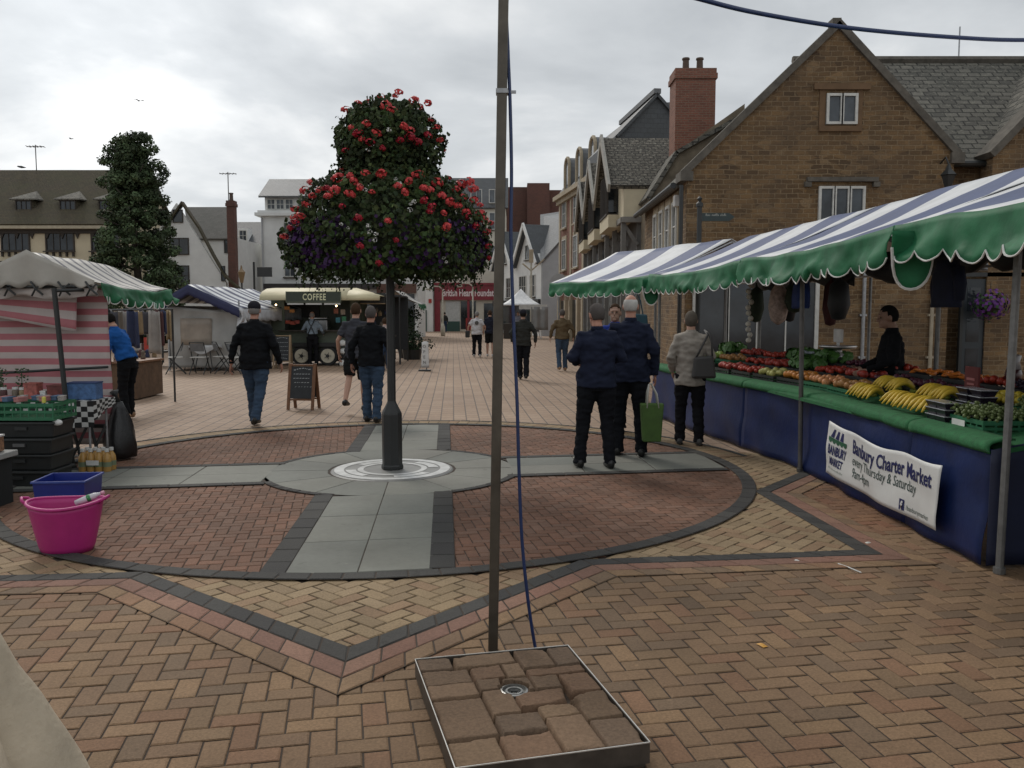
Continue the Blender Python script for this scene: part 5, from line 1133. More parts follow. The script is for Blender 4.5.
# blue box
q0,q1=G(30,509),G(80,502); bl=V((-3.66,6.84,.012)); T=thing('blue_box','open blue plastic box standing behind the pink tub','box',bl,.1)
m=MB(); w_,l_,h_,t_=.36,.34,.29,.008
for s in (-1,1):
    m.prism([(-w_/2,s*(l_/2),0),(w_/2,s*(l_/2),0),(w_/2+.02,s*(l_/2+.02),h_),(-w_/2-.02,s*(l_/2+.02),h_)],(0,-s*t_,0)); m.prism([(s*w_/2,-l_/2+t_,0),(s*w_/2,l_/2-t_,0),(s*(w_/2+.02),l_/2+.012,h_),(s*(w_/2+.02),-l_/2-.012,h_)],(-s*t_,0,0))
m.box((0,0,.006),(w_-.02,l_-.02,.01)); m.build('box_body',plain('blue plastic',(.012,.025,.19),.35,0,.15,6),T,world=False)
m=MB(); 
for s in (-1,1): m.box((0,s*(l_/2+.024),h_-.006),(w_+.06,.016,.014)); m.box((s*(w_/2+.024),0,h_-.006),(.016,l_+.03,.014))
m.build('rim',plain('blue rim',(.03,.06,.26),.35),T,world=False)
# pink tub
q=G(62,559); tb=V((q.x-.05,q.y+.17,.012)); T=thing('pink_tub','large flexible magenta tub with two handles in front of the blue box','tub',tb,.12)
m=MB(); n=40; out=[];  prof=[(.205,0),(.225,.05),(.26,.2),(.295,.36),(.305,.40)]
def rr(r,z,a,ins=0): 
    r*=.86
    wob=.02*math.cos(2*a)*(z/.4); zz=z*.84+ (.012*math.cos(2*a) if z>.3 else 0)
    return V((math.cos(a)*(r-ins)*.93,math.sin(a)*(r-ins)*.8,zz))
rs=[[rr(r,z,2*PI*j/n) for j in range(n)] for r,z in prof]; rs+=[[rr(r,z,2*PI*j/n,.012) for j in range(n)] for r,z in prof[::-1][:-1]]+[[rr(.20,.02,2*PI*j/n) for j in range(n)]]
m.rings(rs); M_pink=plain('magenta rubber',(.40,.022,.17),.45,0,.12,5,.1); m.build('tub_body',M_pink,T,True,world=False)
for s in (-1,1):
    m=MB(); m.tube([(s*.238,-.05,.34),(s*.265,-.045,.365),(s*.285,0,.375),(s*.265,.045,.365),(s*.238,.05,.34)],(.011),8); m.build('handle',M_pink,T,True,world=False)
m=MB(); m.tube([rr(.305,.405,2*PI*j/40) for j in range(41)],.012,6,cap=False); m.build('rim',M_pink,T,True,world=False)
T=thing('water_bottle','clear plastic bottle with green label lying across the rim of the pink tub','bottle',tb+V((.12,.02,.35)),.3)
R_=Matrix.Rotation(R(70),3,'Y'); m=MB(); pts=[R_@V((0,0,z)) for z in (-.08,.0,.06,.1,.13,.15)]; pts=[p*.75 for p in pts]; m.tube(pts,[.02,.024,.024,.022,.012,.011],12); m.build('bottle_body',plain('cloudy bottle',(.5,.5,.52),.15),T,True,world=False); m=MB(); m.tube([R_@V((0,0,z)) for z in (.02,.045)],.0252,12); m.build('green_label',plain('label green',(.03,.2,.06),.5),T,True,world=False); m=MB(); m.tube([R_@V((0,0,z)) for z in (.112,.135)],.013,10); m.build('cap',plain('pink cap',(.6,.3,.4),.5),T,True,world=False)
# ---- beige cloth corner, bottom left
T=thing('canvas_drape','beige canvas drape hanging in heavy folds at the bottom left corner','cloth',(-1.75,2.15,0))
def dr(u,v):  # u around the corner, v down
    a=u*PI*1.0-PI*.35; r=.20+.40*v+.030*math.sin(u*24+1.2*v+.6)*(.35+v)+.075*abs(math.sin(u*21+v*1.3))**.6*(.3+.7*v)+.012*noise.noise(V((u*9,v*7,2))); z=lerp(1.06,.02,v**.9)
    return V((-1.80+math.cos(a)*r*.95,2.15+math.sin(a)*r*1.2,z))
m=MB(); m.grid(dr,260,30); m.build('draped_canvas',plain('beige canvas',(.47,.40,.30),.85,0,.2,5,.5),T,True,solid=.006)
m=MB(); m.box((-1.83,2.15,1.05),(.42,.5,.04)); m.build('top_board',M_dwood,T)
m=MB(); m.tube([(-1.83,2.15,.01),(-1.83,2.15,1.03)],.03,10); m.build('centre_pole',M_galv,T)
# ---------------------------------------------------------------- paver-topped weight plate, pole and cable
c4=[G(415,659,.11),G(568,645,.11),G(650,742,.11),G(455,768,.11)]
c4=[V((p.x,p.y,0)) for p in c4]; cen=sum(c4,V((0,0,0)))/4
T=thing('parasol_base','steel-edged square base tray filled with worn brown pavers around a small drain','base plate',cen)
m=MB()
def inset(k,z): return [cen+(p-cen)*k+Z*z for p in c4]
a=inset(1,.03); b=inset(1,.108); ai=inset(.990,.03); bi=inset(.990,.108)
for i in range(4):
    j=(i+1)%4; m.hexa([a[i],a[j],ai[j],ai[i],b[i],b[j],bi[j],bi[i]])
m.prism(inset(.97,.012),(0,0,.02)); m.build('tray',plain('dark tray steel',(.07,.06,.05),.5,.4,.4,12),T)
m=MB(); a=inset(1.0,.109)
for i in range(4): m.bar(a[i],a[(i+1)%4],.0035,.004)
m.build('tray_edge',plain('bright edge steel',(.62,.61,.58),.35,.6,.1,9),T)
# pavers: u along c4[3]->c4[2] (near edge), v towards the far edge
def bil(u,v): 
    p=lerp(lerp(c4[3],c4[2],u),lerp(c4[0],c4[1],u),v); return p
lay=[(0,0,.27,.2),(.27,0,.56,.2),(.56,0,.78,.3),(.78,0,1,.24),(0,.2,.3,.56),(.3,.2,.56,.36),(.56,.3,.78,.42),(.78,.24,1,.50),(.3,.36,.47,.6),(.47,.42,.78,.56),(0,.56,.3,.7),(.3,.6,.45,.72),(.62,.56,.8,.7),(.8,.5,1,.7),(0,.7,.3,.86),(.3,.72,.5,.86),(.62,.7,1,.78),(0,.86,.22,1),(.22,.86,.62,1),(.5,.7,.62,.86),(.62,.78,.84,1),(.84,.78,1,1),(.45,.56,.62,.7)]
random.seed(5)
PB=[(.19,.125,.078),(.215,.14,.088),(.175,.115,.073),(.165,.112,.075),(.235,.155,.095),(.20,.122,.076)]
ho=bil(.50,.60); 
import bmesh
pm=MB()
for (u0,v0,u1,v1) in lay:
    g_=.003; c=random.choice(PB); s_=random.uniform(.85,1.1); pm.c=tuple(x*s_ for x in c); hz=.106+random.uniform(-.004,.003); tl=random.uniform(-.004,.004)
    nu=nv=9; i0=len(pm.v); ins=.001
    U0,U1,V0,V1=u0*(1-2*ins)+ins+g_*.6,u1*(1-2*ins)+ins-g_*.6,v0*(1-2*ins)+ins+g_*.5,v1*(1-2*ins)+ins-g_*.5
    def fn(a_,b_):
        ea=min(a_,1-a_)*(U1-U0)*.75; eb=min(b_,1-b_)*(V1-V0)*.9; e=min(ea,eb); p=bil(lerp(U0,U1,a_),lerp(V0,V1,b_))
        ch=abs(noise.noise(p*14))*.010+max(0,noise.noise(p*6)-.25)*.05; drop=max(0,.004+ch-e)*1.8; nz=noise.noise(p*22)*.002+noise.noise(p*70)*.002+noise.noise(p*160)*.0012
        dh=(p-ho).length
        if dh<.062+.012*noise.noise(p*30): drop+=.05
        return V((p.x,p.y,hz+tl*(a_-.5)-drop+nz-(.045 if e<=0 else 0)))
    pm.grid(fn,22,22)
pm.build('pavers',colattr('worn paver',.9,70,.7,.4),T,True)
m=MB(); m.prism(inset(.95,.03),(0,0,.03)); m.build('sand_bed',M_joint,T)
m=MB(); m.lathe([(.058,.03),(.058,.096),(.050,.098),(.050,.085),(.036,.085),(.036,.094),(.028,.094),(.028,.08),(.012,.08),(.012,.09),(0,.09)],(ho.x,ho.y,0),32); dn=m.build('drain_socket',plain('socket steel',(.30,.30,.29),.35,.8,.3,30),T,False)
m=MB(); m.box((ho.x,ho.y,.092),(.03,.008,.006)); m.build('socket_slot',M_black,dn)
# pole (square steel tube) leaning slightly, blue cable
pb=G(493,652); pt=P(503.5,0,pb.y+.0); pe=pb+(pt-pb)*1.12
T=thing('steel_post','tall thin square steel post rising out of the picture behind the paver tray','post',pb)
m=MB(); m.bar((pb.x,pb.y,.01),pe,.047,.047); m.build('shaft',plain('aged steel tube',(.09,.08,.065),.42,.6,.3,8),T,bev=.006)
m=MB(); m.box((pe.x,pe.y,pe.z+.01),(.055,.055,.02)); m.build('end_cap',M_dsteel,T)
m=MB(); zc_=P(0,92,pb.y).z; cxp=pb.x+(pe.x-pb.x)*(zc_/pe.z); m.box((cxp,pb.y,zc_),(.056,.056,.02)); m.box((cxp+.04,pb.y,zc_),(.05,.012,.012)); m.build('cable_clip',M_galv,T)
T=thing('cable','dark blue cable running down beside the steel post and away overhead to the right','cable',(pb.x,pb.y,0))
pts=[G(538,652,.012),P(535,646,pb.y+.02),P(528,600,pb.y),P(522,540,pb.y),P(519,470,pb.y),P(517,400,pb.y),P(513.5,320,pb.y),P(511,240,pb.y),P(511.5,170,pb.y),P(510,100,pb.y),P(508,50,pb.y),P(507,0,pb.y),(pe.x+.05,pe.y,pe.z-.05),(pe.x+.06,pe.y,pe.z+.03)]
def cr(pts,n=6):
    pts=[V(p) for p in pts]; o=[]
    for i in range(len(pts)-1):
        p0,p1,p2,p3=pts[max(0,i-1)],pts[i],pts[i+1],pts[min(len(pts)-1,i+2)]
        for k in range(n):
            t=k/n; o.append(.5*((2*p1)+(p2-p0)*t+(2*p0-5*p1+4*p2-p3)*t*t+(3*p1-p0-3*p2+p3)*t**3))
    o.append(pts[-1]); return o
M_cab=plain('blue cable',(.01,.028,.10),.35,0,.2,30)
m=MB(); m.tube(cr(pts),.0085,8); m.build('down_cable',M_cab,T,True)
pts=[(pe.x+.06,pe.y,pe.z+.03),P(600,-30,4.2),P(700,-1,4.4),P(760,13.5,4.6),P(850,28,4.8),P(950,37,5.0),P(1030,40,5.2),P(1150,36,5.5)]
m=MB(); m.tube(cr(pts),.0125,8); m.build('overhead_cable',M_cab,T,True)
# ---------------------------------------------------------------- flower tower
random.seed(21)
C0=V((CX,CY,0)); T=thing('flower_tower','two-tier black post planter covered in red geraniums, white flowers and purple petunias','flower planter',C0)
m=MB(); m.lathe([(.105,.03),(.105,.60),(.10,.62),(.05,.72),(.044,.74),(.044,3.3)],C0,8); m.build('post',M_black,T)
m=MB(); m.lathe([(.115,.03),(.115,.06),(.107,.075)],C0,8); m.build('post_base',M_black,T)
M_lf=leafmat('geranium leaf',(.030,.048,.017),.6,.7,4); M_pt=leafmat('petunia',(.035,.011,.06),.4,.6,5)
def tier(zc,rx,rz,zlow,n,seed,shape,nm='foliage'):
    random.seed(seed); m=MB(); pts=[]
    for i in range(n):
        a=random.uniform(0,2*PI); t_=random.random(); z,r=shape(t_); rr_=r*(1-.55*random.random()**2.2)*(1+.05*math.sin(a*3+seed)+.06*math.sin(a*7+seed*2+t_*9)+.06*noise.noise(V((a*2,t_*5,seed))))
        p=C0+V((math.cos(a)*rr_,math.sin(a)*rr_,z+random.gauss(0,.03)))
        s=random.uniform(.014,.034); d=V((math.cos(a)+random.gauss(0,.6),math.sin(a)+random.gauss(0,.6),random.gauss(.1,.6))).normalized(); u=d.orthogonal().normalized(); u=Matrix.Rotation(random.uniform(0,6.28),3,d)@u; w_=d.cross(u)
        k=random.uniform(.55,1.5); m.c=(k*random.uniform(.8,1.25),k,k*random.uniform(.7,1.1))
        m.face([p-u*s,p-u*s*.3+w_*s*.8,p+u*s*.9+w_*s*.4,p+u*s+d*s*.4,p+u*s*.7-w_*s*.7,p-u*s*.4-w_*s*.8]); pts.append(p)
    m.build(nm,M_lf,T,recalc=False); return pts
def low(t_):   # lower tier: wide dome with flat underside
    z=2.02+1.03*t_; prof=[(0,.80),(.10,.95),(.3,1.01),(.5,.97),(.68,.86),(.85,.70),(1,.46)]
    for (a,b),(c,d) in zip(prof,prof[1:]):
        if t_<=c: return z,lerp(b,d,(t_-a)/(c-a))
    return z,.3
def up(t_):
    z=3.02+.72*t_; prof=[(0,.42),(.25,.52),(.5,.54),(.75,.46),(.9,.34),(1,.18)]
    for (a,b),(c,d) in zip(prof,prof[1:]):
        if t_<=c: return z,lerp(b,d,(t_-a)/(c-a))
    return z,.34
tier(0,0,0,0,13000,3,low,'lower_foliage'); tier(0,0,0,0,6000,8,up,'upper_foliage')
# sprigs that break the outline
m=MB()
for i in range(230):
    a=random.uniform(0,2*PI); lo_=random.random()<.62; t_=random.random(); z,r=(low if lo_ else up)(t_); L=random.uniform(.05,.17); d=V((math.cos(a),math.sin(a),random.uniform(-.5,1.3)*(1 if t_>.4 else .3))).normalized(); p0=C0+V((math.cos(a)*r*.93,math.sin(a)*r*.93,z))
    for k in range(int(L/.016)):
        p=p0+d*(.016*k)+V((0,0,-.0006*k*k))+V((random.gauss(0,.012),random.gauss(0,.012),random.gauss(0,.01))); s=random.uniform(.012,.026); k_=random.uniform(.7,2.0); m.c=(k_*1.15,k_,k_*.8); dd_=V((random.gauss(0,1),random.gauss(0,1),random.gauss(0,1))).normalized(); u=dd_.orthogonal().normalized(); w_=dd_.cross(u); m.face([p-u*s,p-w_*s*.6,p+u*s,p+w_*s*.8])
m.build('sprigs',M_lf,T,recalc=False)
# dense hearts: baskets
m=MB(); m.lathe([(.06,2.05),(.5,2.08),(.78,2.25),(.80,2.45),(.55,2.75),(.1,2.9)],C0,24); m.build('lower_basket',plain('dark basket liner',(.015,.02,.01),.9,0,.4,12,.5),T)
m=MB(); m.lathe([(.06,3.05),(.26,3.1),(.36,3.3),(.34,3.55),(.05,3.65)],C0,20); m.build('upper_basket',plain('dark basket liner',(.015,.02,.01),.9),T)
# trailing strands
m=MB()
for i in range(150):
    a=random.uniform(0,2*PI); r=random.uniform(.55,1.0); L=random.uniform(.05,.22)
    for k in range(int(L/.022)):
        p=C0+V((math.cos(a)*r+random.gauss(0,.012),math.sin(a)*r+random.gauss(0,.012),2.06-k*.024)); s=random.uniform(.012,.022); k_=random.uniform(.5,1.2); m.c=(k_,k_,k_); d=V((random.gauss(0,1),random.gauss(0,1),random.gauss(0,.5))).normalized(); u=d.orthogonal().normalized(); w_=d.cross(u); m.face([p-u*s,p+w_*s*.7,p+u*s,p-w_*s*.7])
for (a,z0,sx) in [(random.uniform(0,6.28),random.uniform(3.05,3.5),0) for _ in range(40)]:
    r=random.uniform(.42,.53)
    for k in range(9):
        p=C0+V((math.cos(a)*(r+k*.006),math.sin(a)*(r+k*.006),z0-k*.024))+V((random.gauss(0,.012),random.gauss(0,.012),0)); s=random.uniform(.012,.02); k_=random.uniform(.5,1.2); m.c=(k_,k_,k_); d=V((random.gauss(0,1),random.gauss(0,1),random.gauss(0,.5))).normalized(); u=d.orthogonal().normalized(); w_=d.cross(u); m.face([p-u*s,p+w_*s*.7,p+u*s,p-w_*s*.7])
m.build('trailing_stems',M_lf,T,recalc=False)
m=MB()
for i in range(1500):
    a=random.choice([random.gauss(PI*1.12,.4),random.gauss(-.12,.4),random.gauss(PI*1.2,.3),random.uniform(0,6.28)]); t_=random.uniform(.05,.5); z,r=low(t_); r*=random.uniform(.9,1.03)
    p=C0+V((math.cos(a)*r,math.sin(a)*r,z)); s=random.uniform(.018,.03); d=V((math.cos(a)+random.gauss(0,.4),math.sin(a)+random.gauss(0,.4),random.gauss(0,.4))).normalized(); u=d.orthogonal().normalized(); w_=d.cross(u); k_=random.uniform(.6,1.5); m.c=(k_,k_,k_)
    m.face([p+u*s*math.cos(q)+w_*s*math.sin(q)-(d*s*.3 if j%2 else d*0) for j,q in enumerate([2*PI*j/5 for j in range(5)])])
m.build('petunias',M_pt,T,recalc=False)
# geranium heads as individual parts
def petalhead(r,n,mat,name,seed):
    random.seed(seed); m=MB()
    for i in range(n):
        d=V((random.gauss(0,1),random.gauss(0,1),random.gauss(.25,.9))).normalized(); p=d*r*random.uniform(.75,1.0); u=d.orthogonal().normalized(); u=Matrix.Rotation(random.uniform(0,6.28),3,d)@u; w_=d.cross(u); s=r*.36; k_=random.uniform(.65,1.25); m.c=(k_,k_,k_)
        m.face([p-u*s,p-u*s*.4+w_*s,p+u*s*.8+w_*s*.7,p+u*s+d*s*.3,p+u*s*.5-w_*s*.9]);
    return m.build(name,mat,T,world=False,recalc=False)
M_rg=leafmat('geranium red',(.60,.065,.065),.35,.5,9); M_dr=leafmat('deep red',(.33,.015,.03),.3,.5,9); M_wf=leafmat('white petals',(.62,.62,.6),.1,.5,9)
random.seed(33)
heads=[]
R1=petalhead(.058,34,M_rg,'geranium_head',1); R2=petalhead(.05,30,M_dr,'geranium_head',2); W1=petalhead(.03,14,M_wf,'white_flower',3)
used=set()
def put(o,p,s):
    if o.name in used: c=o.copy(); COL.objects.link(c)
    else: c=o; used.add(o.name)
    s*=.80; c.location=V(p)-C0; c.scale=(s*random.uniform(.85,1.15),s*random.uniform(.85,1.15),s*random.uniform(.65,.95)); c.rotation_euler=(random.uniform(-.4,.4),random.uniform(-.4,.4),random.uniform(0,6))
def onlow(px,py,bright=True,s=1.0):
    """head seen at this point of the crown, on the side towards the square"""
    lo=py>170; ray_=ray(px,py); best=None
    for k in range(60):
        y=CY-1.15+k*.025; q=V((0,0,CH))+ray_*(y/ray_.y); z=q.z; r=(q.xy-C0.xy).length
        t_=(z-2.02)/1.03 if lo else (z-3.02)/.7
        if 0<=t_<=1 and r<(low if lo else up)(t_)[1]*1.07: best=q; break
    if best is None: best=P(px,py,CY+random.uniform(-.15,.1))
    put(R1 if bright else R2,best,s)
for (x,y,s) in [(312,196,.9),(320,190,1.0),(328,196,.9),(335,190,1.1),(360,188,.9),(372,192,.8),(398,186,.9),(405,192,1.0),(424,188,1.0),(442,196,1.0),(450,202,1.1),(458,206,1.0),(466,212,1.0),(294,218,.9),(306,204,1.0),(346,110,1.15),(358,103,.9),(368,101,.6),(380,98,1.2),(386,106,1.3),(392,110,1.2),(395,96,.7),(399,92,.9),(414,101,1.1),(420,107,1.0),(428,103,1.1),(431,120,.8),(436,128,.9),(440,140,.8),(444,150,.5),(352,128,.9),(366,124,1.0),(376,133,1.0),(362,139,.8),(404,126,.9),(410,130,1.0),(350,176,.9),(338,178,1.2),(366,174,1.2),(381,174,1.1),(418,175,1.3),(409,181,1.0),(354,181,1.0),(350,194,1.1),(312,183,1.3),(305,191,1.2),(342,170,.6),(437,183,1.4),(430,190,.9),(461,185,1.3),(469,182,1.3),(473,189,1.4),(456,190,1.1),(448,178,.7),(474,200,1.1),(480,214,1.3),(484,220,1.1),(487,232,.9),(490,223,.9),(296,210,1.2),(301,216,1.0),(284,237,.9),(447,227,1.1),(444,213,.8),(388,221,.9),(463,198,1.0),(480,205,.8)]: onlow(x,y,True,s)
for (x,y,s) in [(358,133,1.3),(370,142,1.2),(410,137,1.2),(418,142,1.1),(400,140,1.0),(382,148,1.0),(428,135,1.1),(345,150,.9),(296,222,1.2),(290,228,.9),(358,218,1.0),(396,240,.9),(360,246,1.0),(379,263,1.0),(424,200,1.1),(432,206,1.1),(327,188,1.1),(342,206,.9),(430,211,1.0),(488,246,.9),(489,258,.8),(476,226,1.0),(468,216,.9)]: onlow(x,y,False,s)
def onwhite(px,py): 
    ray_=ray(px,py)
    for k in range(60):
        y=CY-1.15+k*.025; q=V((0,0,CH))+ray_*(y/ray_.y); r=(q.xy-C0.xy).length; lo=py>172; t_=(q.z-2.02)/1.03 if lo else (q.z-3.02)/.72
        if 0<=t_<=1 and r<(low if lo else up)(t_)[1]*1.06: put(W1,q,random.uniform(.7,1.1)); return
for (x,y) in [(362,186),(365,190),(389,130),(372,146),(368,150),(411,204),(414,202),(410,210),(341,224),(348,228),(368,226),(370,232),(375,240),(376,234),(444,258),(446,262),(310,207),(396,179),(399,184)]: onwhite(x,y)
# ---------------------------------------------------------------- tall tree
random.seed(77)
def leafcloud(name,mat,par,clumps,per,s0,s1):
    m=MB()
    for (c,r) in clumps:
        kk=random.uniform(.7,1.25)
        for i in range(per):
            d=V((random.gauss(0,1),random.gauss(0,1),random.gauss(0,1))).normalized(); p=c+V((d.x*r.x,d.y*r.y,d.z*r.z))*(random.random()**.35); s=random.uniform(s0,s1); n_=(d+V((random.gauss(0,.6),random.gauss(0,.6),random.gauss(.3,.6)))).normalized(); u=n_.orthogonal().normalized(); u=Matrix.Rotation(random.uniform(0,6.28),3,n_)@u; w_=n_.cross(u); k=kk*random.uniform(.6,1.4); m.c=(k,k*random.uniform(.92,1.08),k*.95)
            m.face([p-u*s,p-u*s*.2+w_*s*.6,p+u*s*.6+w_*s*.35,p+u*s,p+u*s*.4-w_*s*.55])
    return m.build(name,mat,par,recalc=False)
d=38; base=V((D(140,d),d,0)); T=thing('tall_tree','tall narrow dark evergreen tree standing before the cream half-timbered hall','tree',base)
m=MB(); tp=[base+V((.15*math.sin(z*.8),.1*math.cos(z),z)) for z in (0,1,2.5,4,6,8,9.2)]; m.tube(tp,[.28,.22,.18,.14,.1,.06,.03],8)
tk=m.build('trunk',plain('bark',(.05,.04,.03),.95,0,.3,8,.5),T,True)
for i in range(22):
    z=1.0+i*.36; a=i*2.4; L=1.2*math.sin(PI*min(1,(z+.5)/10))+.4; m=MB(); p0=base+V((0,0,z)); m.tube([p0,p0+V((math.cos(a)*L*.5,math.sin(a)*L*.5,.25)),p0+V((math.cos(a)*L,math.sin(a)*L,.6))],[.06,.04,.015],6); m.build('limb',M_dwood,tk,True)
cl=[]
outl=[(.02,1.25,-.05),(.12,1.75,.0),(.25,1.95,.1),(.4,1.75,.05),(.55,1.55,0),(.68,1.2,.0),(.8,.95,-.05),(.9,.7,-.1),(1.0,.4,-.1)]
def ow(t_):
    for a,b in zip(outl,outl[1:]):
        if t_<=b[0]: f=(t_-a[0])/(b[0]-a[0]); return lerp(a[1],b[1],f),lerp(a[2],b[2],f)
    return .4,.1
for i in range(330):
    t_=random.random()**.95; r,ox=ow(t_); a=random.uniform(0,2*PI); q=random.uniform(.15,1.0)**.5*r
    z=.35+8.75*t_; s=random.uniform(.24,.48); cl.append((base+V((ox+math.cos(a)*q*.98,math.sin(a)*q*.98,z)),V((s,s,s*.75))))
for (px,py) in ((128,140),(142,137),(110,150),(117,143),(122,140),(131,137),(138,138),(147,140),(152,150),(158,165),(163,172),(160,180),(164,200),(170,232),(174,250),(104,215),(101,240),(104,262),(105,160),(103,182),(120,152),(133,148),(145,152)): cl.append((P(px,py,38+random.uniform(-.6,.6)),V((.33,.33,.27))))
leafcloud('crown',leafmat('evergreen leaf',(.052,.078,.038),.6,.7,1.2),T,cl,175,.04,.095)
# bushes / dark planting between stalls
for (px,py,d,s,lab) in ((412,345,30,.55,'low dark bush in the planter right of the coffee trailer queue'),(407,318,31,.75,'tall dark clipped shrub behind the flower post beside the green awning')):
    c=P(px,py,d); T=thing('shrub',lab,'shrub',(c.x,c.y,0)); m=MB(); m.lathe([(.3,0),(.36,.35),(.33,.35),(.3,.1)],(c.x,c.y,0),12); m.build('pot',M_black,T)
    m=MB(); m.tube([(c.x,c.y,.2),(c.x,c.y,c.z)],.04,6); m.build('stem',M_dwood,T)
    leafcloud('foliage',leafmat('dark shrub',(.02,.04,.018),.5,.7,3),T,[(V((c.x+random.gauss(0,s*.35),c.y+random.gauss(0,s*.3),c.z+random.gauss(0,s*.35))),V((s*.45,)*3)) for _ in range(14)],60,.03,.07)
# ---------------------------------------------------------------- coffee trailer
d=26.4; x0,x1=D(272,d),D(357,d); xc=(x0+x1)/2; zt=P(0,289,d).z
T=thing('coffee_trailer','green coffee trailer with cream awning and dark coffee sign, two spoked white wheels','coffee trailer',(xc,d+.9,0))
M_sage=plain('sage green paint',(.075,.095,.065),.45,0,.15,3); M_cr=plain('cream canvas',(.56,.50,.32),.6,0,.1,3)
m=MB(); m.box((xc,d+1.75,1.35),(x1-x0,.06,1.9)); 
for x in (x0,x1): m.box((x,d+.95,1.35),(.06,1.66,1.9))
m.box((xc,d+.95,2.32),(x1-x0+.1,1.8,.05)); m.box((xc,d+.95,.42),(x1-x0,1.7,.06))
m.box((xc,d+.1,.78),(x1-x0-.07,.05,.62)); 
m.box((x0+.22,d+.1,1.68),(.36,.05,1.16)); m.box((x1-.12,d+.1,1.68),(.18,.05,1.16)); m.build('body',M_sage,T)
m=MB(); m.box((xc,d-.02,1.1),(x1-x0-.5,.35,.04)); m.build('serving_counter',M_dwood,T)
aw0,aw1=D(268,d-.9),D(363,d-.9); m=MB()
prof=[(1.85,zt-.06),(.9,zt+.05),(.0,zt+.0),(-.5,zt-.10),(-.75,zt-.22),(-.8,zt-.36)]
m.rings([[(x,d+a,z) for a,z in prof] for x in (x0-.12,x1-.15)],cap=False,close=False); m.build('awning',M_cr,T,True,solid=.02)
m=MB(); m.rings([[(x1-.15,d+a,z) for a,z in prof],[(D(383,d),d+a*.8+.1,min(z,zt-.22)) for a,z in prof]],cap=False,close=False); m.build('side_awning',M_cr,T,True,solid=.02)
sx0,sx1=D(287,d-.9),D(342,d-.9); z0,z1=P(0,302.5,d-.9).z,P(0,291.5,d-.9).z
m=MB(); m.box(((sx0+sx1)/2,d-.9,(z0+z1)/2),(sx1-sx0,.05,z1-z0)); sg=m.build('sign_board',plain('dark olive sign',(.03,.04,.028),.5),T)
m=MB()
for a,b,c,e in ((sx0,sx1,z0-.0,z0+.02),(sx0,sx1,z1-.02,z1)): m.box(((a+b)/2,d-.928,(c+e)/2),(b-a,.006,e-c))
for x in (sx0+.01,sx1-.01): m.box((x,d-.928,(z0+z1)/2),(.02,.006,z1-z0-.05))
m.build('sign_border',plain('olive trim',(.12,.14,.09),.5),sg)
lettering('sign_lettering','COFFEE',.27,lambda X,Y:V(((sx0+sx1)/2+.03+X,d-.931,z0+.075+Y)),plain('cream lettering',(.62,.62,.40),.5),sg,width=D(327,d-.9)-D(304,d-.9),bold=.006,spacing=1.15)
m=MB()
for k in range(3):
    a=lerp(sx0,sx1,k/3+.02); b=lerp(sx0,sx1,(k+1)/3-.02); m.box(((a+b)/2,d-.88,z0-.04),(b-a,.03,.05))
m.build('awning_rail',M_white,T)
def lampb(x,z,k): 
    m=MB(); m.ell((x,d-.45,z),.028,8,6); o=m.build('bulb',emit('warm bulb %d'%k,(1,.72,.38),9),T,True); m=MB(); m.tube([(x,d-.45,z+.04),(x,d-.45,z+.2)],.012,5); m.build('bulb_flex',M_black,o)
lampb(D(281,d),P(0,305,d).z,1); lampb(D(340,d),P(0,306,d).z,2)
# interior glimpses: menu board, shelf items
m=MB(); m.box((D(300,d+1),d+1.65,1.75),(1.0,.03,.5)); m.build('menu_board',M_bplast,T)
for k,(px,py,c) in enumerate(((287,308,(.4,.16,.03)),(292,311,(.4,.18,.04)),(288,322,(.35,.06,.03)),(293,323,(.35,.07,.03)),(297,322,(.3,.05,.03)))):
    q=P(px,py,d+.02); m=MB(); m.box((q.x,q.y,q.z),(.16,.015,.10)); m.build('menu_card',plain('menu card %d'%(k//2),c,.6,0,.6,40),T)
for k,(px,py,c) in enumerate(((336,311,(.3,.1,.06)),(343,312,(.3,.25,.2)),(338,320,(.05,.2,.25)),(344,319,(.04,.2,.1)))):
    q=P(px,py,d+.02); m=MB(); m.box((q.x,q.y,q.z),(.14,.015,.16)); m.build('sticker',plain('sticker %d'%k,c,.6,0,.6,40),T)
m=MB(); m.box((D(314,d),d+.9,1.25),(.55,.4,.35)); m.box((D(314,d),d+.72,1.48),(.6,.3,.06)); m.build('coffee_machine',M_steel,T,bev=.02)
M_rim=plain('cream wheel',(.50,.46,.36),.5); M_tyre=plain('tyre rubber',(.02,.02,.02),.8)
for px in (302,328):
    x=D(px,d); z=.31; w_=MB(); w_.tube([(x,d-.05,z),(x,d+.13,z)],.31,20); wh=w_.build('wheel',M_tyre,T,bev=.02)
    m=MB(); m.tube([(x,d-.07,z),(x,d-.045,z)],.22,20); m.build('rim',M_rim,wh)
    m=MB(); m.tube([(x,d-.09,z),(x,d-.071,z)],.055,10); 
    for k in range(5): a=2*PI*k/5; m.bar((x+math.cos(a)*.05,d-.078,z+math.sin(a)*.05),(x+math.cos(a)*.11,d-.078,z+math.sin(a)*.11),.035,.012)
    m.build('hub',M_black,wh)
m=MB(); m.prism([(D(291,d),d-.1,.60),(D(294,d),d-.1,.72),(D(337,d),d-.1,.72),(D(340,d),d-.1,.60),(D(337,d),d-.1,.32),(D(315,d),d-.1,.5),(D(295,d),d-.1,.32)][:4],(0,.2,0)); m.build('mudguard',M_bplast,T)
m=MB(); m.box((xc,d+.4,.25),(x1-x0-.2,.5,.25)); m.build('chassis',M_bplast,T)
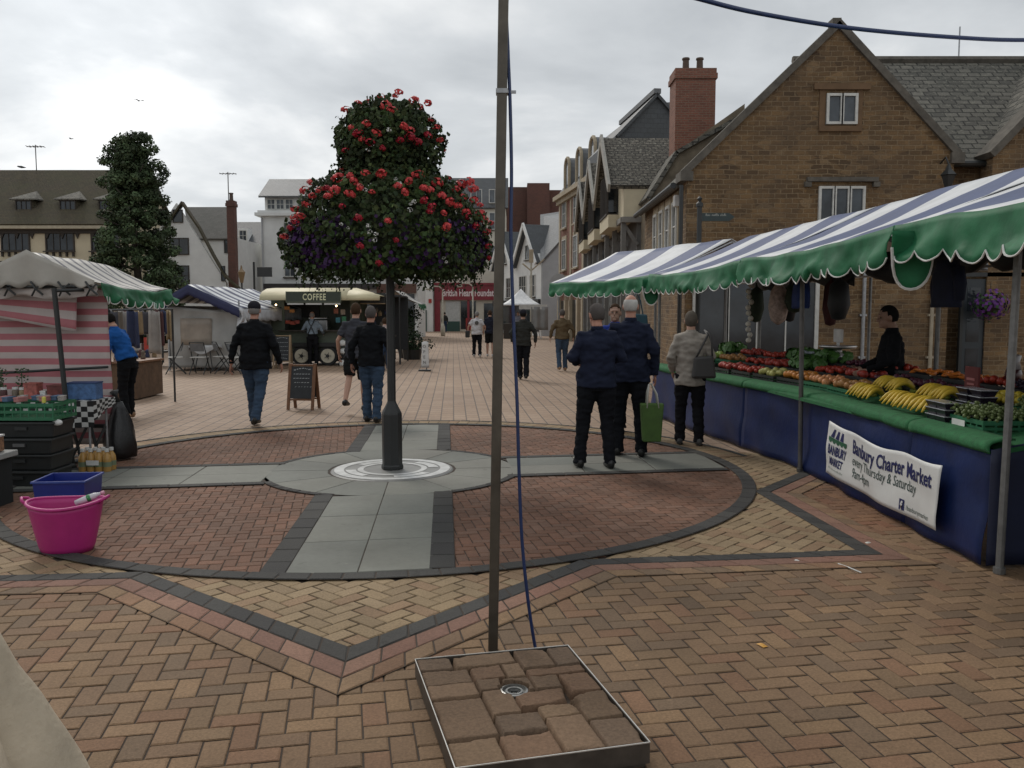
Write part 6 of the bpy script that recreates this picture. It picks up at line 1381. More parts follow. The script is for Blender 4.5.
# black side sign and dark stall beyond
T=thing('side_stall','dark covered stall beside the coffee trailer with a black painted sign','stall',(D(372,27),28,0))
a,b=D(361,27),D(400,27)
m=MB()
for x in (a,b):
    for y in (27,29): m=MB(); m.tube([(x,y,0),(x,y,2.2)],.03,6); m.build('post',M_black,T)
m=MB(); m.box(((a+b)/2,29,1.3),(b-a,.04,1.8)); m.box(((a+b)/2,28,2.2),(b-a,2.1,.05)); m.build('dark_tilt',plain('dark tilt',(.03,.032,.035),.8),T)
a,b=D(361,26.8),D(386,26.8); z0,z1=P(0,303,26.8).z,P(0,293,26.8).z; m=MB(); m.box(((a+b)/2,26.8,(z0+z1)/2),(b-a,.04,z1-z0)); sb=m.build('sign_board',M_black,T)
M_gold=plain('dull gold lettering',(.4,.38,.3),.6); strokes('sign_lettering',lambda X,Y:V(((a+b)/2+X,26.775,z0+.17+Y)),.5,.07,M_gold,sb,2); strokes('sign_lettering',lambda X,Y:V(((a+b)/2+X,26.775,z0+.06+Y)),.18,.05,M_gold,sb,4)
m=MB(); m.box(((a+b)/2,26.79,z0-.02),(b-a,.03,.03)); m.build('sign_edge',plain('tan edge',(.3,.22,.13),.6),sb)
m=MB(); m.box((D(378,27.5),27.6,.9),(1.1,.6,.06)); m.box((D(378,27.5),27.6,.45),(1.0,.5,.88)); m.build('counter',M_dwood,T)
random.seed(4)
for i in range(14):
    px=random.uniform(366,392); py=random.uniform(306,334); q=P(px,py,27.8); m=MB(); m.lathe([(.06,-.08),(.07,.02),(.03,.1),(.0,.1)],q,8); tag(m.build('stall_item',M_goods[i%6],loc=q,smooth=True),'small dark item displayed in the stall beside the coffee trailer','goods','goods in the dark side stall')
for i,(px,py) in enumerate(((343,342),(344,350),(343,362))):
    q=G(px,366); q=V((q.x,q.y,.0)); q.z=P(px,py+4,q.y).z; q.z=max(q.z,.0); m=MB(); m.lathe([(.08,.0),(.12,.05),(.11,.14),(.03,.19)],q,10,0,1,.8); tag(m.build('white_pot',M_white,loc=q,smooth=True),['upper white pot on the rack at the right of the trailer','middle white pot on the rack at the right of the trailer','lowest white pot standing at the right end of the trailer'][i],'pot')
q=G(344,366); T=thing('pot_rack','thin dark rack holding white pots at the right end of the trailer','rack',(q.x,q.y,0)); m=MB()
for s in (-.16,.16): m.tube([(q.x+s,q.y+.02,0),(q.x+s*.8,q.y+.12,1.2)],.012,5)
m.build('uprights',M_black,T); m=MB()
for z in (P(0,346,q.y).z,P(0,354,q.y).z): m.box((q.x,q.y+.04,z-.015),(.36,.24,.015))
m.build('shelves',M_black,T)
# ---------------------------------------------------------------- sandwich boards
def aboard(name,label,px0,px1,pyb,h,rz=0,lean=.16,seed=1,lines=7,mat=None):
    a,b=G(px0,pyb),G(px1,pyb); c=(a+b)/2; w_=(b-a).length; T=thing(name,label,'sandwich board',(c.x,c.y+lean*.8,.005),rz); mat=mat or M_wood
    for s in (-1,1):
        fr=MB(); y=lambda z:s*(lean*(1-z/h)+.012)
        t_=.05; zb=h*.22
        for x in (-w_/2+t_/2,w_/2-t_/2): fr.bar((x,y(0),0),(x,y(h),h),t_,.025)
        fr.bar((-w_/2+t_,y(h-t_/2),h-t_/2),(w_/2-t_,y(h-t_/2),h-t_/2),t_,.025); fr.bar((-w_/2+t_,y(zb),zb),(w_/2-t_,y(zb),zb),t_,.025)
        f=fr.build('frame',mat,T,world=False)
        m=MB(); g_=.004*s; m.hexa([(-w_/2+t_,y(zb)-.006,zb+.02),(w_/2-t_,y(zb)-.006,zb+.02),(w_/2-t_,y(zb)+.006,zb+.02),(-w_/2+t_,y(zb)+.006,zb+.02),(-w_/2+t_,y(h-t_)-.006,h-t_),(w_/2-t_,y(h-t_)-.006,h-t_),(w_/2-t_,y(h-t_)+.006,h-t_),(-w_/2+t_,y(h-t_)+.006,h-t_)]); m.build('chalkboard',plain('chalkboard',(.022,.026,.03),.7,0,.3,8),f,world=False)
        if s==-1:
            random.seed(seed); m=MB()
            for k in range(lines):
                z=lerp(h-t_-.06,zb+.07,k/(lines-1)); x=-w_*.32+random.uniform(0,.03); cv=.012*(1 if k in(0,lines-1) else 0)
                while x<w_*.3:
                    l=random.uniform(.015,.05); e=.014 if k not in(0,lines-1) else .02; zc=z+cv*math.cos(x/w_*6)*2
                    m.face([(x,y(zc)-.0085,zc),(x+l,y(zc)-.0085,zc+.003),(x+l,y(zc+e)-.0085,zc+e),(x,y(zc+e)-.0085,zc+e*.7)]); x+=l+.014
            m.build('chalk_writing',plain('chalk',(.32,.34,.35),.9),f,world=False,recalc=False)
    return T
aboard('sandwich_board','brown wooden chalkboard sandwich board standing alone in front of the coffee trailer',288,316,410,.78,-.12,seed=3)
aboard('sandwich_board','light wood chalkboard leaning beside the left end of the coffee trailer',273,291,369,1.0,-.05,.12,6,6,plain('pale wood',(.28,.2,.12),.6))
q=G(425,371); T=thing('flag_sign','white flag sign with dark letters on a black foot in the open square','sign',q)
m=MB(); m.box((q.x,q.y,.02),(.34,.3,.035)); m.tube([(q.x+.05,q.y,.03),(q.x+.07,q.y,.85)],.012,6); m.build('foot',M_bplast,T)
m=MB(); m.grid(lambda u,v:V((q.x-.10+.22*u*(1-.15*v)+.02*v,q.y-.02,.10+.72*v+.03*math.sin(u*3)*v)),6,8); m.build('flag_panel',plain('flag white',(.55,.55,.54),.6),T,True,solid=.01)
for k,c in enumerate('OPEN'):
    lettering('lettering',c,.12,lambda X,Y,k=k:V((q.x-.01+X,q.y-.032,.66-.15*k+Y)),M_dsteel,T)
# ---------------------------------------------------------------- white tent
M_wb2=stripes('white navy canvas',(.58,.60,.62),(.02,.03,.09),.62,.55,1,offs=.2)
M_clear=plain('cloudy grey pvc',(.27,.265,.25),.4,0,.25,1.2,.2)
T=thing('white_tent','small white tent with navy striped roof and cloudy plastic walls behind the cafe chairs','tent',(-8.8,26,0))
dd=23.9; a=V((D(169,dd),dd)); b=V((D(240,dd),dd)); pk=V((D(194,dd),dd)); L=V((.3,4.6)); ze,zp=P(0,302,dd).z,P(0,285,dd).z; zeR=P(0,308,dd).z
q3=lambda p,z:V((p.x,p.y,z))
m=MB(); off=V((-.1,-.35))
m.grid(lambda u,v:lerp(lerp(q3(b+off*0+V((.12,-.3)),zeR-.02),q3(b+L+V((.5,0)),zeR+.02),u),lerp(q3(pk+V((0,-.3)),zp),q3(pk+L,zp),u),v)+V((0,0,-.06*math.sin(v*PI)+.02*math.sin(u*14))),24,8,0,lambda u,v:(v*2,u*4.9)); 
m.grid(lambda u,v:lerp(lerp(q3(a+V((-.12,-.3)),ze-.02),q3(a+L,ze-.02),u),lerp(q3(pk+V((0,-.3)),zp),q3(pk+L,zp),u),v),20,6,0,lambda u,v:(v*2,u*4.9)); m.build('roof',M_wb2,T,True,solid=.006)
m=MB()
def gab(u,v):
    if u<.35: p=lerp(a+V((-.12,0)),pk,u/.35); z=lerp(ze,zp,u/.35)
    else: p=lerp(pk,b+V((.12,0)),(u-.35)/.65); z=lerp(zp,zeR,(u-.35)/.65)
    return q3(p+V((0,-.32)),z-.26*v-.02*abs(math.sin(u*40))*v)
m.grid(gab,60,3); m.build('gable_valance',plain('navy valance',(.015,.02,.07),.6),T,True,solid=.005)
m=MB(); m.grid(lambda u,v:q3(lerp(b+V((.1,-.3)),b+L+V((.5,0)),u),lerp(zeR,zeR-.34-.05*abs(math.sin(u*30)),v)),60,3); m.build('side_valance',plain('white valance',(.5,.52,.55),.6,0,.3,4),T,True,solid=.005)
m=MB(); m.grid(lambda u,v:q3(lerp(a,b,u),lerp(lerp(ze,zeR,u)-.12,.1,v))+V((0,.03*math.sin(u*17+v*2)+.02*math.sin(v*9),0)),40,20); m.grid(lambda u,v:q3(lerp(b,b+L,u),lerp(zeR-.1,.1,v))+V((.03*math.sin(u*17),0,0)),30,10); m.grid(lambda u,v:q3(lerp(a,a+L,u),lerp(ze-.1,.1,v)),10,4); m.build('plastic_wall',M_clear,T,True,solid=.006)
m=MB(); m.grid(lambda u,v:q3(lerp(a,b,lerp(.18,.62,u))+V((0,-.05)),lerp(1.5,.75,v)),8,4); m.build('window_panel',plain('brown shapes behind plastic',(.245,.205,.165),.4,0,.3,2),T,True,solid=.006)
for p in (a,b,a+L,b+L): pole(T,p,2.0,M_galv,.025)
m=MB(); m.grid(lambda u,v:q3(b+V((.1+.1*math.sin(v*6+u*5),-.33+.4*u)),lerp(zeR-.02,zeR-.95,v)),8,12); m.build('gathered_curtain',plain('pale curtain',(.5,.51,.53),.6,0,.25,3,.2),T,True,solid=.03)
# ---------------------------------------------------------------- cafe chairs and tables
def chair_():
    T=thing('cafe_chair','x','chair',(0,0,0),0,'folding chairs outside the white tent')
    for sx in (-1,1):
        m=MB(); m.tube([(sx*.2,-.26,0),(sx*.2,.0,.45),(sx*.19,.2,.86)],.014,6); m.build('leg',M_black,T,world=False)
        m=MB(); m.tube([(sx*.19,.26,0),(sx*.19,-.16,.45)],.014,6); m.build('leg',M_black,T,world=False)
    m=MB(); m.box((0,0,.455),(.40,.38,.025)); m.build('seat',plain('pale seat',(.42,.41,.38),.6),T,world=False,bev=.01)
    m=MB(); m.grid(lambda u,v:V(((u-.5)*.37,.13+.07*v+.02*math.sin(u*PI),.62+.2*v)),6,4); m.build('backrest',plain('grey mesh back',(.13,.135,.14),.6),T,world=False,solid=.012)
    m=MB(); m.tube([(-.19,.2,.86),(.19,.2,.86)],.012,6); m.tube([(-.2,-.2,.1),(.2,-.2,.1)],.01,6); m.build('cross_bar',M_black,T,world=False)
    return T
proto=chair_(); spots=[(176,374,-1.2,'folding chair farthest left outside the white tent, turned towards the table'),(200,374,PI,'folding chair with its back to the square in front of the tent table'),(222,373,2.2,'folding chair at the right side of the tent tables beside the walking man'),(188,369,-.6,'folding chair tucked behind the leftmost chair'),(212,368,.5,'folding chair behind the table against the plastic tent wall'),(236,374,1.4,'folding chair half hidden behind the man in the black jacket')]
for i,(px,py,rz,lab) in enumerate(spots):
    o=proto if i==0 else copy_tree(proto); q=G(px,py); o.location=(q.x,q.y,0); o.rotation_euler=(0,0,rz); o['label']=lab
def cafetable(px,py,lab,cloth=True):
    q=G(px,py); T=thing('cafe_table',lab,'table',(q.x,q.y,0)); m=MB(); m.lathe([(.42,.70),(.42,.73),(0,.73)],(0,0,0),20); m.build('table_top',plain('pale table top',(.4,.4,.4),.4),T,world=False)
    for k in range(4): a=PI/4+k*PI/2; m=MB(); m.tube([(math.cos(a)*.36,math.sin(a)*.36,0),(math.cos(a)*.2,math.sin(a)*.2,.7)],.015,6); m.build('leg',M_black,T,world=False)
    if cloth:
        m=MB(); m.grid(lambda u,v:V((math.cos(u*2*PI)*(.02+.45*min(1,v*1.4)),math.sin(u*2*PI)*(.02+.45*min(1,v*1.4)),.745-max(0,v-.7)*(.5+.35*math.sin(u*6*PI))+.02*math.sin(u*20)*v)),40,10); tag(m.build('table_cover',plain('crumpled pale cover',(.42,.42,.42),.6,0,.2,8),loc=(0,0,0),smooth=True),'crumpled pale cover thrown over the middle tent table','cloth').location=(q.x,q.y,0)
cafetable(207,371,'round cafe table under a crumpled pale cover before the white tent'); cafetable(184,367,'small round cafe table behind the leftmost folding chair',False)
# ---------------------------------------------------------------- white gazebo far and dark kit
d=54; T=thing('gazebo','white pyramid gazebo with grey side sheet in front of the white gabled house','gazebo',(D(523,d),d+1.5,0))
x0,x1=D(501,d),D(547,d); zz=P(0,305,d).z; za=P(0,288,d).z; c=((x0+D(541,d))/2,d+1.5); m=MB()
qs=[(x0,d),(D(541,d),d),(D(541,d),d+3),(x0,d+3)]
for i in range(4): a,b=qs[i],qs[(i+1)%4]; m.grid(lambda u,v:V((lerp(lerp(a[0],b[0],u),c[0],v),lerp(lerp(a[1],b[1],u),c[1],v),lerp(zz,za,v)-.12*math.sin(PI*v))),8,6)
m.build('canopy',plain('bright white canvas',(.72,.73,.74),.6),T,True,solid=.01)
m=MB(); m.box((D(533,d),d-.1,zz-.12),(D(547,d)-D(519,d),.05,.3)); m.build('front_valance',plain('pale awning',(.5,.5,.48),.6),T)
for p in qs: pole(T,p,zz,M_white,.03)
m=MB(); m.grid(lambda u,v:V((lerp(D(531,d),D(548,d),u),d-.15+.04*math.sin(u*14),lerp(P(0,307,d).z,P(0,330,d).z,v))),20,6); m.build('side_sheet',plain('grey pvc',(.22,.22,.215),.5,0,.2,2),T,True,solid=.01)
m=MB(); m.box((D(515,d),d+.5,.5),(1.5,1,.95)); m.build('counter',M_dwood,T)
# green striped stall right of post
d=30.5; T=thing('market_stall','small stall with green edged striped awning behind the flower tower post','market stall',(D(402,d),d+.5,0),group='striped market stalls')
e0=(D(419,d),d-.6); e1=(D(419,d),d+1.9); canopy(T,e0,e1,(D(398,d),d-.6),(D(398,d),d+1.9),P(0,303,d).z,P(0,291,d).z,vh=.22,seed=7,mat=M_gw,scal=.3)
for p in ((D(397,d),d-.5),(D(397,d),d+1.8),(D(380,d),d-.5)): pole(T,p,2.3,M_black)
q=G(402,352); T=thing('flower_table','low table heaped with dark plants and pots beside the green edged stall','table',(q.x,q.y,0))
m=MB(); m.box((q.x,q.y+.2,.52),(1.7,.9,.05)); m.build('table_top',M_dwood,T)
for k in range(4): m=MB(); m.bar((q.x+(-.75,.75)[k%2],q.y+(-.15,.55)[k//2],0),(q.x+(-.75,.75)[k%2],q.y+(-.15,.55)[k//2],.5),.05); m.build('leg',M_black,T)
leafcloud('plants',leafmat('dark shrub',(.02,.04,.018),.5,.7,3),T,[(V((q.x-.7+.11*k,q.y+.2,.68)),V((.17,.3,.17))) for k in range(14)],60,.03,.06)
# blue chair / pushchair near post
# ---------------------------------------------------------------- street lamps, sign posts
def lamppost(px,d,ptop,lab,kind,arm=1):
    x=D(px,d); zt=P(0,ptop,d).z; T=thing('street_lamp',lab,'street lamp',(x,d,0)); m=MB(); m.tube([(x,d,0),(x,d,1.0),(x,d,zt-.3)],[.09,.06,.045],8); m.lathe([(.16,0),(.14,.5),(.09,.9)],(x,d,0),8)
    if kind=='lantern':
        m.build('post',M_black,T); m=MB(); m.lathe([(.08,zt-.3),(.2,zt+.25),(.06,zt+.42),(.03,zt+.6)],(x,d,0),6); m.build('lantern',plain('lantern amber glass',(.22,.15,.08),.4),T)
    else:
        M_=plain('cream lamp paint',(.42,.40,.33),.6); m.tube([(x,d,zt-.35),(x,d,zt-.1),(x+arm*.25,d,zt+.1),(x+arm*.7,d,zt+.12),(x+arm*.9,d,zt-.02)],.045,6); m.build('post',M_,T,True); m=MB(); m.ell((x+arm*.95,d,zt-.08),(.26,.12,.09),10,6); m.build('lamp_head',M_,T,True)
    return T
lamppost(243.5,44,277,'street lamp with old style lantern head beside the tall brick chimney','lantern')
lamppost(256,40,262,'plain dark post with no lantern in front of the cream house','plain') if 0 else None
x=D(256,40); T=thing('sign_post','plain dark post with small hanging sign in front of the cream house','post',(x,40,0)); m=MB(); m.tube([(x,40,0),(x,40,P(0,262,40).z)],.05,8); m.build('pole',M_black,T); m=MB(); m.box((x+.5,40,P(0,272,40).z),(.7,.04,.45)); m.build('sign_panel',M_black,T)
lamppost(443,60,288,'cream curved-arm street lamp left of the shop door of the red shop','curve',-1); lamppost(473,58,285,'taller cream curved-arm street lamp before the red shop windows','curve',-1)
x=D(531,58); T=thing('sign_post','cream post with small cross arms before the white gabled house','signpost',(x,58,0)); zt=P(0,262,58).z; m=MB(); m.tube([(x,58,0),(x,58,zt+.8)],.07,8); m.build('pole',plain('cream lamp paint',(.42,.40,.33),.6),T); m=MB(); m.bar((x,58,zt-.6),(x+.9,58,zt+.2),.09); m.bar((x,58,zt-.6),(x-.6,58,zt-.1),.09); m.box((x,57.93,zt+.4),(.3,.05,.9)); m.build('cross_arms',M_yst,T)
T=thing('round_sign','round grey sign on a wall bracket at the corner of the lane','sign',(D(560,50),50,0)); c=P(559,283,50); m=MB(); m.tube([c,c+V((0,.06,0))],.55,20); m.build('sign_face',M_gr,T); m=MB(); m.tube([(c.x,c.y+.03,0),(c.x,c.y+.03,c.z-.5)],.05,6); m.build('pole',M_galv,T)
aboard('sandwich_board','small white pavement board outside the red shopfront',444,451,331,1.1,0,.15,9,4,M_white)
# ---------------------------------------------------------------- birds
def bird(px,py,d,lab,rz,fly=True,s=1.0):
    q=P(px,py,d); T=thing('bird',lab,'bird',q,rz); m=MB(); m.tube([(0,-.17,.0),(0,-.1,0),(0,.02,.02),(0,.12,.035),(0,.17,.05),(0,.21,.045)],[(.02,.008),(.035,.025),(.055,.05),(.035,.035),(.03,.03),(.004,.004)],8)
    if fly:
        for sx in (-1,1): m.rings([[(sx*x,y0,z),(sx*x,y1,z),(sx*x,y1,z+.008),(sx*x,y0,z+.008)] for x,y0,y1,z in ((.03,-.06,.08,.02),(.18,-.05,.1,.10),(.34,-.1,.03,.05))])
    o=m.build('body',plain('bird grey',(.06,.06,.065),.8),T,True,world=False); T.scale=(s,s,s); return T
bird(139,101,34,'dark bird flying above the tall evergreen tree',.8,s=.55); bird(71,139,36,'small bird flying left of the tall tree above the brown roof',1.4,s=.4); bird(22,167.5,48.4,'pigeon perched on the ridge of the brown tiled roof',1.5,False,1.4)
# ---------------------------------------------------------------- people
def remesh(mb,name,mats,par,vox,smooth_it=2,disp=0,dscale=7,seed=0,stretch=1):
    o=mb.build(name,mats,par,True,world=False); 
    r=o.modifiers.new('r','REMESH'); r.mode='VOXEL'; r.voxel_size=vox; r.use_smooth_shade=True
    s=o.modifiers.new('s','SMOOTH'); s.iterations=smooth_it; s.factor=.5
    dg=bpy.context.evaluated_depsgraph_get(); dg.update(); me=bpy.data.meshes.new_from_object(o.evaluated_get(dg)); o.modifiers.clear()
    old=o.data; o.data=me; me.name=name; bpy.data.meshes.remove(old)
    if disp:
        me.update()
        nn=[v.normal.copy() for v in me.vertices]
        for v,n in zip(me.vertices,nn):
            p=V((v.co.x*dscale,v.co.y*dscale,v.co.z*dscale*stretch+seed*5)); v.co+=n*(disp*(noise.noise(p)+.55*noise.noise(p*2.3)-.5*abs(noise.noise(p*1.6+V((3,1,7))))))
    me.polygons.foreach_set('use_smooth',[True]*len(me.polygons)); me.update()
    return o
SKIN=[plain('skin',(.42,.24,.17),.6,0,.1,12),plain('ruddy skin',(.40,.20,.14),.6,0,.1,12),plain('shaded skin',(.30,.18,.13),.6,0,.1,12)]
def mat_c(n,c,r=.95): return plain(n,c,r,0,.22,7,.25,.12)
X_=V((1,0,0))
def person(label,px,py,h,rz,top,legs,shoes,hair,feet=((-.1,.02),(.1,-.02)),lift=(0,0),arms=None,sleeve='long',trouser='long',skin=0,hairlen=0,bald=False,cap=None,jl=.50,bulk=1.0,headturn=0,hx=0,lean=0,far=False,loc=None,bend=0,swing=None,skirt=0):
    s=h/1.75; q=V(loc) if loc else G(px,py); T=thing('person',label,'person',(q.x,q.y,.014),rz)
    vx=.014 if far else .0085; B=bulk
    hipz=.93*s; hy=lean
    def pt(x,y,z): return V((x*s,y*s,z*s))
    # joints
    F_=[];K=[]
    for i,sx in enumerate((-1,1)):
        fx,fy=feet[i]; ank=pt(fx,fy-.02,.085+lift[i]); hip=pt(sx*.095,0,.92)
        L=(hip-ank); mid=(hip+ank)/2; slack=max(0,.84*s-L.length); knee=mid+V((0,.03*s+ (slack*.75+.03*lift[i])**.5*.18*s*2,0)); F_.append((hip,knee,ank))
    arms=arms or ((-.245,0,-.04,1.13,-.25,.04,.87),(.245,0,-.04,1.13,.25,.04,.87))
    A_=[]
    for i,sx in enumerate((-1,1)):
        ex,ey,ez,wx,wy,wz=[arms[i][k] for k in (0,2,3,4,5,6)]
        A_.append((pt(sx*.155,lean*.9,1.395),pt(ex,ey+lean*.5,ez),pt(wx,wy,wz)))
    neck=pt(0,lean+.0,1.47); hc=pt(hx,lean+.03+bend*.06,1.625-bend*.03)
    Rh=Matrix.Rotation(headturn,3,'Z')@Matrix.Rotation(-bend*.5,3,'X')
    def H(x,y,z): return hc+Rh@(V((x,y,z))*s)
    # body
    m=MB()
    m.tube([pt(0,0,.86),pt(0,0,.95),pt(0,lean*.3,1.1),pt(0,lean*.7,1.28),pt(0,lean,1.40),pt(0,lean,1.46)],[(.115*s,.08*s),(.125*s,.08*s),(.11*s,.075*s),(.12*s,.08*s),(.10*s,.06*s),(.06*s,.05*s)],14,side=X_)
    m.tube([neck-Z*.05*s,neck+Z*.04*s,hc-Z*.04*s],[(.062*s,.062*s),(.056*s,.056*s),(.055*s,.055*s)],12,side=X_)
    for (hp,kn,an) in F_: m.tube([hp,lerp(hp,kn,.5),kn,lerp(kn,an,.35),an],[.082*s,.068*s,.05*s,.052*s,.034*s],10,side=X_); m.ell(an+V((0,.05*s,-.035*s)),(.035*s,.1*s,.03*s),8,6)
    for i,(sh,el,wr) in enumerate(A_):
        m.tube([sh+V((-.05*(-1,1)[i]*s,0,0)),sh,lerp(sh,el,.5),el,lerp(el,wr,.4),wr],[.03*s,.038*s,.038*s,.034*s,.034*s,.025*s],10)
        dr=(wr-el).normalized(); sd_=V(((1,-1)[i]*1.0,0,0)); sd_=(sd_-dr*sd_.dot(dr)).normalized(); fw_=dr.cross(sd_); fw_=fw_ if fw_.y>0 else -fw_   # palm normal inward, thumb forward
        pc=wr+dr*.045*s; Mx=Matrix((sd_,fw_,dr)).transposed(); m.ell(pc,(.016*s,.040*s,.055*s),10,8,0,Mx)
        for k,(yo,ln) in enumerate(((.03,.062),(.010,.072),(-.010,.068),(-.029,.052))):
            b=wr+dr*.082*s+fw_*yo*s; m.tube([b-dr*.03*s,b,b+dr*ln*.45*s+sd_*.008*s,b+dr*ln*.8*s+sd_*.026*s,b+dr*ln*.88*s+sd_*.042*s],[.0095*s,.0092*s,.0088*s,.008*s,.0065*s],7)
        b=wr+dr*.03*s+fw_*.03*s; m.tube([b-fw_*.01*s,b+fw_*.02*s+dr*.02*s+sd_*.008*s,b+fw_*.03*s+dr*.05*s+sd_*.018*s,b+fw_*.028*s+dr*.068*s+sd_*.024*s],[.012*s,.011*s,.0095*s,.007*s],7)
    m.ell(H(0,-.012,.02),V((.076,.096,.105))*s,16,12,0,Rh); m.ell(H(0,.022,-.05),V((.058,.066,.07))*s,14,10,0,Rh)
    m.ell(H(0,.083,-.088),V((.024,.02,.018))*s,8,6,0,Rh)
    m.tube([H(0,.082,.03),H(0,.098,.0),H(0,.112,-.022),H(0,.094,-.032)],[(.009*s,.009*s),(.011*s,.01*s),(.016*s,.012*s),(.012*s,.008*s)],8)
    m.tube([H(-.045,.078,.032),H(0,.088,.036),H(.045,.078,.032)],.011*s,7); m.tube([H(-.026,.083,-.058),H(0,.092,-.056),H(.026,.083,-.058)],.0085*s,7)
    for sx in (-1,1): m.ell(H(sx*.078,-.005,-.005),V((.012,.022,.034))*s,8,6,0,Rh)
    body=remesh(m,'body',SKIN[skin],T,vx,1)
    for sx in (-1,1): e=MB(); e.ell(H(sx*.03,.0785,.008),V((.012,.010,.008))*s,8,6,0,Rh); eo=e.build('eye',plain('eye dark',(.05,.04,.035),.2),T,True,world=False)
    # trousers
    m=MB(); lw=1.0+ (B-1)*.6
    m.tube([pt(0,0,.83),pt(0,0,.93),pt(0,.0,1.04)],[(.155*s*lw,.112*s*B),(.166*s*lw,.118*s*B),(.14*s*B,.10*s*B)],16,side=X_)
    for (hp,kn,an) in F_:
        if trouser=='long': m.tube([hp+Z*.02*s,lerp(hp,kn,.3),kn,lerp(kn,an,.5),an+Z*.0*s,an-Z*.035*s],[.105*s*lw,.102*s*lw,.078*s,.072*s,.070*s,.074*s],12,side=X_)
        else: m.tube([hp+Z*.02*s,lerp(hp,kn,.5),lerp(hp,kn,.95)],[.107*s*lw,.102*s*lw,.095*s],12,side=X_)
    remesh(m,'trousers' if trouser=='long' else 'shorts',legs,T,vx*1.3,2,.014*s,7,len(label),2.4)
    for i,(hp,kn,an) in enumerate(F_):
        m=MB(); f=an-Z*.085*s; up_=lift[i]*.6; tf=lambda y,z,r:(f+V((0,y*s*math.cos(up_),z*s-y*s*math.sin(up_)*1.2)),r)
        secs=[(-.075,.045,(.026,.03)),(-.06,.05,(.038,.048)),(0,.052,(.042,.052)),(.07,.04,(.046,.04)),(.14,.03,(.045,.03)),(.185,.025,(.030,.022))]
        m.tube([tf(y,z,r)[0] for y,z,r in secs],[(r[0]*s,r[1]*s) for y,z,r in secs],12,side=X_); m.tube([an-Z*.04*s,an+Z*.0*s],[.043*s,.04*s],10)
        m.build('shoe',shoes,T,True,world=False)
    # top
    m=MB(); hz=1.50-jl-.03
    tors=[(hz,.196,.152),(lerp(hz,1.08,.5) if hz<1.05 else hz+.03,.190,.148),(1.10,.172,.138),(1.25,.178,.135),(1.35,.175,.122),(1.42,.130,.092),(1.48,.078,.068)]
    m.tube([pt(0,lean*max(0,(z-.95)/.5),z) for z,_,_ in tors],[(a*s*B,b*s*B) for _,a,b in tors],18,side=X_)
    for i,(sh,el,wr) in enumerate(A_):
        inn=sh+V((-.07*(-1,1)[i]*s,0,0))
        if sleeve=='long': m.tube([inn,sh,lerp(sh,el,.5),el,lerp(el,wr,.5),lerp(el,wr,.96)],[.07*s,.075*s*B**.5,.068*s*B**.5,.06*s,.052*s,.045*s],12)
        else: m.tube([inn,sh,lerp(sh,el,.5),lerp(sh,el,.72)],[.07*s,.073*s*B**.5,.066*s*B**.5,.066*s],12)
    remesh(m,'jacket' if sleeve=='long' else 'shirt',top,T,vx*1.3,1,.022*s,5.5,len(label)*.7,1.9)
    m=MB(); m.lathe([(.066*s,1.455*s),(.062*s,1.50*s),(.056*s,1.505*s)],(0,lean*s,0),16,cap=False); m.build('collar',top,T,True,world=False,solid=.008)
    # hair
    m=MB(); n=28; rs=[]
    for k in range(15):
        ph=PI*k/14; ring=[]
        for j in range(n):
            a=2*PI*j/n; d=V((math.sin(ph)*math.sin(a),-math.sin(ph)*math.cos(a),math.cos(ph)))
            line=(-.02 if d.y<.25 else .045+.03*d.y)+ (0 if hairlen==0 else -hairlen*max(0,(.5-d.y)))
            if d.y<-.1: line=-.06-hairlen
            r=1.0+.045*(1 if not bald else .25)+.03*noise.noise(d*5)+.02*noise.noise(d*14)+ (.12*hairlen/.1 if d.z<.2 and hairlen else 0)
            p=V((d.x*.078*r,-.012+d.y*.098*r,.02+d.z*.108*r))
            if bald and d.z>.45: p=V((d.x*.07,-.012+d.y*.09,.02+d.z*.1))
            if p.z<line: 
                if hairlen and d.y<.3 and p.z>line-.06: pass
                else: p=V((d.x*.05,-.012+d.y*.06,max(p.z,line)*1))
            ring.append(H(*p))
        rs.append(ring)
    m.rings(rs); m.build('hair',hair,T,True,world=False)
    if cap:
        m=MB(); m.ell(H(0,-.012,.055),V((.088,.108,.085))*s,18,10,0,Rh); m.tube([H(-.05,.085,.06),H(0,.10,.063),H(.05,.085,.06)],[(.006*s,.03*s),(.006*s,.06*s),(.006*s,.03*s)],8); m.build('cap',cap,T,True,world=False)
    T['_s']=s; return T,H,A_,s
Mk=lambda n,c:mat_c(n,c)
black_=Mk('black cloth fleece',(.010,.011,.013)); navy=Mk('navy cloth wool',(.016,.020,.038)); dnavy=Mk('dark trousers',(.010,.011,.014)); jeans=Mk('blue denim',(.045,.072,.115)); djeans=Mk('dark denim',(.03,.05,.09))
shoeb=plain('black leather shoe',(.012,.012,.012),.4); shoew=plain('white trainer',(.45,.45,.45),.6); shoebr=plain('tan shoe',(.3,.18,.1),.6)
greyh=Mk('grey hair',(.22,.21,.20)); dgreyh=Mk('dark grey hair',(.09,.08,.075)); whiteh=Mk('white hair',(.45,.44,.42)); brownh=Mk('brown hair',(.05,.03,.018)); blackh=Mk('black hair',(.012,.011,.01))
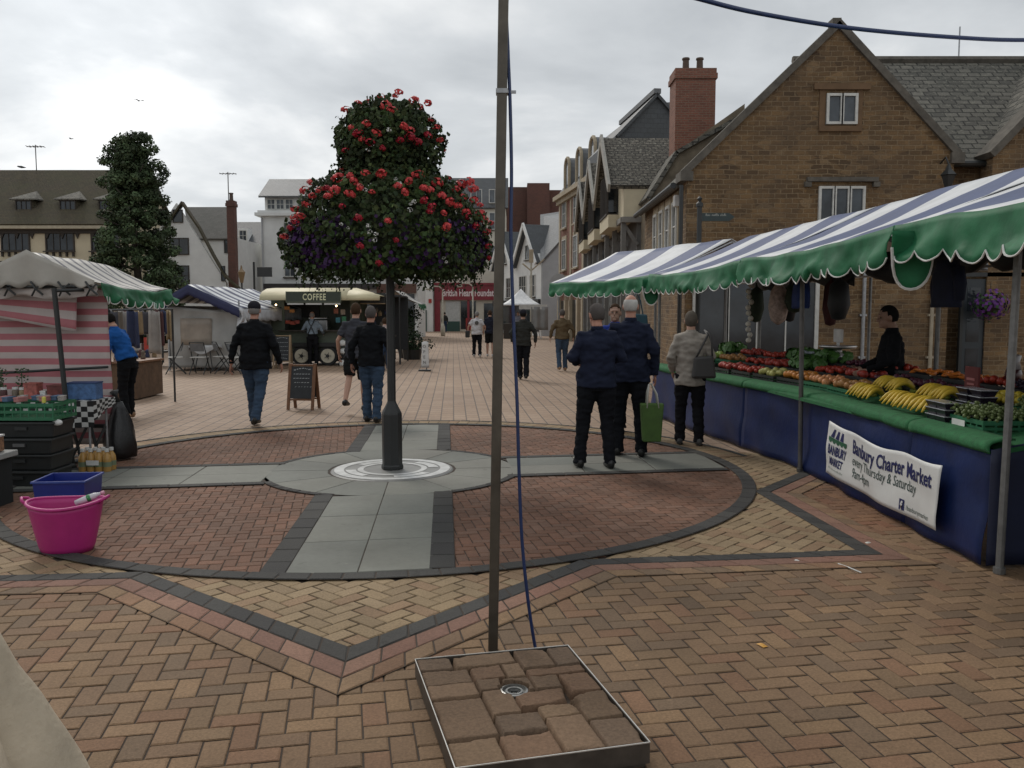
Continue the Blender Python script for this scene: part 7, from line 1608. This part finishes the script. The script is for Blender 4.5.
# the three men waiting at the stall
person('stocky man in navy jacket and dark trousers, nearest of the group at the stall',596,469,1.74,.12,navy,dnavy,shoeb,dgreyh,feet=((-.17,.06),(.14,-.03)),arms=((-.27,0,-.02,1.17,-.17,.22,1.12),(.27,0,-.02,1.17,.17,.22,1.12)),jl=.60,bulk=1.12,headturn=.35,skin=1,bend=.25)[0]
pm,Hh,Aa,ss=person('tall white-haired man in navy suit carrying a green bag',629,457,1.84,-.12,navy,dnavy,shoeb,whiteh,feet=((-.13,.05),(.13,-.02)),arms=((-.25,0,.06,1.16,-.14,.30,1.15),(.26,0,-.05,1.13,.27,.03,.88)),jl=.66,bulk=1.10,headturn=-.1,skin=1,bald=True)
c=G(655,452); d_=8.95; hp=P(650,385,9.3)
T=thing('shopping_bag','green fabric shopping bag with white handles hanging from the hand of the white-haired man','bag',(hp.x+.02,hp.y-.02,0)); z0,z1=P(0,441,9.3).z,P(0,403,9.3).z
m=MB(); m.hexa([(-.10,-.06,z0),(.10,-.06,z0),(.10,.06,z0),(-.10,.06,z0),(-.13,-.05,z1),(.13,-.05,z1),(.13,.05,z1),(-.13,.05,z1)]); m.build('bag_body',plain('green woven bag',(.05,.105,.018),.7,0,.3,9),T,world=False,bev=.015)
for y in (-.045,.045): m=MB(); m.tube([(-.06,y,z1-.05),(-.05,y*.8,z1+.12),(-.035,0,.86),(-.01,0,.87),(.05,y*.8,z1+.1),(.07,y,z1-.05)],.010,6); m.build('handle',plain('bag webbing',(.42,.42,.38),.7),T,True,world=False)
person('woman in pale beige jacket and black trousers with dark shoulder bag',689,446,1.66,-.1,Mk('taupe cloth',(.30,.27,.235)),Mk('black trousers',(.012,.012,.014)),plain('black and white trainer',(.06,.06,.06),.6),Mk('ash brown hair',(.10,.085,.07)),feet=((-.12,.05),(.12,-.03)),arms=((-.26,0,-.03,1.16,-.22,.12,.95),(.26,0,-.04,1.16,.2,.16,.98)),jl=.68,bulk=1.04,hairlen=.03)
q=G(689,446); T=thing('shoulder_bag','dark grey shoulder bag with long strap on the back of the woman in beige','bag',(q.x+.1,q.y-.2,0)); m=MB(); m.hexa([(-.13,-.05,.86),(.17,-.05,.86),(.17,.04,.86),(-.13,.04,.86),(-.1,-.03,1.12),(.13,-.03,1.14),(.13,.03,1.14),(-.1,.03,1.12)]); m.build('bag_body',plain('dark grey leather',(.035,.033,.032),.5),T,world=False,bev=.03); m=MB(); m.tube([(-.08,.0,1.1),(.0,.02,1.25),(.07,.05,1.38),(.06,.18,1.44)],.012,6); m.tube([(.12,.0,1.1),(.12,.03,1.28),(.09,.06,1.40),(.06,.18,1.44)],.012,6); m.build('strap',plain('dark grey leather',(.035,.033,.032),.5),T,True,world=False)
person('man in bright blue jacket facing the camera, half hidden behind the two men in navy',608,422,1.76,PI-.2,Mk('royal blue cloth',(.02,.04,.22)),dnavy,shoeb,brownh,skin=2,jl=.6,loc=(1.42,11.6,0))
# walkers
person('man in black jacket, dark cap and blue jeans walking left of the sandwich board',257,427,1.80,.05,black_,jeans,shoeb,greyh,feet=((-.07,.16),(.05,-.24)),lift=(0,.06),arms=((-.285,0,-.05,1.13,-.33,-.02,.87),(.285,0,-.06,1.13,.33,.08,.88)),cap=Mk('dark cap',(.02,.02,.026)),jl=.66,bulk=1.18,skin=1)
person('man in black sweater and blue jeans walking away just left of the flower tower post',372,423,1.74,-.08,black_,jeans,shoeb,dgreyh,feet=((-.08,.06),(.10,-.10)),lift=(0,.01),arms=((-.29,0,-.05,1.15,-.3,.0,.88),(.29,0,-.05,1.15,.31,.0,.90)),jl=.62,bulk=1.08,skin=1)
person('man in grey t-shirt and black shorts walking beside the man in black sweater',355,407,1.80,-.05,Mk('charcoal grey shirt',(.05,.052,.062)),Mk('black shorts',(.012,.012,.012)),shoeb,brownh,feet=((-.10,-.34),(.09,.14)),lift=(.13,0),sleeve='short',trouser='short',arms=((-.29,0,-.02,1.15,-.30,.08,.92),(.28,0,-.02,1.15,.29,.1,.92)),jl=.60,skin=0,loc=(-2.58,13.9,0))
person('bald-headed coffee customer in pale blue shirt with crossed black braces',313,366,1.68,0,Mk('pale blue shirt',(.23,.28,.33)),Mk('black trousers',(.012,.012,.014)),shoeb,greyh,feet=((-.10,.0),(.12,.0)),arms=((-.32,0,.05,1.16,-.26,.3,1.12),(.32,0,.02,1.14,.3,.25,1.02)),jl=.44,bald=True,far=True)
q=G(313,366); 
for o in list(bpy.data.objects):
    if o.get('label','').startswith('bald-headed coffee'): 
        for sx in (-1,1): m=MB(); m.tube([(sx*.10,-.135,.98),(sx*.02,-.155,1.18),(-sx*.08,-.135,1.36),(-sx*.085,-.05,1.43)],.014,6); m.build('brace',M_black,o,True,world=False)
person('person in white t-shirt with dark round print, walking away in the distance',477,357,1.70,.0,Mk('white t-shirt cloth',(.55,.54,.55)),dnavy,shoew,greyh,feet=((-.12,.05),(.12,-.05)),sleeve='short',jl=.62,bulk=1.12,far=True,arms=((-.33,0,-.05,1.15,-.35,.0,.9),(.33,0,-.05,1.15,.35,0,.9)))
for o in list(bpy.data.objects):
    if o.get('label','').startswith('person in white t-shirt'): m=MB(); m.tube([(0,-.158,1.27),(0,-.168,1.27)],.075,14); m.build('round_print',M_dsteel,o,world=False)
q=G(469,357); T=thing('handbag','small black handbag hanging at the left side of the person in white','bag',(q.x-.05,q.y,0)); m=MB(); m.box((0,0,.86),(.17,.12,.26)); m.build('bag_body',M_bplast,T,world=False,bev=.03); m=MB(); m.tube([(-.05,0,.98),(-.02,0,1.2),(.1,0,1.46)],.012,6); m.build('strap',M_bplast,T,world=False)
person('man in dark t-shirt and black shorts walking beside the person in white',490,357,1.74,0,Mk('dark navy tee',(.02,.022,.035)),Mk('black shorts',(.012,.012,.012)),shoew,brownh,feet=((-.1,.1),(.1,-.1)),sleeve='short',trouser='short',jl=.6,far=True)
person('man in dark jacket and black trousers with a cap walking away right of the cable',523,380,1.72,.05,Mk('dark olive coat',(.032,.033,.03)),dnavy,shoeb,blackh,feet=((-.06,.12),(.07,-.12)),lift=(0,.03),cap=Mk('dark cap',(.02,.02,.026)),jl=.62,bulk=1.1,skin=2,arms=((-.30,0,-.08,1.15,-.26,.06,.95),(.31,0,-.08,1.15,.31,-.02,.92)))
person('man in olive brown jacket and blue jeans walking away towards the lane',562,371,1.74,.1,Mk('olive brown jacket',(.115,.085,.05)),jeans,shoebr,dgreyh,feet=((-.10,-.12),(.10,.08)),lift=(.03,0),jl=.56,bulk=1.12,far=True,arms=((-.32,0,-.06,1.16,-.34,.03,.93),(.32,0,-.06,1.16,.33,.03,.93)))
person('distant person in black top and shorts near the green shutter of the white shop',430,331,1.75,.2,black_,Mk('black shorts',(.012,.012,.012)),shoew,brownh,trouser='short',far=True,feet=((-.1,.1),(.1,-.1)),arms=((-.28,0,0,1.16,-.15,.24,1.1),(.28,0,0,1.16,.15,.24,1.1)))
person('distant person in pale top behind the white gazebo counter',519,333,1.7,PI,Mk('pale grey top',(.3,.31,.38)),dnavy,shoeb,brownh,far=True,loc=(D(518,54.9),55.6,0))
person('distant person in dark clothes far left of the red shopfront near the board',447,331,1.7,.3,Mk('dark olive coat',(.032,.033,.03)),djeans,shoeb,blackh,far=True,loc=(D(445,72),72,0))
# person in blue at the left stall
person('person in blue hooded jacket and black trousers bending over at the left stall',119,419,1.66,PI/2*.85,Mk('bright blue jacket cloth',(.015,.085,.29)),black_,shoebr,blackh,feet=((-.12,.0),(.12,.1)),arms=((-.27,0,.05,1.14,-.2,.28,1.0),(.27,0,.05,1.14,.2,.28,1.0)),jl=.52,lean=.24,bend=.9,loc=(-5.95,13.0,0))
# stall holder
person('dark-haired stall holder in black top standing behind the fruit counter, head turned left',895,420,1.72,1.35,black_,dnavy,shoeb,blackh,skin=2,arms=((-.27,0,.05,1.14,-.2,.28,1.05),(.27,0,.05,1.14,.2,.28,1.05)),loc=(4.02,8.9,0),bend=.3)
# people seated / standing near the dark stall, right of the post
person('seated-height customer in pale top at the dark side stall behind the post',386,356,1.5,.2,Mk('pale pink top',(.42,.34,.32)),djeans,shoeb,brownh,far=True,loc=(D(384,24),24.2,0),hairlen=.1)
for o in list(bpy.data.objects):
    if o.name.startswith('person') and '_s' in o: del o['_s']
